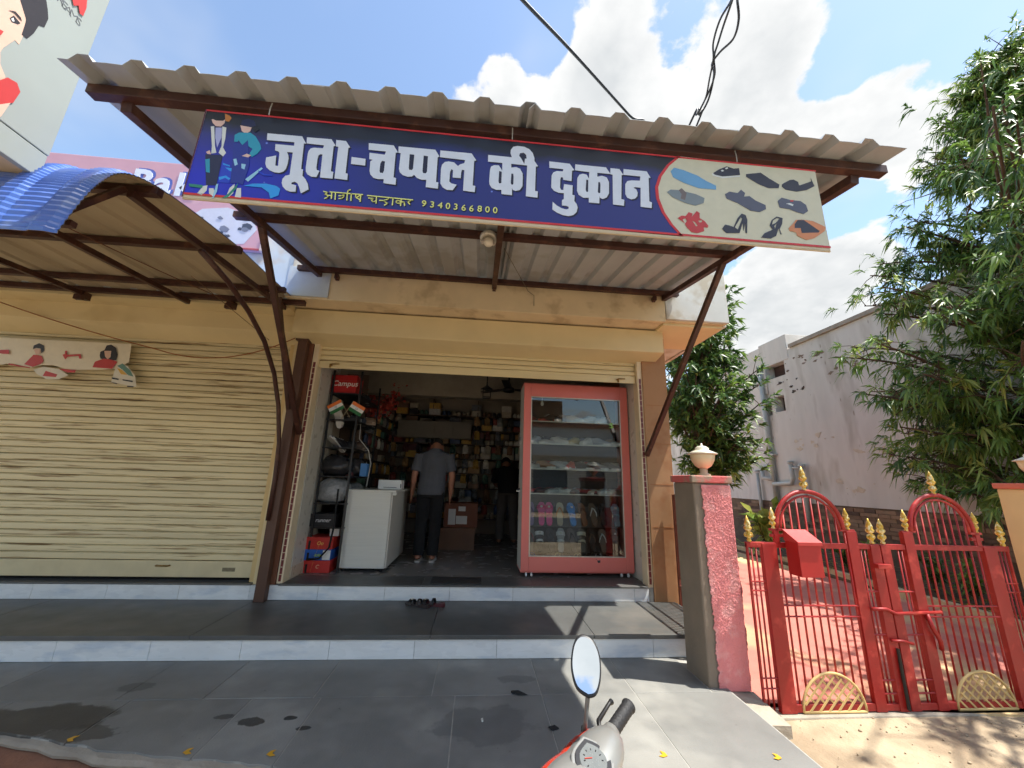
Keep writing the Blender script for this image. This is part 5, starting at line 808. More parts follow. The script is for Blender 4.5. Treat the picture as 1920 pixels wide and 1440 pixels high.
# ---------------------------------------------------------------- left rack with boxes, shoes and bags
rk = thing('display_rack', 'black metal rack of shoes and bags along the left shop wall', 'rack', (-1.7, 5.2, 0.313))
def Q(o): o.location = (1.7, -5.2, -0.313); return o
for x in (-1.80, -1.47):
    for y in (4.72, 5.62): Q(MB().bar((x, y, 0.313), (x, y, 2.6), 0.022, 0.022).build('upright', m_black, rk))
RZ = [0.78, 1.04, 1.34, 1.67, 2.0, 2.32]
for z in RZ: Q(bx('shelf', m_black, rk, -1.82, -1.46, 4.715, 5.63, z - 0.012, z, 0))
def lettered_box(loc, sx, sy, sz, c, word, wc, label, name='shoe_box', strip=None, group=None):
    t = thing(name, label, 'box', loc, group)
    bx('carton', mat('card_%d_%d_%d' % c, c, 0.55, var=0.06, scale=9), t, -sx / 2, sx / 2, -sy / 2, sy / 2, 0, sz * 0.7, 0.002); bx('lid', mat('card_%d_%d_%d' % c, c, 0.55), t, -sx / 2 - 0.003, sx / 2 + 0.003, -sy / 2 - 0.003, sy / 2 + 0.003, sz * 0.7 + 0.0005, sz, 0.002)
    if strip: bx('label_strip', flat('strip_%d_%d_%d' % strip[0], strip[0]), t, strip[1] * sx, strip[2] * sx, -sy / 2 - 0.0045, -sy / 2 - 0.0032, sz * 0.06, sz * 0.94, 0)
    if word: put('lettering', text_mesh('lettering', word, sz * 0.42, 0.0005, 0.0005, shear=0.2), flat('word_%d_%d_%d' % wc, wc), t, loc=(sx * 0.05, -sy / 2 - 0.0055, sz * 0.5), rot=FACE_Y)
    return t
lettered_box((-1.68, 4.86, 2.33), 0.30, 0.24, 0.22, (176, 26, 26), 'Campus', (226, 222, 216), 'bright red shoe box with white lettering on top of the left rack')
lettered_box((-1.70, 4.86, 0.3145), 0.29, 0.3, 0.125, (196, 48, 40), 'C', (230, 190, 150), 'red shoe box at the bottom of the stack left of the counter')
lettered_box((-1.70, 4.86, 0.441), 0.28, 0.3, 0.11, (40, 96, 180), 'asian', (170, 214, 90), 'blue and white shoe box in the middle of the stack left of the counter', strip=((222, 222, 216), 0.2, 0.49))
lettered_box((-1.70, 4.86, 0.553), 0.285, 0.3, 0.125, (196, 50, 40), 'Qo', (230, 190, 90), 'red shoe box third from the floor in the stack left of the counter')
lettered_box((-1.71, 4.85, 0.785), 0.30, 0.26, 0.14, (22, 22, 24), 'runner', (200, 200, 200), 'black shoe box with white lettering on the lowest rack shelf')
lettered_box((-1.58, 4.90, 0.6795), 0.1, 0.2, 0.085, (214, 212, 204), None, (0, 0, 0), 'small white carton on top of the red box stack')
def plastic_bag(loc, s, c, label, seed):
    rr = random.Random(seed); mb = MB(); rings = []
    for i in range(9):
        t = i / 8; r0 = (0.06 + 0.11 * math.sin(math.pi * (0.15 + 0.8 * t))) * s
        rings.append([(r0 * 1.25 * math.cos(a) * rr.uniform(.8, 1.15), r0 * 0.8 * math.sin(a) * rr.uniform(.75, 1.2), t * 0.27 * s + rr.uniform(-.008, .008)) for a in [2 * math.pi * k / 14 for k in range(14)]])
    o = mb.loft(rings).build('plastic_bag', mat('bag_%d' % c[0], c, 0.18, var=0.3, scale=25, bump=0.5, bscale=30), smooth=True); o.location = loc; tag(o, label, 'bag'); return o
plastic_bag((-1.68, 4.87, 1.045), 1.0, (150, 152, 152), 'silvery crumpled plastic bag on the rack left of the counter', 1)
plastic_bag((-1.52, 5.1, 1.045), 0.8, (120, 122, 122), 'greyish plastic bag behind the silvery bag on the rack', 2)
plastic_bag((-1.62, 5.25, 0.79), 0.85, (70, 70, 70), 'dark plastic bag low on the rack behind the counter', 3)
plastic_bag((-1.70, 4.9, 1.345), 0.9, (48, 48, 50), 'black packed bag on the middle shelf of the left rack', 4)
plastic_bag((-1.55, 5.15, 1.345), 0.8, (60, 60, 62), 'charcoal packed bag beside the white cable on the left rack', 5)
tag(bx('blue_packet', flat('packet_blue', (70, 130, 190)), None, -1.44, -1.36, 5.0, 5.1, 1.345, 1.50, 0.004), 'small light blue packet at the end of the middle rack shelf', 'packet')
footwear('sneaker', (222, 222, 214), (226, 226, 222), (-1.72, 4.80, 2.03), (R(62), 0, R(170)), 'white striped sneaker standing upright under the red shoe box', None, 1.05)
footwear('sneaker', (40, 40, 44), (190, 190, 186), (-1.70, 4.82, 1.70), (R(35), 0, R(150)), 'black sneaker with pale sole on the left rack below the white sneaker', None, 1.1)
footwear('sneaker', (70, 54, 46), (120, 100, 84), (-1.56, 5.05, 1.68), (R(10), 0, R(120)), 'brown sneaker on the left rack beside the white cable', None, 1.05)
footwear('sneaker', (120, 96, 74), (160, 140, 120), (-1.54, 5.3, 2.02), (0, 0, R(110)), 'tan sneaker further back on the upper shelf of the left rack', None, 1.05)
DK = [((34, 34, 38), (150, 150, 148), 'black'), ((52, 44, 40), (90, 78, 66), 'dark brown'), ((60, 62, 68), (170, 170, 168), 'charcoal'), ((44, 50, 66), (140, 140, 140), 'navy'), ((90, 30, 30), (60, 40, 40), 'maroon')]
for k, (z, zn) in enumerate(((1.671, 'second highest'), (2.001, 'high'), (1.341, 'middle'), (2.321, 'top'))):
    for j in range(4):
        c1, c2, cn_ = DK[(k * 2 + j) % 5]; footwear('sneaker', c1, c2, (-1.66 + 0.03 * (j % 2), 5.0 + 0.155 * j + 0.02 * k, z), (R(8), 0, R(95 + 8 * k)), '%s sneaker in the %s row of the left rack, %s from the street' % (cn_, zn, ordinal(j)), 'sneakers filling the left rack', 1.02)
# crossed paper flags
def paper_flag(x, y, z, tilt, flip, label):
    t = thing('paper_flag', label, 'flag', (x, y, z)); t.rotation_euler = (0, R(tilt), 0)
    MB().tube([(0, 0, -0.12), (0, 0, 0.13)], 0.003, 5).build('stick', flat('stick', (190, 170, 130)), t)
    w = 0.17 * flip
    for k, c in enumerate(((230, 120, 50), (226, 226, 222), (40, 110, 60))):
        bx('stripe', flat('flag_%d' % k, c), t, min(0.003, w), max(0.003, w), -0.0015, 0.0015, 0.09 - k * 0.04 + 0.0004, 0.13 - k * 0.04, 0)
    MB().tube([(w / 2 + 0.012 * math.cos(a), -0.0025, 0.07 + 0.012 * math.sin(a)) for a in [i * math.pi / 6 for i in range(12)]], 0.0014, 4, closed=True).build('wheel', flat('wheel_blue', (40, 50, 120)), t)
paper_flag(-1.60, 4.66, 2.12, -32, -1, 'left paper tricolour flag of the crossed pair on the rack')
paper_flag(-1.57, 4.65, 2.10, 28, 1, 'right paper tricolour flag of the crossed pair on the rack')

# ---------------------------------------------------------------- shelves of stock along the back and left walls
st = thing('stock_shelving', 'tall dark shelving crammed with shoe stock on the back wall', 'shelving', (0, 7.9, 0.313))
def W(o): o.location = (0, -7.9, -0.313); return o
BZ = [0.62, 0.90, 1.18, 1.46, 1.74, 2.02, 2.30, 2.58]
m_wood = mat('dark_shelf', (98, 80, 66), 0.6, var=0.15)
for z in BZ: W(bx('shelf', m_wood, st, -1.95, 1.95, 7.72, 8.09, z - 0.018, z, 0))
for x in (-1.95, -0.95, -0.05, 0.95, 1.93): W(bx('divider', m_wood, st, x, x + 0.018, 7.73, 8.09, 0.32, 2.9, 0))
PAL = [(186, 150, 100), (150, 70, 58), (120, 122, 126), (200, 190, 168), (76, 90, 120), (214, 172, 84), (146, 110, 84), (180, 180, 174), (110, 60, 60), (226, 220, 206), (90, 126, 108), (56, 54, 56)]
pal_m = [mat('stock_%d' % k, c, 0.5, var=0.2, scale=25) for k, c in enumerate(PAL)]
def pair_pack_mesh():
    mb = MB()
    for s in (-0.045, 0.045): mb.ell((s, 0, 0.055), 0.042, 0.06, 0.055, 8, 6); mb.box(s - 0.03, s + 0.03, -0.07, 0.05, 0.0, 0.022)
    return mb.mesh('shoe_pair', True)
def carton_mesh(w, h):
    return MB().box(-w / 2, w / 2, -0.13, 0.13, 0, h * 0.72).box(-w / 2 - 0.003, w / 2 + 0.003, -0.134, 0.13, h * 0.725, h).box(-w * 0.3, w * 0.3, -0.137, -0.1335, h * 0.78, h * 0.94).mesh('carton')
pk_me = pair_pack_mesh(); cart_me = [carton_mesh(0.19, 0.115), carton_mesh(0.16, 0.10), carton_mesh(0.22, 0.12)]
ROWN = ['lowest', 'second lowest', 'third', 'fourth', 'fifth', 'sixth', 'seventh', 'topmost']
def stock(me, name, m, loc, rz, label, cat, group):
    o = bpy.data.objects.new(name, me); COL.objects.link(o); o.location = loc; o.rotation_euler = (0, 0, rz)
    if not me.materials: me.materials.append(m)
    o.material_slots[0].link = 'OBJECT'; o.material_slots[0].material = m
    tag(o, label, cat, group); return o
CN = ['tan', 'maroon', 'grey', 'beige', 'navy', 'mustard', 'brown', 'pale grey', 'dark red', 'cream', 'green', 'black']
def shade(rr): k = rr.randrange(len(PAL)); return pal_m[k], CN[k]
rr = random.Random(21)
for r_, z in enumerate(BZ):
    x = -1.86; cnt = 0
    while x < 1.85:
        if rr.random() < 0.5:
            m_, c_ = shade(rr); cnt += 1; stock(pk_me, 'packed_shoes', m_, (x + 0.1, 7.84, z + 0.001), rr.uniform(-.2, .2), '%s pair of shoes, %s from left on the %s back-wall shelf' % (c_, ordinal(cnt - 1), ROWN[r_]), 'shoes', 'packed shoes on the %s back-wall shelf' % ROWN[r_]); x += 0.2
        else:
            me = rr.choice(cart_me); w = me.vertices[1].co.x * 2
            cnt += 1
            for lev in range(2): m_, c_ = shade(rr); stock(me, 'shoe_box', m_, (x + w / 2 + 0.01, 7.86, z + 0.001 + lev * 0.122), rr.uniform(-.05, .05), '%s %s shoe box, %s from left on the %s back-wall shelf' % (('lower', 'upper')[lev], c_, ordinal(cnt - 1), ROWN[r_]), 'box', 'shoe boxes on the %s back-wall shelf' % ROWN[r_])
            x += w + 0.03
ls = thing('wall_shelving', 'dark stock shelving running back along the left shop wall', 'shelving', (-1.8, 6.7, 0.313))
for z in (0.8, 1.2, 1.6, 2.0, 2.4): bx('shelf', m_wood, ls, -0.19, 0.12, -1.0, 1.0, z - 0.333, z - 0.315, 0)
for y in (-1.0, 0.0, 0.98): bx('divider', m_wood, ls, -0.19, 0.125, y, y + 0.018, 0.0, 2.5, 0)
for r_, z in enumerate((0.8, 1.2, 1.6, 2.0, 2.4)):
    for k in range(9):
        y = 5.8 + 0.21 * k
        m_, c_ = shade(rr)
        if rr.random() < 0.6: stock(pk_me, 'packed_shoes', m_, (-1.80, y, z - 0.001), R(90), '%s pair of shoes, %s inwards in the %s row of left wall shelving' % (c_, ordinal(k), ordinal(r_)), 'shoes', 'packed shoes on the left wall shelving row %s' % ordinal(r_))
        else: stock(cart_me[0], 'shoe_box', m_, (-1.80, y, z - 0.001), R(90), '%s shoe box, %s inwards in the %s row of left wall shelving' % (c_, ordinal(k), ordinal(r_)), 'box', 'shoe boxes on the left wall shelving row %s' % ordinal(r_))
def packet_mesh():
    mb = MB(); mb.box(-0.055, 0.055, -0.012, 0.012, -0.17, -0.03); mb.box(-0.04, 0.04, -0.004, 0.004, -0.03, 0.0)
    for s in (-0.026, 0.026): mb.ell((s, -0.014, -0.10), 0.020, 0.010, 0.055, 8, 5)
    return mb.mesh('slipper_packet', True)
pkt = packet_mesh()
for r_, z in enumerate(BZ[1:]):
    for k in range(16):
        if -1.62 + 0.225 * k > -1.6 and z > 2.2 and -1.62 + 0.225 * k < -0.1: continue
        m_, c_ = shade(rr); stock(pkt, 'slipper_packet', m_, (-1.62 + 0.225 * k + rr.uniform(-.03, .03), 7.69 - rr.uniform(0, .02), z - 0.02), rr.uniform(-.3, .3), '%s slipper packet hanging %s from left below the %s back-wall shelf' % (c_, ordinal(k), ROWN[r_ + 1]), 'packet', 'slipper packets hung below the %s back-wall shelf' % ROWN[r_ + 1])
for r_, z in enumerate((1.2, 1.6, 2.0, 2.4)):
    for k in range(9):
        m_, c_ = shade(rr); stock(pkt, 'slipper_packet', m_, (-1.655, 5.85 + 0.2 * k + rr.uniform(-.03, .03), z - 0.04), R(90) + rr.uniform(-.3, .3), '%s slipper packet hanging %s inwards along row %s of left wall shelving' % (c_, ordinal(k), ('one', 'two', 'three', 'four')[r_]), 'packet', 'slipper packets hung along the left wall shelving')
cb = thing('wall_cabinet', 'pale long wall cabinet with four flap doors above the back shelves', 'cabinet', (-0.85, 7.6, 2.1))
bx('carcass', flat('cabinet_cream', (150, 142, 126)), cb, -0.72, 0.70, -0.04, 0.1, 0.0, 0.33, 0.002)
for k in range(4): bx('flap_door', flat('cabinet_door', (156, 148, 132)), cb, -0.71 + k * 0.352, -0.71 + k * 0.352 + 0.346, -0.056, -0.041, 0.01, 0.32, 0.002)
# red garland
gm = MB(); rr = random.Random(8)
for k in range(420):
    t = rr.random(); x = -1.78 + 0.55 * t + rr.gauss(0, .04); z = 2.62 - 0.30 * math.sin(math.pi * t) ** 0.6 + rr.gauss(0, .07); y = 5.75 + rr.gauss(0, .05); s = rr.uniform(.014, .03)
    d = Vector((rr.gauss(0, 1), rr.gauss(0, 1), rr.gauss(0, 1))).normalized(); e = d.orthogonal().normalized(); gm.add([Vector((x, y, z)) - d * s, Vector((x, y, z)) + e * s, Vector((x, y, z)) + d * s, Vector((x, y, z)) - e * s], [(0, 1, 2, 3)])
gl_ = thing('flower_garland', 'red artificial flower garland hanging at the top left inside the shop', 'garland', (-1.5, 5.75, 2.6))
o = gm.build('petals', flat('garland_red', (150, 50, 36)), gl_, fix=False); o.location = (1.5, -5.75, -2.6); o['kind'] = 'stuff'
o = MB().tube([(-1.78 + 0.55 * k / 12, 5.75, 2.62 - 0.30 * math.sin(math.pi * k / 12) ** 0.6) for k in range(13)], 0.006, 5).build('strand', flat('strand_green', (50, 70, 40)), gl_); o.location = (1.5, -5.75, -2.6)
# carton on the low wooden table
tb = thing('low_table', 'low brown wooden table standing inside the shop behind the man', 'table', (-0.28, 6.5, 0.313))
bx('top', mat('plywood', (120, 84, 58), 0.55, var=0.12), tb, -0.26, 0.30, -0.25, 0.25, 0.28, 0.31, 0.003); bx('apron', mat('plywood', (120, 84, 58)), tb, -0.25, 0.29, -0.245, -0.225, 0.0, 0.279, 0.002)
for x in (-0.23, 0.27):
    for y in (-0.2, 0.22): bx('leg', mat('plywood', (120, 84, 58)), tb, x - 0.02, x + 0.02, y - 0.02, y + 0.02, 0, 0.279, 0.002)
kt = thing('open_carton', 'brown cardboard carton with white papers on the low table', 'box', (-0.22, 6.5, 0.624))
bx('carton', mat('cardboard', (128, 78, 56), 0.7, var=0.1), kt, -0.26, 0.26, -0.19, 0.19, 0, 0.36, 0.003)
for a, b, c, d in ((-0.19, -0.08, 0.04, 0.27), (-0.07, 0.10, 0.05, 0.17), (-0.04, 0.07, 0.24, 0.31)): bx('paper_label', m_white, kt, a, b, -0.194, -0.191, c, d, 0)
# ceiling fan and lantern
fn = thing('ceiling_fan', 'dark ceiling fan near the top of the shop doorway', 'fan', (0.45, 6.1, 2.80))
MB().lathe([(0.02, -0.06), (0.09, -0.05), (0.10, 0.0), (0.06, 0.03), (0.015, 0.05), (0.015, 0.32)], n=16).build('motor', m_black, fn, smooth=True)
for k in range(3):
    a = R(20 + 120 * k); d = Vector((math.cos(a), math.sin(a), 0)); MB().bar(d * 0.09, d * 0.55, 0.12, 0.008).build('blade', m_black, fn, bevel=0.002)
ln = thing('lantern', 'small black square lantern frame hanging inside the doorway', 'lantern', (0.085, 5.6, 2.60)); fm = MB()
for sx in (-1, 1):
    for sy in (-1, 1): fm.bar((0.055 * sx, 0.055 * sy, -0.07), (0.055 * sx, 0.055 * sy, 0.06), 0.012, 0.012)
for z in (-0.07, 0.06):
    for s in (-1, 1): fm.bar((-0.06, 0.055 * s, z), (0.06, 0.055 * s, z), 0.012, 0.012); fm.bar((0.055 * s, -0.06, z), (0.055 * s, 0.06, z), 0.012, 0.012)
fm.build('frame', m_black, ln); MB().lathe([(0.10, 0.06), (0.01, 0.12), (0.008, 0.53)], n=4).build('cap', m_black, ln)

# ---------------------------------------------------------------- people
def ring(c, rx, ry, n=14, M=None):
    out = []
    for k in range(n):
        a = 2 * math.pi * k / n; p = Vector((rx * math.cos(a), ry * math.sin(a), 0))
        if M is not None: p = M @ p
        out.append(p + Vector(c))
    return out
def limb(mb, pts, rs, n=12):
    mb.tube(pts, rs, n)
def remesh(o, v, smooth=6):
    m = o.modifiers.new('remesh', 'REMESH'); m.mode = 'VOXEL'; m.voxel_size = v; m.use_smooth_shade = True
    s = o.modifiers.new('smooth', 'SMOOTH'); s.iterations = smooth; s.factor = 0.5
def person(label, loc, rz, shirt, trousers, pose, skin=(150, 100, 76), shoe=(180, 176, 168)):
    t = thing('person', label, 'person', loc); t.rotation_euler = (0, 0, rz)
    J = pose; hip = Vector(J['hip']); neck = Vector(J['neck']); head = Vector(J['head'])
    b = MB()
    # trunk, neck and head
    up = (neck - hip).normalized()
    b.loft([ring(hip - up * 0.06, 0.15, 0.10), ring(hip + up * 0.06, 0.155, 0.105), ring(hip + up * 0.2, 0.135, 0.095), ring(hip.lerp(neck, 0.65), 0.16, 0.11), ring(hip.lerp(neck, 0.88), 0.17, 0.095), ring(neck - up * 0.02, 0.075, 0.065)])
    limb(b, [neck - up * 0.06, neck + (head - neck) * 0.5, head], [0.062, 0.056, 0.055])
    b.ell(head, 0.078, 0.098, 0.115, 16, 12, Matrix.Rotation(J['nod'], 3, 'X'))
    Mn = Matrix.Rotation(J['nod'], 3, 'X')
    b.ell(head + Mn @ Vector((0, 0.098, -0.02)), 0.012, 0.018, 0.02, 8, 6); b.ell(head + Mn @ Vector((0, 0.08, -0.085)), 0.035, 0.025, 0.025, 8, 6)
    for s in (-1, 1): b.ell(head + Mn @ Vector((0.08 * s, 0.0, -0.01)), 0.01, 0.02, 0.03, 8, 6)
    for s, arm in ((-1, J['arm_l']), (1, J['arm_r'])):
        sh, el, wr = [Vector(p) for p in arm]; limb(b, [sh, sh.lerp(el, 0.4), el, el.lerp(wr, 0.35), wr], [0.052, 0.05, 0.04, 0.041, 0.026])
        d = (wr - el).normalized(); side = Vector((0, 1, 0)); fw = side.cross(d).normalized()
        palm = wr + d * 0.05
        b.loft([ring(wr - d * 0.01, 0.024, 0.018), ring(wr + d * 0.04, 0.018, 0.038), ring(wr + d * 0.085, 0.014, 0.038)])
        for k in range(4):
            o_ = Vector((0, 0.030 - 0.02 * k, 0)); L_ = (0.062, 0.07, 0.066, 0.052)[k]; r0 = wr + d * 0.08 + o_
            limb(b, [r0, r0 + d * L_ * 0.5 + fw * (0.004 * s), r0 + d * L_ * 0.92 + fw * (0.014 * s) * -1], [0.0095, 0.0085, 0.0065], 8)
        r0 = wr + d * 0.025 + Vector((0, 0.03, 0)); limb(b, [r0, r0 + d * 0.03 + Vector((0, 0.022, 0)), r0 + d * 0.058 + Vector((0, 0.026, 0))], [0.013, 0.011, 0.008], 8)
    for leg in (J['leg_l'], J['leg_r']):
        h, k, a = [Vector(p) for p in leg]; limb(b, [h, h.lerp(k, 0.5), k, k.lerp(a, 0.35), a], [0.082, 0.072, 0.052, 0.05, 0.036])
        b.loft([ring(a + Vector((0, -0.05, -0.045)), 0.03, 0.03), ring(a + Vector((0, -0.02, -0.02)), 0.036, 0.045), ring(a + Vector((0, 0, 0.03)), 0.036, 0.04)])
        b.ell(a + Vector((0, 0.07, -0.048)), 0.042, 0.11, 0.028, 12, 6)
    bo = b.build('body', mat('skin_%d' % skin[0], skin, 0.55, var=0.06, scale=12), t, smooth=True); remesh(bo, 0.0075, 3)
    # hair cap
    h = MB(); h.ell(head + Mn @ Vector((0, -0.018, 0.03)), 0.086, 0.098, 0.10, 16, 10, Mn); ho = h.build('hair', flat('hair_black', (18, 16, 16), 0.6), t, smooth=True)
    # shirt
    s_ = MB(); s_.loft([ring(hip + up * -0.10, 0.178, 0.128, 18), ring(hip + up * 0.02, 0.182, 0.13, 18), ring(hip.lerp(neck, 0.45), 0.170, 0.125, 18), ring(hip.lerp(neck, 0.72), 0.182, 0.13, 18), ring(hip.lerp(neck, 0.90), 0.186, 0.105, 18), ring(neck - up * 0.025, 0.105, 0.085, 18), ring(neck + up * 0.015, 0.068, 0.066, 18)])
    for arm in (J['arm_l'], J['arm_r']):
        sh, el, wr = [Vector(p) for p in arm]; limb(s_, [sh + (sh - el).normalized() * 0.0, sh.lerp(el, 0.35), sh.lerp(el, J.get('sleeve', 0.85))], [0.072, 0.070, 0.072])
    so = s_.build('shirt', mat('cloth_%d_%d' % (shirt[0], shirt[2]), shirt, 0.85, var=0.1, scale=9, bump=0.25, bscale=18), t, smooth=True); remesh(so, 0.011, 4)
    tr = MB(); tr.loft([ring(hip - up * 0.13, 0.165, 0.118, 18), ring(hip - up * 0.05, 0.168, 0.118, 18), ring(hip + up * 0.08, 0.160, 0.112, 18)])
    for leg in (J['leg_l'], J['leg_r']):
        h, k, a = [Vector(p) for p in leg]; limb(tr, [h + Vector((0, 0, 0.02)), h.lerp(k, 0.5), k, k.lerp(a, 0.5), a + Vector((0, 0, -0.015))], [0.098, 0.09, 0.078, 0.074, 0.07], 14)
    to = tr.build('trousers', mat('cloth_%d_%d_t' % (trousers[0], trousers[2]), trousers, 0.9, var=0.1, scale=9, bump=0.25, bscale=14), t, smooth=True); remesh(to, 0.011, 4)
    for leg in (J['leg_l'], J['leg_r']):
        a = Vector(leg[2]); q = MB(); q.prism([(u * 1.12, v * 1.0) for u, v in SOLE], lambda u, v: (a.x + u, a.y + 0.045 + v, a.z - 0.088), lambda u, v: (a.x + u, a.y + 0.045 + v, a.z - 0.066)); q.ell((a.x, a.y + 0.09, a.z - 0.06), 0.048, 0.085, 0.035, 12, 6)
        q.build('shoe', paint(shoe), t, smooth=False)
    return t
person('person in grey short-sleeved shirt and black trousers standing with back to the street', (-0.60, 5.40, 0.313), 0, (74, 76, 82), (14, 14, 16),
       dict(hip=(0, 0, 0.92), neck=(0.02, 0.05, 1.42), head=(0.015, 0.20, 1.47), nod=R(-55), sleeve=0.82,
            arm_l=((-0.185, 0.04, 1.35), (-0.235, 0.0, 1.07), (-0.255, 0.05, 0.83)), arm_r=((0.21, 0.04, 1.35), (0.265, 0.0, 1.07), (0.255, 0.05, 0.83)),
            leg_l=((-0.085, 0, 0.84), (-0.10, 0.03, 0.47), (-0.105, 0.0, 0.088)), leg_r=((0.085, 0, 0.84), (0.085, 0.03, 0.47), (0.075, 0.0, 0.088))))
person('person in dark shirt and grey trousers bending over the stock at the back', (0.55, 6.9, 0.313), 0, (20, 18, 20), (80, 74, 70),
       dict(hip=(0, -0.02, 0.90), neck=(-0.02, 0.30, 1.28), head=(-0.02, 0.42, 1.33), nod=R(-50), sleeve=0.95,
            arm_l=((-0.19, 0.28, 1.22), (-0.22, 0.42, 1.0), (-0.16, 0.60, 0.92)), arm_r=((0.17, 0.28, 1.22), (0.20, 0.42, 1.0), (0.14, 0.60, 0.92)),
            leg_l=((-0.085, 0, 0.82), (-0.11, 0.02, 0.46), (-0.13, 0.0, 0.088)), leg_r=((0.085, 0, 0.82), (0.10, 0.02, 0.46), (0.12, 0.0, 0.088))), shoe=(40, 36, 34))

# ---------------------------------------------------------------- pink pillar with lamp
m_pinkst = mat('pink_stucco', (226, 138, 136), 0.85, var=0.1, scale=5, bump=0.5, bscale=90, col2=(230, 158, 154), c2amt=0.4, c2scale=9)
m_grey_pl = mat('grey_plaster', (132, 118, 102), 0.9, var=0.12, scale=4, bump=0.25, bscale=50)
pp = thing('gate_pillar', 'pink stuccoed gate pillar with raw grey plaster edge, left of the red gate', 'pillar', (1.82, 3.1, -0.12))
def G(o): o.location = (-1.82, -3.1, 0.12); return o
G(bx('core', m_grey_pl, pp, 1.672, 1.968, 2.945, 3.25, -0.14, 1.375, 0.012))
def stucco(u0, u1, z0, z1, fn, n, m_, seed, amp=0.0026):
    rr = random.Random(seed); nz = int(n * (z1 - z0) / (u1 - u0)); vs_ = []; w0 = 0.0
    for j in range(nz + 1):
        for i in range(n + 1):
            e = 0 if i in (0, n) or j in (0, nz) else abs(rr.gauss(0, amp))
            if i == 0: w0 = 0.86 * w0 + rr.uniform(-0.006, 0.006)
            jag = w0 * (1 - i / n) ** 3
            vs_.append(fn(u0 + (u1 - u0) * i / n + jag, z0 + (z1 - z0) * j / nz, e))
    return MB().add(vs_, [(j * (n + 1) + i, j * (n + 1) + i + 1, (j + 1) * (n + 1) + i + 1, (j + 1) * (n + 1) + i) for j in range(nz) for i in range(n)])
G(stucco(1.737, 1.970, -0.02, 1.36, lambda u, v, e: (u, 2.937 - e, v), 44, m_pinkst, 1).build('stucco_face', m_pinkst, pp, smooth=True, fix=False))
G(stucco(2.94, 3.25, -0.02, 1.36, lambda u, v, e: (1.974 + e, u, v), 30, m_pinkst, 2).build('stucco_face', m_pinkst, pp, smooth=True, fix=False))
cp_ = MB().loft([[(1.655, 2.925, 1.375), (1.99, 2.925, 1.375), (1.99, 3.27, 1.375), (1.655, 3.27, 1.375)], [(1.655, 2.925, 1.43), (1.99, 2.925, 1.43), (1.99, 3.27, 1.43), (1.655, 3.27, 1.43)]])
G(cp_.build('cap', mat('cap_pink', (206, 100, 96), 0.85, var=0.12, scale=6, bump=0.4, bscale=70, col2=(160, 140, 120), c2amt=0.4, c2scale=5), pp, bevel=0.008))
G(MB().prism([(1.64, 2.60), (1.99, 2.62), (2.0, 2.96), (1.64, 2.96)], lambda u, v: (u, v, -0.14), lambda u, v: (u, v, -0.004 - 0.09 * max(0, (2.9 - v)) - 0.03 * max(0, (u - 1.8) * 5))).build('cement_footing', m_concrete, pp))
def pillar_lamp(x, y, z, label, s=1.0):
    t = thing('pillar_lamp', label, 'lamp', (x, y, z)); t.scale = (s, s, s)
    MB().lathe([(0.05, 0.0), (0.045, 0.012), (0.028, 0.02), (0.028, 0.055)], n=20).build('neck', mat('lamp_cream', (206, 190, 156), 0.4, var=0.08), t, smooth=True)
    MB().lathe([(0.03, 0.055), (0.06, 0.075), (0.082, 0.115), (0.09, 0.160), (0.088, 0.163), (0.03, 0.163)], n=24).build('globe', mat('lamp_globe', (222, 204, 164), 0.35, var=0.05), t, smooth=True)
    MB().lathe([(0.108, 0.164), (0.110, 0.170), (0.07, 0.188), (0.05, 0.196), (0.05, 0.212), (0.035, 0.224), (0.008, 0.232), (0.006, 0.25)], n=24).build('cap', mat('lamp_cap', (214, 206, 186), 0.4, var=0.06), t, smooth=True)
pillar_lamp(1.858, 3.09, 1.432, 'cream globe lamp on top of the pink gate pillar', 1.06)
# right pillar
rp = thing('gate_pillar', 'cream painted gate pillar at the right edge beside the red gate', 'pillar', (4.4, 3.1, -0.12))
def G2(o): o.location = (-4.4, -3.1, 0.12); return o
G2(bx('shaft', mat('cream_pillar', (218, 190, 136), 0.7, var=0.06, scale=3, bump=0.1), rp, 4.335, 4.75, 2.66, 2.96, -0.13, 1.40, 0.01)); G2(bx('cap', mat('cap_red', (200, 110, 88), 0.75, var=0.1), rp, 4.32, 4.765, 2.645, 2.975, 1.4005, 1.445, 0.008))
pillar_lamp(4.56, 2.82, 1.446, 'cream globe lamp on top of the right cream pillar', 1.1)

# ---------------------------------------------------------------- red gate, two leaves
m_gate = mat('gate_red', (154, 28, 24), 0.45, var=0.14, scale=5, col2=(190, 62, 52), c2amt=0.3, c2scale=6, bump=0.08, bscale=60, specks=[((86, 34, 26), 40, 0.14, 0.5), ((206, 120, 104), 26, 0.10, 0.5)])
m_gold = mat('gold_paint', (206, 164, 60), 0.35, metal=0.35, var=0.2, scale=40, col2=(236, 222, 170), c2amt=0.4, c2scale=45)
m_lat = mat('lattice_cream', (206, 176, 116), 0.6, var=0.12)
GY = 2.85
fin_me = MB().lathe([(0.012, 0.0), (0.016, 0.012), (0.010, 0.02), (0.018, 0.036), (0.024, 0.052), (0.014, 0.062), (0.012, 0.075), (0.026, 0.088), (0.028, 0.10), (0.018, 0.112), (0.022, 0.124), (0.014, 0.15), (0.001, 0.185)], n=10).mesh('finial', True)
def scroll_mesh():
    mb = MB()
    for s in (-1, 1): mb.tube([(0.008 * s, 0, 0.07), (0.026 * s, 0, 0.062), (0.033 * s, 0, 0.048), (0.026 * s, 0, 0.038), (0.020 * s, 0, 0.046)], 0.005, 6)
    return mb.mesh('scroll', True)
scr_me = scroll_mesh()
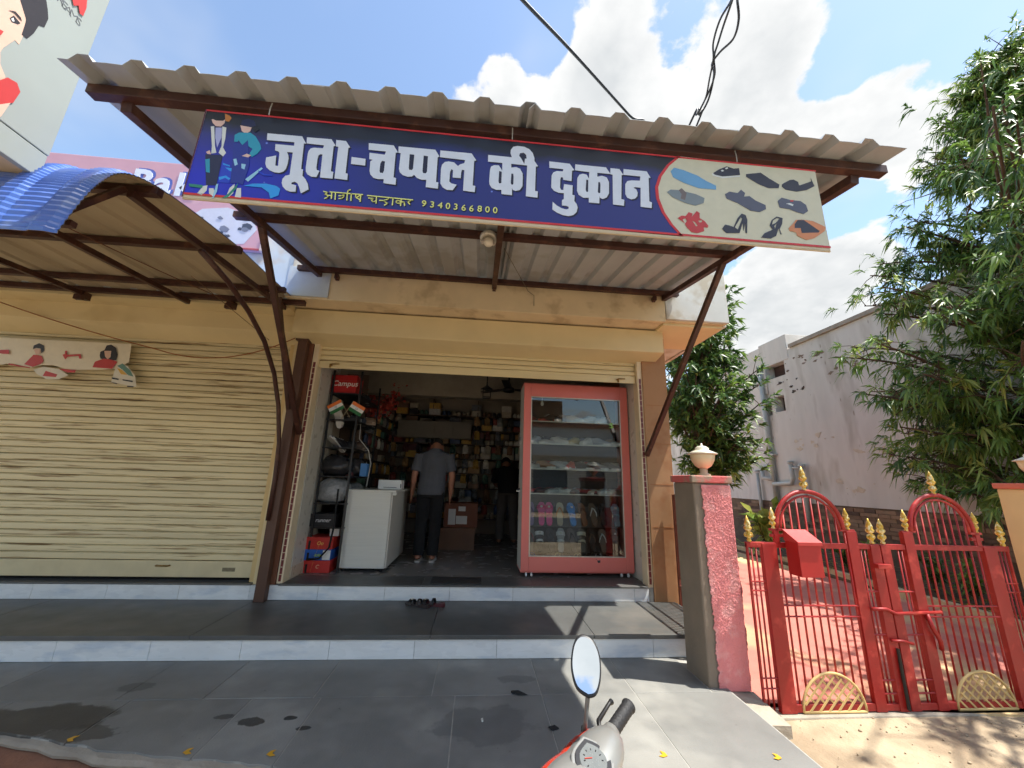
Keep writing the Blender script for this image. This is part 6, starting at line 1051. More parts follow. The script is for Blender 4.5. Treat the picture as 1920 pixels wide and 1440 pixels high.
def leaf(label, x0, mir, x_end):
    gt = thing('gate_leaf', label, 'gate', (x0 if not mir else x_end, GY, -0.12))
    W_ = x_end - x0
    def X(u): return (u if not mir else -u)
    def gb(name, u0, u1, z0, z1, y0=-0.018, y1=0.018, m=m_gate, bev=0.002):
        a, b = sorted((X(u0), X(u1))); return bx(name, m, gt, a, b, y0, y1, z0 + 0.12, z1 + 0.12, bev)
    gb('stile', 0.115, 0.225, -0.105, 0.955); gb('stile', 0.80, 0.88, -0.105, 1.05); gb('stile', W_ - 0.075, W_, -0.105, 0.955)
    gb('stile', 0.225, 0.262, 0.955, 1.055, -0.012, 0.012); gb('stile', 0.0, 0.014, -0.08, 0.955, -0.008, 0.008)
    gb('top_rail', 0.0, W_, 0.9265, 0.9635, -0.012, 0.012); gb('bottom_rail', 0.225, 0.80, -0.10, -0.055, -0.014, 0.014); gb('bottom_rail', 0.88, W_ - 0.075, -0.10, -0.06, -0.014, 0.014)
    gb('shoulder_rail', 0.20, 0.30, 1.0, 1.022, -0.009, 0.009); gb('shoulder_rail', 0.76, 0.88, 1.05, 1.062, -0.009, 0.009); gb('shoulder_rail', 0.20, 0.30, 1.045, 1.06, -0.012, 0.012)
    cx_ = 0.525; ra = 0.268
    for rad, w_ in ((ra, 0.016), (ra - 0.035, 0.009)):
        pts = [(X(cx_ - rad * math.cos(a)), 0, 1.06 + 0.12 + rad * 1.02 * math.sin(a)) for a in [math.pi * k / 20 for k in range(21)]]
        MB().tube(pts, w_, 8).build('arch_band', m_gate, gt, smooth=True)
    bars = [0.262 + 0.0595 * k for k in range(10)]
    for u in bars:
        h = 1.06 + math.sqrt(max(0, (ra - 0.03) ** 2 - (u - cx_) ** 2)) if abs(u - cx_) < ra - 0.03 else 1.05
        lo = -0.06
        if abs(u - 0.5) < 0.225: lo = -0.10 + math.sqrt(max(0, 0.225 ** 2 - (u - 0.5) ** 2))
        MB().tube([(X(u), 0, lo + 0.12), (X(u), 0, h + 0.12)], 0.0065, 6).build('bar', m_gate, gt, smooth=True)
    for u in (0.04, 0.075, 0.905, 0.935): MB().tube([(X(u), 0, 0.03), (X(u), 0, 1.05)], 0.006, 6).build('bar', m_gate, gt, smooth=True)
    for z in (0.545, 0.475):
        MB().tube([(X(0.225), -0.009, z + 0.12), (X(0.80), -0.009, z + 0.12)], 0.006, 6).build('cross_bar', m_gate, gt)
    for z in (0.70, 0.64, 0.10, 0.04): MB().tube([(X(0.0), -0.009, z + 0.12), (X(0.115), -0.009, z + 0.12)], 0.005, 6).build('cross_bar', m_gate, gt)
    for z in (0.64, 0.36, 0.08, 0.0): MB().tube([(X(0.88), -0.009, z + 0.12), (X(W_ - 0.075), -0.009, z + 0.12)], 0.006, 6).build('cross_bar', m_gate, gt)
    # cream half-round lattice at the foot
    r = 0.228; pts = [(X(0.5 - r * math.cos(a)), -0.012, 0.02 + r * 1.0 * math.sin(a)) for a in [math.pi * k / 18 for k in range(19)]]
    MB().tube(pts, 0.009, 6).tube([(X(0.5 - r), -0.012, 0.02), (X(0.5 + r), -0.012, 0.02)], 0.010, 6).build('lattice_rim', m_lat, gt, smooth=True)
    for sgn in (-1, 1):
        for k in range(-6, 7):
            c0 = k * 0.068; pts = []
            for i in range(41):
                q = -0.3 + 0.6 * i / 40; u = c0 + sgn * q; w_ = q + 0.12
                if w_ >= 0.0 and u * u + w_ * w_ <= (r - 0.004) ** 2: pts.append((X(0.5 + u), -0.012 - 0.004 * sgn, 0.02 + w_))
            if len(pts) > 2: MB().bar(pts[0], pts[-1], 0.012, 0.005, up=(0, 1, 0)).build('lattice_bar', m_lat, gt)
    for u, z in ((0.03, 0.963), (0.232, 1.055), (cx_, 1.335), (0.83, 1.06), (W_ - 0.04, 0.963)):
        s = 0.85 if z in (1.055, 1.06) else 1.0
        f = put('finial', fin_me, m_gold, gt, loc=(X(u), 0, z + 0.12), scale=(s, s, s)); put('scroll', scr_me, m_gold, f)
    return gt
g1 = leaf('left leaf of the red steel gate, with the red letter box on it', 1.985, False, 3.035)
g2 = leaf('right leaf of the red steel gate, next to the cream pillar', 3.045, True, 4.13)
# sliding bolt on the left leaf's meeting stile
t = thing('gate_bolt', 'red sliding bolt and handle joining the two gate leaves', 'bolt', (3.03, GY - 0.03, 0.53))
MB().tube([(-0.16, 0, 0.0), (-0.05, 0, 0.0), (0.02, 0, -0.03), (0.38, 0, -0.02)], 0.012, 8).build('rod', m_gate, t, smooth=True); MB().tube([(0.10, -0.006, -0.22), (0.02, -0.012, -0.2), (-0.06, -0.006, -0.2)], 0.010, 8).build('handle', m_gate, t, smooth=True)
MB().tube([(0.26, 0.0, -0.03), (0.27, -0.015, -0.12), (0.31, -0.012, -0.2), (0.32, 0.0, -0.26)], 0.014, 8).build('hasp', m_gate, t, smooth=True); bx('keeper', m_gate, t, -0.07, 0.04, -0.02, 0.016, 0.27, 0.30, 0.003)
MB().tube([(-0.02, 0, -0.62), (-0.02, 0, -0.12 - 0.53 + 0.4)], 0.010, 8).build('drop_rod', m_black, t)
# red letter box
lb = thing('letter_box', 'red metal letter box with sloping lid hung on the left gate leaf', 'letter box', (2.365, 2.775, 0.755)); lb.scale = (0.86, 0.86, 0.88)
m_lb = mat('letterbox_red', (176, 34, 30), 0.45, var=0.12, scale=6, specks=[((96, 40, 30), 50, 0.07, 0.5)])
bx('body', m_lb, lb, -0.1, 0.1, -0.07, 0.065, 0.0, 0.255, 0.003)
MB().loft([[(-0.107, -0.085, 0.235), (-0.107, -0.085, 0.262), (-0.107, 0.068, 0.345), (-0.107, 0.068, 0.2555), (-0.107, -0.07, 0.2555)], [(0.107, -0.085, 0.235), (0.107, -0.085, 0.262), (0.107, 0.068, 0.345), (0.107, 0.068, 0.2555), (0.107, -0.07, 0.2555)]]).build('lid', mat('letterbox_lid', (190, 56, 52), 0.45, var=0.08), lb, bevel=0.002)
# low concrete sill under the gate
struct(MB().box(1.99, 4.16, 2.80, 2.98, -0.14, -0.108).build('gate_sill', m_concrete, bevel=0.01, fix=False))

# ---------------------------------------------------------------- side grille between shop and pillar
sg = thing('side_grille', 'brown grille gate seen edge-on between the shop corner and the pink pillar', 'gate', (2.16, 3.75, 0.0))
m_sg = mat('grille_brown', (110, 58, 44), 0.5, var=0.15)
for y in (-0.48, 0.47): MB().bar((0, y, 0.0), (0, y, 1.25), 0.02, 0.03, up=(0, 1, 0)).build('stile', m_sg, sg)
for z in (0.01, 0.33, 0.42, 0.95, 1.24): MB().bar((0, -0.47, z), (0, 0.46, z), 0.018, 0.022).build('rail', m_sg, sg)
gbm = MB().tube([(0, 0, 0.42), (0, 0, 1.24)], 0.009, 5).mesh('bar')
for k in range(21): put('bar', gbm, m_sg, sg, loc=(0, -0.45 + 0.0445 * k, 0))
gbs = MB().tube([(0, 0, 0.02), (0, 0, 0.33)], 0.009, 5).mesh('bar')
for k in range(6): put('bar', gbs, m_sg, sg, loc=(0, -0.42 + 0.17 * k, 0))

# ---------------------------------------------------------------- grey building beyond the driveway
gb_ = thing('grey_building', 'tall weathered grey plastered building wall beyond the driveway', 'building', (8.4, 8, 0))
def H(o): o.location = (-8.4, -8, 0); return o
m_gw = mat('weathered_plaster', (204, 200, 194), 0.9, var=0.13, scale=1.6, bump=0.2, bscale=20, stretch=(1, 1, 0.3), col2=(174, 168, 160), c2amt=0.4, c2scale=1.6, specks=[((136, 126, 114), 7, 0.16, 0.6), ((112, 102, 92), 15, 0.10, 0.5)])
mb = MB(); holes = [(9.12, 9.78, 4.28, 4.66), (9.28, 9.62, 3.34, 3.76), (9.75, 9.95, 3.30, 3.66)]
wall_holes(mb, (1.5, 16), (1.02, 4.92), holes, lambda u, v, s: (8.0 + 0.25 * s, u, v)); H(mb.build('wall', m_gw, gb_, fix=False))
for h in holes: H(bx('vent_back', mat('vent_dark', (74, 52, 46), 0.8, var=0.2), gb_, 8.2505, 8.28, h[0] - 0.05, h[1] + 0.05, h[2] - 0.05, h[3] + 0.05, 0))
H(bx('plinth', mat('plinth_core', (104, 86, 70), 0.95, var=0.2, scale=8), gb_, 8.02, 8.6, 1.5, 16, -0.15, 1.018, 0)); H(bx('body', m_gw, gb_, 8.3, 13, 1.5, 16, 1.02, 4.9, 0)); H(bx('coping', mat('coping', (150, 140, 128), 0.9, var=0.2, scale=5), gb_, 7.94, 8.4, 1.5, 8.85, 4.921, 5.02, 0.01))
H(bx('stair_tower', m_gw, gb_, 7.99, 9.6, 8.95, 9.95, 4.6605, 5.35, 0.01)); H(bx('stair_tower', m_gw, gb_, 7.97, 7.999, 9.79, 9.95, 3.9, 4.66, 0.0)); H(bx('upper_wall', m_gw, gb_, 8.02, 10, 9.951, 16, 4.921, 5.30, 0.01))
m_pvc = mat('pvc_pipe', (176, 178, 174), 0.5, var=0.08)
def pipe(pts, r=0.055, nm_='pipe'): H(MB().tube(pts, r, 10).build(nm_, m_pvc, gb_, smooth=True))
pipe([(7.92, 9.93, 4.7), (7.92, 9.93, 0.9)], 0.06, 'drain_pipe'); pipe([(7.90, 10.30, 1.85), (7.90, 10.28, 1.62), (7.90, 9.93, 1.58)]); pipe([(7.90, 9.93, 1.46), (7.90, 9.32, 1.48), (7.90, 9.25, 1.6), (7.90, 9.27, 1.95)]); pipe([(7.90, 10.5, 1.75), (7.90, 10.5, 0.4)], 0.045); pipe([(7.90, 8.95, 1.85), (7.90, 8.95, 0.6)], 0.05); pipe([(7.9, 9.27, 1.86), (7.9, 8.95, 1.85)], 0.03)
for z in (3.6, 2.2): H(bx('pipe_clamp', m_pvc, gb_, 7.86, 7.999, 9.78, 10.08, z, z + 0.05, 0.004))
for y, z in ((10.3, 1.87), (9.27, 1.97), (8.95, 1.87), (10.5, 1.77)): H(MB().lathe([(0.07, 0), (0.075, 0.02), (0.075, 0.05), (0.05, 0.07)], c=(7.90, y, z), n=10).build('pipe_cap', m_pvc, gb_, smooth=True))
# flaked and stained patches, thin skins of old render standing proud of the wall
rr = random.Random(12); m_flake = [mat('flake_dark', (120, 104, 92), 0.95, var=0.3, scale=9, bump=0.4), mat('flake_pale', (196, 184, 166), 0.95, var=0.2, scale=9, bump=0.4), mat('flake_black', (74, 64, 58), 0.95, var=0.3, scale=9)]
for (y0, z0, w, h, n_, mi) in ((8.6, 4.55, 0.5, 0.2, 9, 0), (8.0, 4.4, 0.35, 0.12, 5, 0), (9.0, 3.95, 0.4, 0.18, 10, 2), (7.6, 4.0, 0.5, 0.1, 6, 0), (8.5, 2.45, 0.6, 0.16, 9, 1), (7.1, 2.15, 0.6, 0.06, 6, 1), (7.8, 1.45, 0.5, 0.15, 7, 1), (6.6, 1.35, 0.35, 0.1, 5, 1), (6.2, 3.1, 0.5, 0.3, 4, 1)):
    for k in range(n_):
        cy = y0 + rr.uniform(-w, w); cz_ = z0 + rr.uniform(-h, h); r0 = rr.uniform(0.015, 0.085)
        pts = [(cy + r0 * 1.5 * rr.uniform(.25, 1.3) * math.cos(a), cz_ + r0 * 0.8 * rr.uniform(.25, 1.3) * math.sin(a)) for a in [i * math.pi / 7 for i in range(14)]]
        e_ = 0.004 + 0.0005 * k; H(MB().prism(pts, lambda u, v: (8.0, u, v), lambda u, v: (8.0 - e_, u, v)).build('render_flake', m_flake[mi], gb_))
# rough stone courses of the plinth
m_st = [mat('plinth_stone_%d' % k, c, 0.95, var=0.2, scale=9, bump=0.5, bscale=30) for k, c in enumerate(((124, 98, 78), (104, 84, 70), (140, 114, 92), (92, 74, 62)))]
stone_me = [MB().box(-0.03, 0.0, -w / 2, w / 2, -0.034, 0.034).mesh('stone') for w in (0.22, 0.30, 0.38)]
z = 0.42; n_st = 0
while z < 1.0:
    y = 4.6 + rr.uniform(0, .2)
    while y < 11.5 and n_st < 290:
        k = rr.randrange(3); w = (0.22, 0.30, 0.38)[k]
        o = bpy.data.objects.new('stone', stone_me[k]); COL.objects.link(o)
        if not stone_me[k].materials: stone_me[k].materials.append(m_st[0])
        o.material_slots[0].link = 'OBJECT'; o.material_slots[0].material = rr.choice(m_st); o.parent = gb_; o.location = (8.015 - rr.uniform(0, .02) - 8.4, y + w / 2 - 8, z); n_st += 1; y += w + 0.012
    z += 0.076

# ---------------------------------------------------------------- building across the street (seen only mirrored in the display glass)
ob = thing('opposite_building', 'pale building across the street, seen mirrored in the display case glass', 'building', (1.5, -11, -0.12))
m_ob = mat('opposite_wall', (206, 204, 198), 0.85, var=0.1, scale=1.2)
mb = MB(); ohl = [(-6.5, -3.6, 0.02, 2.5), (-2.6, 0.2, 0.02, 2.5), (1.4, 3.2, 0.9, 2.3), (4.2, 5.2, 0.02, 2.2), (6.2, 8.0, 0.9, 2.3)]
wall_holes(mb, (-8, 9.5), (0, 4.3), ohl, lambda u, v, sd: (u, 0.0 - 0.25 * sd, v)); mb.build('wall', m_ob, ob, fix=False)
bx('body', m_ob, ob, -8, 9.5, -6, -0.4, 0, 4.25, 0); bx('sunshade', m_ob, ob, -8.2, 9.7, -0.2, 0.6, 2.75, 2.87, 0.01); bx('parapet', mat('opposite_trim', (170, 120, 96), 0.85, var=0.1), ob, -8.1, 9.6, -0.3, 0.12, 4.3005, 4.6, 0.01)
for h in ohl: bx('shutter' if h[2] < 0.1 else 'window', mat('opposite_dark', (84, 96, 106), 0.5, var=0.15), ob, h[0], h[1], -0.2, -0.15, h[2], h[3], 0)

# ---------------------------------------------------------------- foliage
def leaf_mat(name, c, c2):
    m = bpy.data.materials.new(name); m.use_nodes = True; nt = m.node_tree; N = nt.nodes; L = nt.links; b = N['Principled BSDF']
    b.inputs['Roughness'].default_value = 0.42; b.inputs['Specular IOR Level'].default_value = 0.5
    g = N.new('ShaderNodeNewGeometry'); tn = N.new('ShaderNodeTexNoise'); tn.inputs['Scale'].default_value = 3.0; tn.inputs['Detail'].default_value = 3; L.new(g.outputs['Position'], tn.inputs['Vector'])
    mr = N.new('ShaderNodeMapRange'); mr.inputs['From Min'].default_value = 0.35; mr.inputs['From Max'].default_value = 0.65; L.new(tn.outputs['Fac'], mr.inputs['Value'])
    mx = N.new('ShaderNodeMix'); mx.data_type = 'RGBA'; mx.inputs['A'].default_value = srgb(c); mx.inputs['B'].default_value = srgb(c2); L.new(mr.outputs[0], mx.inputs['Factor']); L.new(mx.outputs['Result'], b.inputs['Base Color'])
    tl = N.new('ShaderNodeBsdfTranslucent'); ms = N.new('ShaderNodeMixShader'); ms.inputs[0].default_value = 0.28
    hs = N.new('ShaderNodeHueSaturation'); hs.inputs['Value'].default_value = 1.5; L.new(mx.outputs['Result'], hs.inputs['Color']); L.new(hs.outputs[0], tl.inputs['Color'])
    L.new(b.outputs[0], ms.inputs[1]); L.new(tl.outputs[0], ms.inputs[2]); L.new(ms.outputs[0], N['Material Output'].inputs['Surface']); return m
m_leafs = [leaf_mat('leaf_deep', (58, 86, 42), (76, 106, 50)), leaf_mat('leaf_mid', (92, 122, 54), (112, 138, 62)), leaf_mat('leaf_light', (138, 156, 74), (158, 164, 86)), leaf_mat('leaf_yellow', (176, 150, 54), (156, 140, 60))]
m_bark = mat('bark', (82, 66, 52), 0.95, var=0.25, scale=9, bump=0.8, bscale=30, stretch=(1, 1, 0.3))
class Leaves:
    def __init__(s): s.v = []; s.f = []; s.mi = []
    def leaf(s, p, d, n, L, w, mi, droop):
        d = d.normalized(); r = d.cross(n)
        if r.length < 1e-3: r = d.orthogonal()
        r.normalize(); n2 = r.cross(d); o = len(s.v); g = Vector((0, 0, -1))
        for t, ww in ((0, 0.2), (0.45, 1.0), (1.0, 0.05)):
            c = p + d * (L * t) + g * (droop * L * t * t)
            s.v += [tuple(c - r * (w * ww * 0.5) + n2 * (w * 0.18 * ww)), tuple(c), tuple(c + r * (w * ww * 0.5) + n2 * (w * 0.18 * ww))]
        for k in range(2):
            a = o + 3 * k; s.f += [(a, a + 1, a + 4, a + 3), (a + 1, a + 2, a + 5, a + 4)]; s.mi += [mi, mi]
    def whorl(s, rr, p, axis, n, L, w, mi, droop=0.5, spread=1.0):
        axis = axis.normalized(); e1 = axis.orthogonal().normalized(); e2 = axis.cross(e1)
        for k in range(n):
            a = 2 * math.pi * (k / n) + rr.uniform(-.4, .4); el = rr.uniform(0.15, 1.15) * spread
            d = axis * math.cos(el) + (e1 * math.cos(a) + e2 * math.sin(a)) * math.sin(el)
            s.leaf(p - axis * rr.uniform(0, L * 0.7), d, axis + Vector((rr.gauss(0, .4), rr.gauss(0, .4), .6)), L * rr.uniform(.45, 1.25), w * rr.uniform(.8, 1.15), mi if rr.random() < .8 else rr.choice((0, 1, 1, 2)), droop * rr.uniform(.3, 1.5))
    def build(s, name, parent):
        me = bpy.data.meshes.new(name); me.from_pydata(s.v, [], s.f)
        for m in m_leafs: me.materials.append(m)
        me.polygons.foreach_set('material_index', s.mi); me.polygons.foreach_set('use_smooth', [True] * len(s.f)); me.update()
        o = bpy.data.objects.new(name, me); COL.objects.link(o); o.parent = parent; return o
def tree(label, base, trunk_pts, trunk_r, limbs, seed, leafL, leafW, per, pal, droop):
    """limbs: list of (start, end, radius, number of whorls, spread) in world space relative to base."""
    rr = random.Random(seed); t = thing('tree', label, 'tree', base); tk = MB(); tk.tube(trunk_pts, trunk_r, 10); lv = Leaves()
    for (a, b, r0, nw, spr) in limbs:
        a = Vector(a); b = Vector(b); mid = a.lerp(b, 0.5) + Vector((rr.gauss(0, .08), rr.gauss(0, .08), 0.12 * (b - a).length))
        pts = []
        for i in range(8):
            q = i / 7; pts.append(a * (1 - q) ** 2 + mid * (2 * q * (1 - q)) + b * q * q)
        tk.tube(pts, [r0 * (1 - 0.85 * i / 7) + 0.004 for i in range(8)], 6)
        base_tone = rr.random()
        for k in range(nw):
            q = 0.25 + 0.75 * rr.random() ** 0.7; i = min(6, int(q * 7)); p = Vector(pts[i]).lerp(pts[i + 1], q * 7 - i)
            off = Vector((rr.gauss(0, spr), rr.gauss(0, spr), rr.gauss(0, spr * 0.8))); tip = p + off
            if rr.random() < 0.5: tk.tube([p, p + off * 0.5 + Vector((0, 0, 0.03)), tip], [0.008, 0.006, 0.003], 4)
            ax = off.normalized() * 0.7 + (b - a).normalized() * 0.5 + Vector((0, 0, rr.uniform(-.5, .4)))
            u = rr.random() * 0.6 + base_tone * 0.4; mi = 0 if u < pal[0] else 1 if u < pal[1] else 2 if u < pal[2] else 3
            lv.whorl(rr, tip, ax, per, leafL, leafW, mi, droop)
    tk.build('trunk', m_bark, t, smooth=True); lv.build('crown', t); return t
# big tree beyond the gate at the right
rr = random.Random(31); base = Vector((7.42, 4.55, -0.08)); limbs = []
def crown_r(z):      # outline of the crown at height z
    pts = [(1.0, 1.3), (1.8, 1.5), (2.4, 2.0), (3.4, 2.4), (4.5, 2.1), (6.2, 1.6), (7.5, 1.05), (8.5, 0.55), (9.3, 0.15)]
    for (a, ra), (b, rb) in zip(pts[:-1], pts[1:]):
        if a <= z <= b: return ra + (rb - ra) * (z - a) / (b - a)
    return 0.2
for k in range(160):
    z = 1.75 + 7.4 * (k / 159) ** 1.1; a = rr.uniform(0, 2 * math.pi)
    if rr.random() < 0.78: a = rr.uniform(math.pi * 0.70, math.pi * 1.60)
    r = crown_r(z) * rr.uniform(0.55, 1.04); ax = 0.18 * z; e = Vector((ax + r * math.cos(a), r * math.sin(a), z - (0.3 if z < 3.5 else 0.0)))
    if base.x + e.x > 7.8 and z < 5.2: e.x = 7.75 - base.x - rr.uniform(0, .8)
    zs = max(0.9, z - 0.5 * r); s0 = Vector((0.18 * zs, 0, zs))
    limbs.append((s0, e, 0.014 + 0.010 * r, 27, 0.19 if z < 5 else 0.17))
for k in range(26):     # boughs reaching out over the sand by the gate
    e = Vector((rr.uniform(-3.0, -1.5), rr.uniform(-3.3, -1.9), rr.uniform(3.7, 5.4))); zs = e.z - 1.0; limbs.append((Vector((0.18 * zs, 0, zs)), e, 0.03, 14, 0.24))
tree('large dense tree with long drooping leaves rising behind the right gate leaf', base, [(0, 0, -0.1), (0.2, 0, 1.2), (0.5, 0.04, 2.8), (0.83, 0, 4.6), (1.19, 0, 6.6), (1.55, 0, 8.6), (1.67, 0, 9.3)], [0.17, 0.14, 0.12, 0.095, 0.06, 0.03, 0.01], limbs, 32, 0.175, 0.032, 12, (0.36, 0.74, 0.965), 0.75)
# darker tree behind the shop corner
base = Vector((5.2, 8.6, -0.1)); limbs = []
for k in range(120):
    a = rr.uniform(0, 2 * math.pi); z = rr.uniform(2.0, 6.2); r = 1.32 * math.sqrt(max(0.08, 1 - ((z - 4.1) / 2.35) ** 2)) * rr.uniform(0.4, 1.0); off = Vector((0.25 + r * math.cos(a), r * math.sin(a), z))
    if off.x > 0.9 and z < 3.2: continue
    limbs.append((Vector((0.0, 0, max(1.3, z - 0.9 * r - 0.2))), off, 0.016 + 0.012 * r, 17, 0.20))
tree('dark green mango tree standing between the shop corner and the grey building', base, [(0, 0, -0.1), (0.1, 0, 1.0), (0.0, 0.1, 2.2), (-0.1, 0, 3.6), (0.0, 0, 5.6)], [0.22, 0.19, 0.17, 0.12, 0.04], limbs, 33, 0.19, 0.055, 11, (0.62, 0.92, 1.0), 0.4)
# plants in the bed behind the gate
def plant(x, y, h, n, label, mi, L=0.3, w=0.07, seed=1):
    rr = random.Random(seed); t = thing('garden_plant', label, 'plant', (x, y, -0.06)); lv = Leaves(); sk = MB()
    for k in range(n):
        a = rr.uniform(0, 2 * math.pi); top = Vector((math.cos(a) * h * 0.35 * rr.random(), math.sin(a) * h * 0.35 * rr.random(), h * rr.uniform(.5, 1)))
        sk.tube([(0, 0, 0), top * 0.5 + Vector((0, 0, 0.05)), top], [0.012, 0.009, 0.004], 5); lv.whorl(rr, top, Vector((top.x, top.y, 0.5)), 8, L, w, mi if rr.random() < .8 else 1, 0.6)
        lv.whorl(rr, top * 0.6, Vector((top.x, top.y, 0.3)), 5, L, w, mi, 0.6)
    sk.build('stem', m_bark, t); lv.build('foliage', t)
plant(6.3, 8.3, 1.05, 12, 'bright broad-leaved plant beside the drain pipes behind the gate', 2, 0.42, 0.13, 3)
plant(5.2, 8.6, 0.85, 9, 'grassy plant with long blades behind the left end of the gate', 1, 0.6, 0.03, 4)
for k, (x, y, h) in enumerate([(6.6, 7.6, 0.55), (6.7, 6.9, 0.5), (6.6, 6.2, 0.6), (6.75, 5.6, 0.5), (6.6, 5.0, 0.55), (6.9, 4.3, 0.5)]):
    plant(x, y, h, 10, 'low green shrub in the planting bed, %s from the drain pipes' % ordinal(k), 0 if k % 2 else 1, 0.2, 0.06, 10 + k)
def litter_leaves():
    mb = Leaves(); rr = random.Random(44)
    for k in range(420): mb.leaf(Vector((rr.uniform(6.15, 7.9), rr.uniform(2.6, 10), 0.0 + rr.uniform(-.06, 0.02))), Vector((rr.gauss(0, 1), rr.gauss(0, 1), 0.05)), Vector((0, 0, 1)), 0.12, 0.035, 3 if rr.random() < .6 else 1, 0.1)
    o = mb.build('leaf_litter', None); o['kind'] = 'stuff'; tag(o, 'fallen yellow and green leaves scattered over the planting bed', 'leaves')
litter_leaves()

# ---------------------------------------------------------------- overhead cables
def cable(name, pts, r, label): tag(MB().tube(pts, r, 6).build(name, flat('cable_black', (22, 24, 30), 0.5), smooth=True), label, 'cable')
CAB0 = [(0.066, 1.700, 4.300), (0.146, 1.850, 4.451), (0.652, 2.400, 4.809), (1.446, 3.200, 5.211), (1.794, 3.500, 5.304), (2.200, 4.600, 4.600)]
CAB1 = [(1.780, 2.000, 5.075), (1.917, 2.175, 5.289), (1.943, 2.350, 5.356), (1.990, 2.525, 5.352), (2.106, 2.700, 5.418), (2.169, 2.875, 5.384), (2.230, 3.050, 5.362), (2.233, 3.225, 5.350), (2.251, 3.400, 5.408), (1.900, 4.600, 4.200)]
CAB2 = [(1.826, 2.020, 5.117), (1.947, 2.195, 5.327), (1.993, 2.370, 5.347), (2.061, 2.545, 5.409), (2.131, 2.720, 5.466), (2.250, 2.895, 5.493), (2.301, 3.070, 5.506), (2.272, 3.245, 5.397), (2.354, 3.420, 5.434), (2.000, 4.600, 4.200)]
CAB3 = [(1.858, 2.030, 5.140), (1.989, 2.186, 5.334), (2.113, 2.341, 5.370), (2.171, 2.497, 5.389), (2.147, 2.652, 5.442), (2.169, 2.808, 5.506), (2.296, 2.963, 5.589), (2.319, 3.119, 5.458), (2.307, 3.274, 5.417), (2.280, 3.430, 5.455), (1.950, 4.600, 4.250)]
cable('power_cable', catm(CAB0), 0.013, 'thick single black cable slanting across the sky above the sign')
cable('power_cable', catm(CAB1), 0.009, 'left strand of the twisted cable bundle above the canopy')
cable('power_cable', catm(CAB2), 0.010, 'middle strand of the twisted cable bundle above the canopy')
cable('power_cable', catm(CAB3), 0.010, 'right looping strand of the twisted cable bundle above the canopy')

# ---------------------------------------------------------------- scooter
sc = thing('scooter', 'red and silver scooter, its handlebar and round mirror in the foreground', 'scooter', (0.30, 1.16, -0.12)); sc.rotation_euler = (0, 0, R(45))
# local axes: +Y forward (towards the shop, left), +X along the right handle
m_silver = mat('silver_paint', (150, 150, 146), 0.32, metal=0.45, var=0.05, coat=0.3)
m_sred = mat('scooter_red', (200, 62, 40), 0.28, var=0.04, coat=0.5)
m_rub = mat('rubber', (28, 28, 30), 0.6, var=0.1, bump=0.3, bscale=120)
HZ = 0.757
def shell(y_off, sx, wy, hz, zc, n=14):
    rings = []
    for k in range(n + 1):
        q = -1 + 2 * k / n; s = max(0.05, (1 - abs(q) ** 2.6)) ** 0.5; x = sx * q
        rings.append([Vector((x, y_off + wy * s * math.cos(a), zc + 0.045 * q * (1 if q > 0 else -1) * 0.6 + hz * s * math.sin(a))) for a in [2 * math.pi * j / 16 for j in range(16)]])
    return MB().loft(rings)
shell(-0.010, 0.165, 0.070, 0.046, HZ).build('cowl', m_silver, sc, smooth=True); shell(0.012, 0.160, 0.068, 0.046, HZ - 0.012).build('front_shell', m_sred, sc, smooth=True)
dm = Matrix.Rotation(R(24), 3, 'X')
KITE = [(q.x, q.y) for q in catm([(0.035, 0.050, 0), (0.062, 0.012, 0), (0.058, -0.035, 0), (0.0, -0.062, 0), (-0.062, -0.040, 0), (-0.080, -0.005, 0), (-0.040, 0.040, 0), (0.035, 0.050, 0)], 5)[:-1]]
def dash(k, d0, d1): return MB().prism([(u * k, v * k) for u, v in KITE], lambda u, v: tuple(dm @ Vector((u, v, d0)) + Vector((-0.005, -0.030, HZ + 0.036))), lambda u, v: tuple(dm @ Vector((u * 0.97, v * 0.97, d1)) + Vector((-0.005, -0.030, HZ + 0.036))))
dash(1.0, -0.02, 0.010).build('dash_surround', m_silver, sc, bevel=0.003); dash(0.82, 0.0102, 0.0125).build('dash_bezel', mat('bezel', (44, 44, 46), 0.35, var=0.05), sc); dash(0.62, 0.0127, 0.0145).build('dial', mat('dial_face', (104, 107, 105), 0.25, var=0.1, scale=60), sc)
for k in range(9):
    a = R(215 - 32 * k); f_ = lambda r_: dm @ Vector((r_ * math.cos(a), r_ * 0.8 * math.sin(a) - 0.004, 0.0152)) + Vector((-0.008, -0.030, HZ + 0.036)); MB().bar(f_(0.026), f_(0.031), 0.0022, 0.001).build('dial_mark', m_ink, sc)
a = R(150); MB().bar(dm @ Vector((0, 0, 0.0155)) + Vector((-0.008, -0.030, HZ + 0.036)), dm @ Vector((0.024 * math.cos(a), 0.02 * math.sin(a), 0.0155)) + Vector((-0.008, -0.030, HZ + 0.036)), 0.002, 0.001).build('needle', flat('needle_red', (190, 60, 40)), sc)
for k, (x_, r_) in enumerate(((0.10, 0.005), (0.13, 0.004), (-0.10, 0.005))): MB().tube(catm([(x_, 0.03, HZ - 0.02), (x_ * 0.95, 0.075, HZ - 0.025), (x_ * 0.5, 0.09, HZ - 0.08), (x_ * 0.3, 0.08, HZ - 0.14)], 6), r_, 6).build('control_cable', m_black, sc, smooth=True)
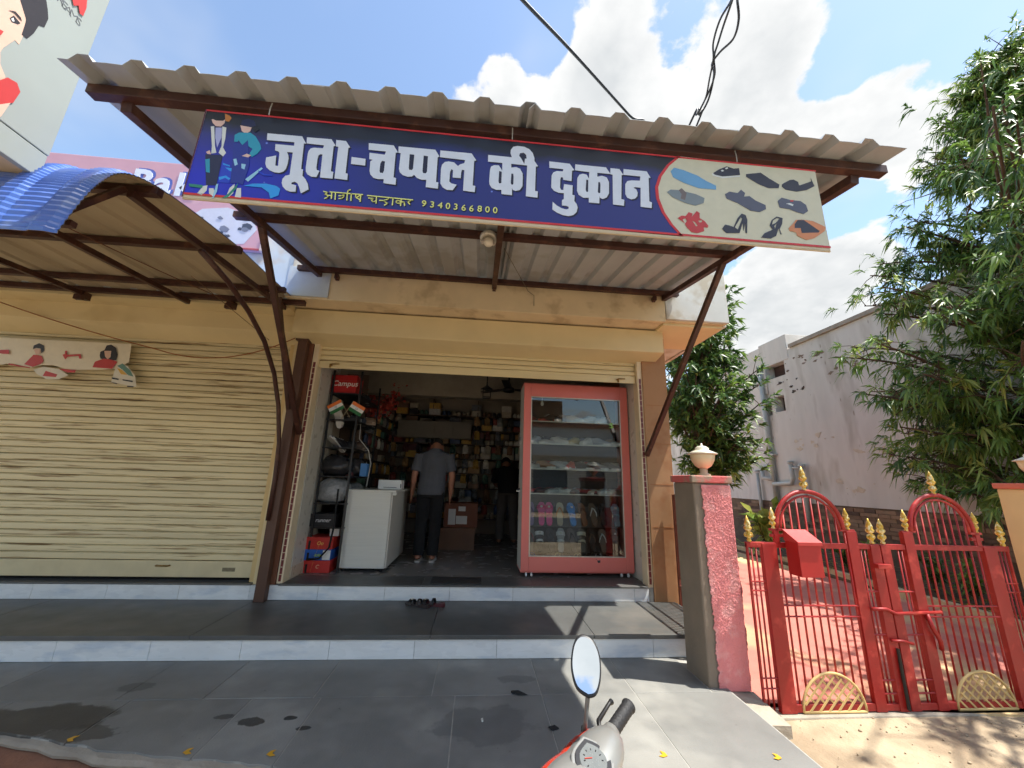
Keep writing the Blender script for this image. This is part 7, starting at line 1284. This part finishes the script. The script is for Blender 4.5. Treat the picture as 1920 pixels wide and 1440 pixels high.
for s, lab in ((1, 1), (-1, 0)):
    MB().tube([(0.12 * s, 0.0, HZ + 0.005), (0.175 * s, 0.0, HZ + 0.022)], [0.034, 0.024], 14).build('switch_housing', m_silver, sc, smooth=True)
    prof = []; d = Vector((0.985 * s, 0.0, 0.17)); p0 = Vector((0.168 * s, 0.0, HZ + 0.020))
    pts = [p0 + d * (0.125 * k / 16) for k in range(17)]; MB().tube(pts, [0.0225 if k in (0, 16) else 0.019 + (0.0014 if k % 2 else 0) for k in range(17)], 14).build('grip', m_rub, sc, smooth=True)
    MB().tube([p0 + Vector((-0.01 * s, 0.03, 0.0)), p0 + Vector((0.03 * s, 0.055, -0.002)), p0 + Vector((0.11 * s, 0.06, 0.012)), p0 + Vector((0.125 * s, 0.058, 0.014))], [0.006, 0.007, 0.006, 0.009], 8).build('brake_lever', m_black, sc, smooth=True)
bx('starter_button', flat('button_red', (206, 110, 92)), sc, 0.135, 0.158, -0.036, -0.028, HZ - 0.008, HZ + 0.012, 0.004)
MIRC = (0.337, 1.238, 0.845)
def mirror():
    n = Vector((-0.10, -0.80, 0.60)).normalized(); Q = sc.rotation_euler.to_matrix(); inv = Q.transposed()
    c = inv @ (Vector(MIRC) - Vector(sc.location)); n = inv @ n; up = (Vector((0, 0, 1)) - n * n.z).normalized(); r = up.cross(n).normalized()
    out = [(0.0, -0.072), (0.020, -0.066), (0.034, -0.040), (0.041, -0.005), (0.040, 0.030), (0.028, 0.058), (0.008, 0.071), (-0.012, 0.069), (-0.028, 0.050), (-0.038, 0.015), (-0.039, -0.020), (-0.028, -0.055)]
    out = [(q.x, q.y) for q in catm([(p[0], p[1], 0) for p in out] + [(out[0][0], out[0][1], 0)], 4)[:-1]]
    mp = lambda k, dd: (lambda u, v: tuple(c + r * (u * k) + up * (v * k) + n * dd))
    rings = [[Vector(mp(k, dd)(u, v)) for u, v in out] for k, dd in ((1.0, 0.0), (1.06, -0.002), (1.05, -0.010), (0.75, -0.022), (0.3, -0.028))]
    MB().loft(rings).build('mirror_shell', m_black, sc, smooth=True)
    m = bpy.data.materials.new('mirror_glass'); m.use_nodes = True; b = m.node_tree.nodes['Principled BSDF']; b.inputs['Metallic'].default_value = 1; b.inputs['Roughness'].default_value = 0.02; b.inputs['Base Color'].default_value = (0.82, 0.88, 0.92, 1)
    MB().prism(out, mp(0.95, 0.0006), mp(0.95, 0.0022)).build('mirror_glass', m, sc)
    low = c - up * 0.070 - n * 0.012; foot = Vector((0.115, 0.055, HZ + 0.015))
    MB().tube([low + up * 0.02, low, low.lerp(foot, 0.55) + Vector((0, 0, 0.004)), foot], [0.006, 0.0065, 0.006, 0.006], 8).build('mirror_stem', mat('stem_grey', (120, 122, 122), 0.35, metal=0.4), sc, smooth=True)
    MB().tube([foot + Vector((0, 0, 0.02)), foot - Vector((0, 0, 0.02))], [0.010, 0.013], 10).build('mirror_boot', m_rub, sc, smooth=True)
mirror()
# the rest of the scooter below the frame
MB().loft([[(-0.07, 0.05, 0.72), (0.07, 0.05, 0.72), (0.07, 0.11, 0.70), (-0.07, 0.11, 0.70)], [(-0.17, 0.02, 0.55), (0.17, 0.02, 0.55), (0.10, 0.14, 0.52), (-0.10, 0.14, 0.52)], [(-0.20, -0.04, 0.30), (0.20, -0.04, 0.30), (0.12, 0.10, 0.28), (-0.12, 0.10, 0.28)]]).build('front_apron', m_sred, sc, bevel=0.012)
MB().tube([(0, 0.03, 0.76), (0, 0.10, 0.5), (0, 0.20, 0.24)], 0.024, 10).build('steering_column', m_black, sc, smooth=True)
MB().loft([[(-0.16, -0.05, 0.26), (0.16, -0.05, 0.26), (0.16, -0.05, 0.30), (-0.16, -0.05, 0.30)], [(-0.14, -0.45, 0.24), (0.14, -0.45, 0.24), (0.14, -0.45, 0.28), (-0.14, -0.45, 0.28)]]).build('footboard', m_black, sc, bevel=0.01)
MB().loft([[(-0.12, -0.42, 0.28), (0.12, -0.42, 0.28), (0.12, -0.42, 0.60), (-0.12, -0.42, 0.60)], [(-0.17, -0.75, 0.28), (0.17, -0.75, 0.28), (0.15, -0.75, 0.64), (-0.15, -0.75, 0.64)], [(-0.10, -1.20, 0.46), (0.10, -1.20, 0.46), (0.08, -1.20, 0.66), (-0.08, -1.20, 0.66)]]).build('rear_body', m_sred, sc, bevel=0.02)
MB().loft([[(-0.10, -0.42, 0.61), (0.10, -0.42, 0.61), (0.09, -0.42, 0.68), (-0.09, -0.42, 0.68)], [(-0.15, -0.75, 0.645), (0.15, -0.75, 0.645), (0.13, -0.75, 0.73), (-0.13, -0.75, 0.73)], [(-0.11, -1.10, 0.665), (0.11, -1.10, 0.665), (0.10, -1.10, 0.75), (-0.10, -1.10, 0.75)]]).build('seat', m_rub, sc, bevel=0.02)
for y in (0.22, -1.0):
    w = MB().lathe([(0.13, -0.045), (0.20, -0.045), (0.22, -0.02), (0.225, 0.0), (0.22, 0.02), (0.20, 0.045), (0.13, 0.045)], n=28, M=Matrix.Rotation(R(90), 3, 'Y')).build('wheel', m_rub, sc, smooth=True); w.location = (0, y, 0.225)
    MB().lathe([(0.0, -0.03), (0.135, -0.035), (0.135, 0.035), (0.0, 0.03)], n=20, M=Matrix.Rotation(R(90), 3, 'Y')).build('rim', m_silver, w)
MB().tube([(0, 0.22 + 0.245 * math.cos(a), 0.225 + 0.245 * math.sin(a)) for a in [R(10 + 14 * k) for k in range(11)]], 0.055, 10).build('front_mudguard', m_sred, sc, smooth=True)
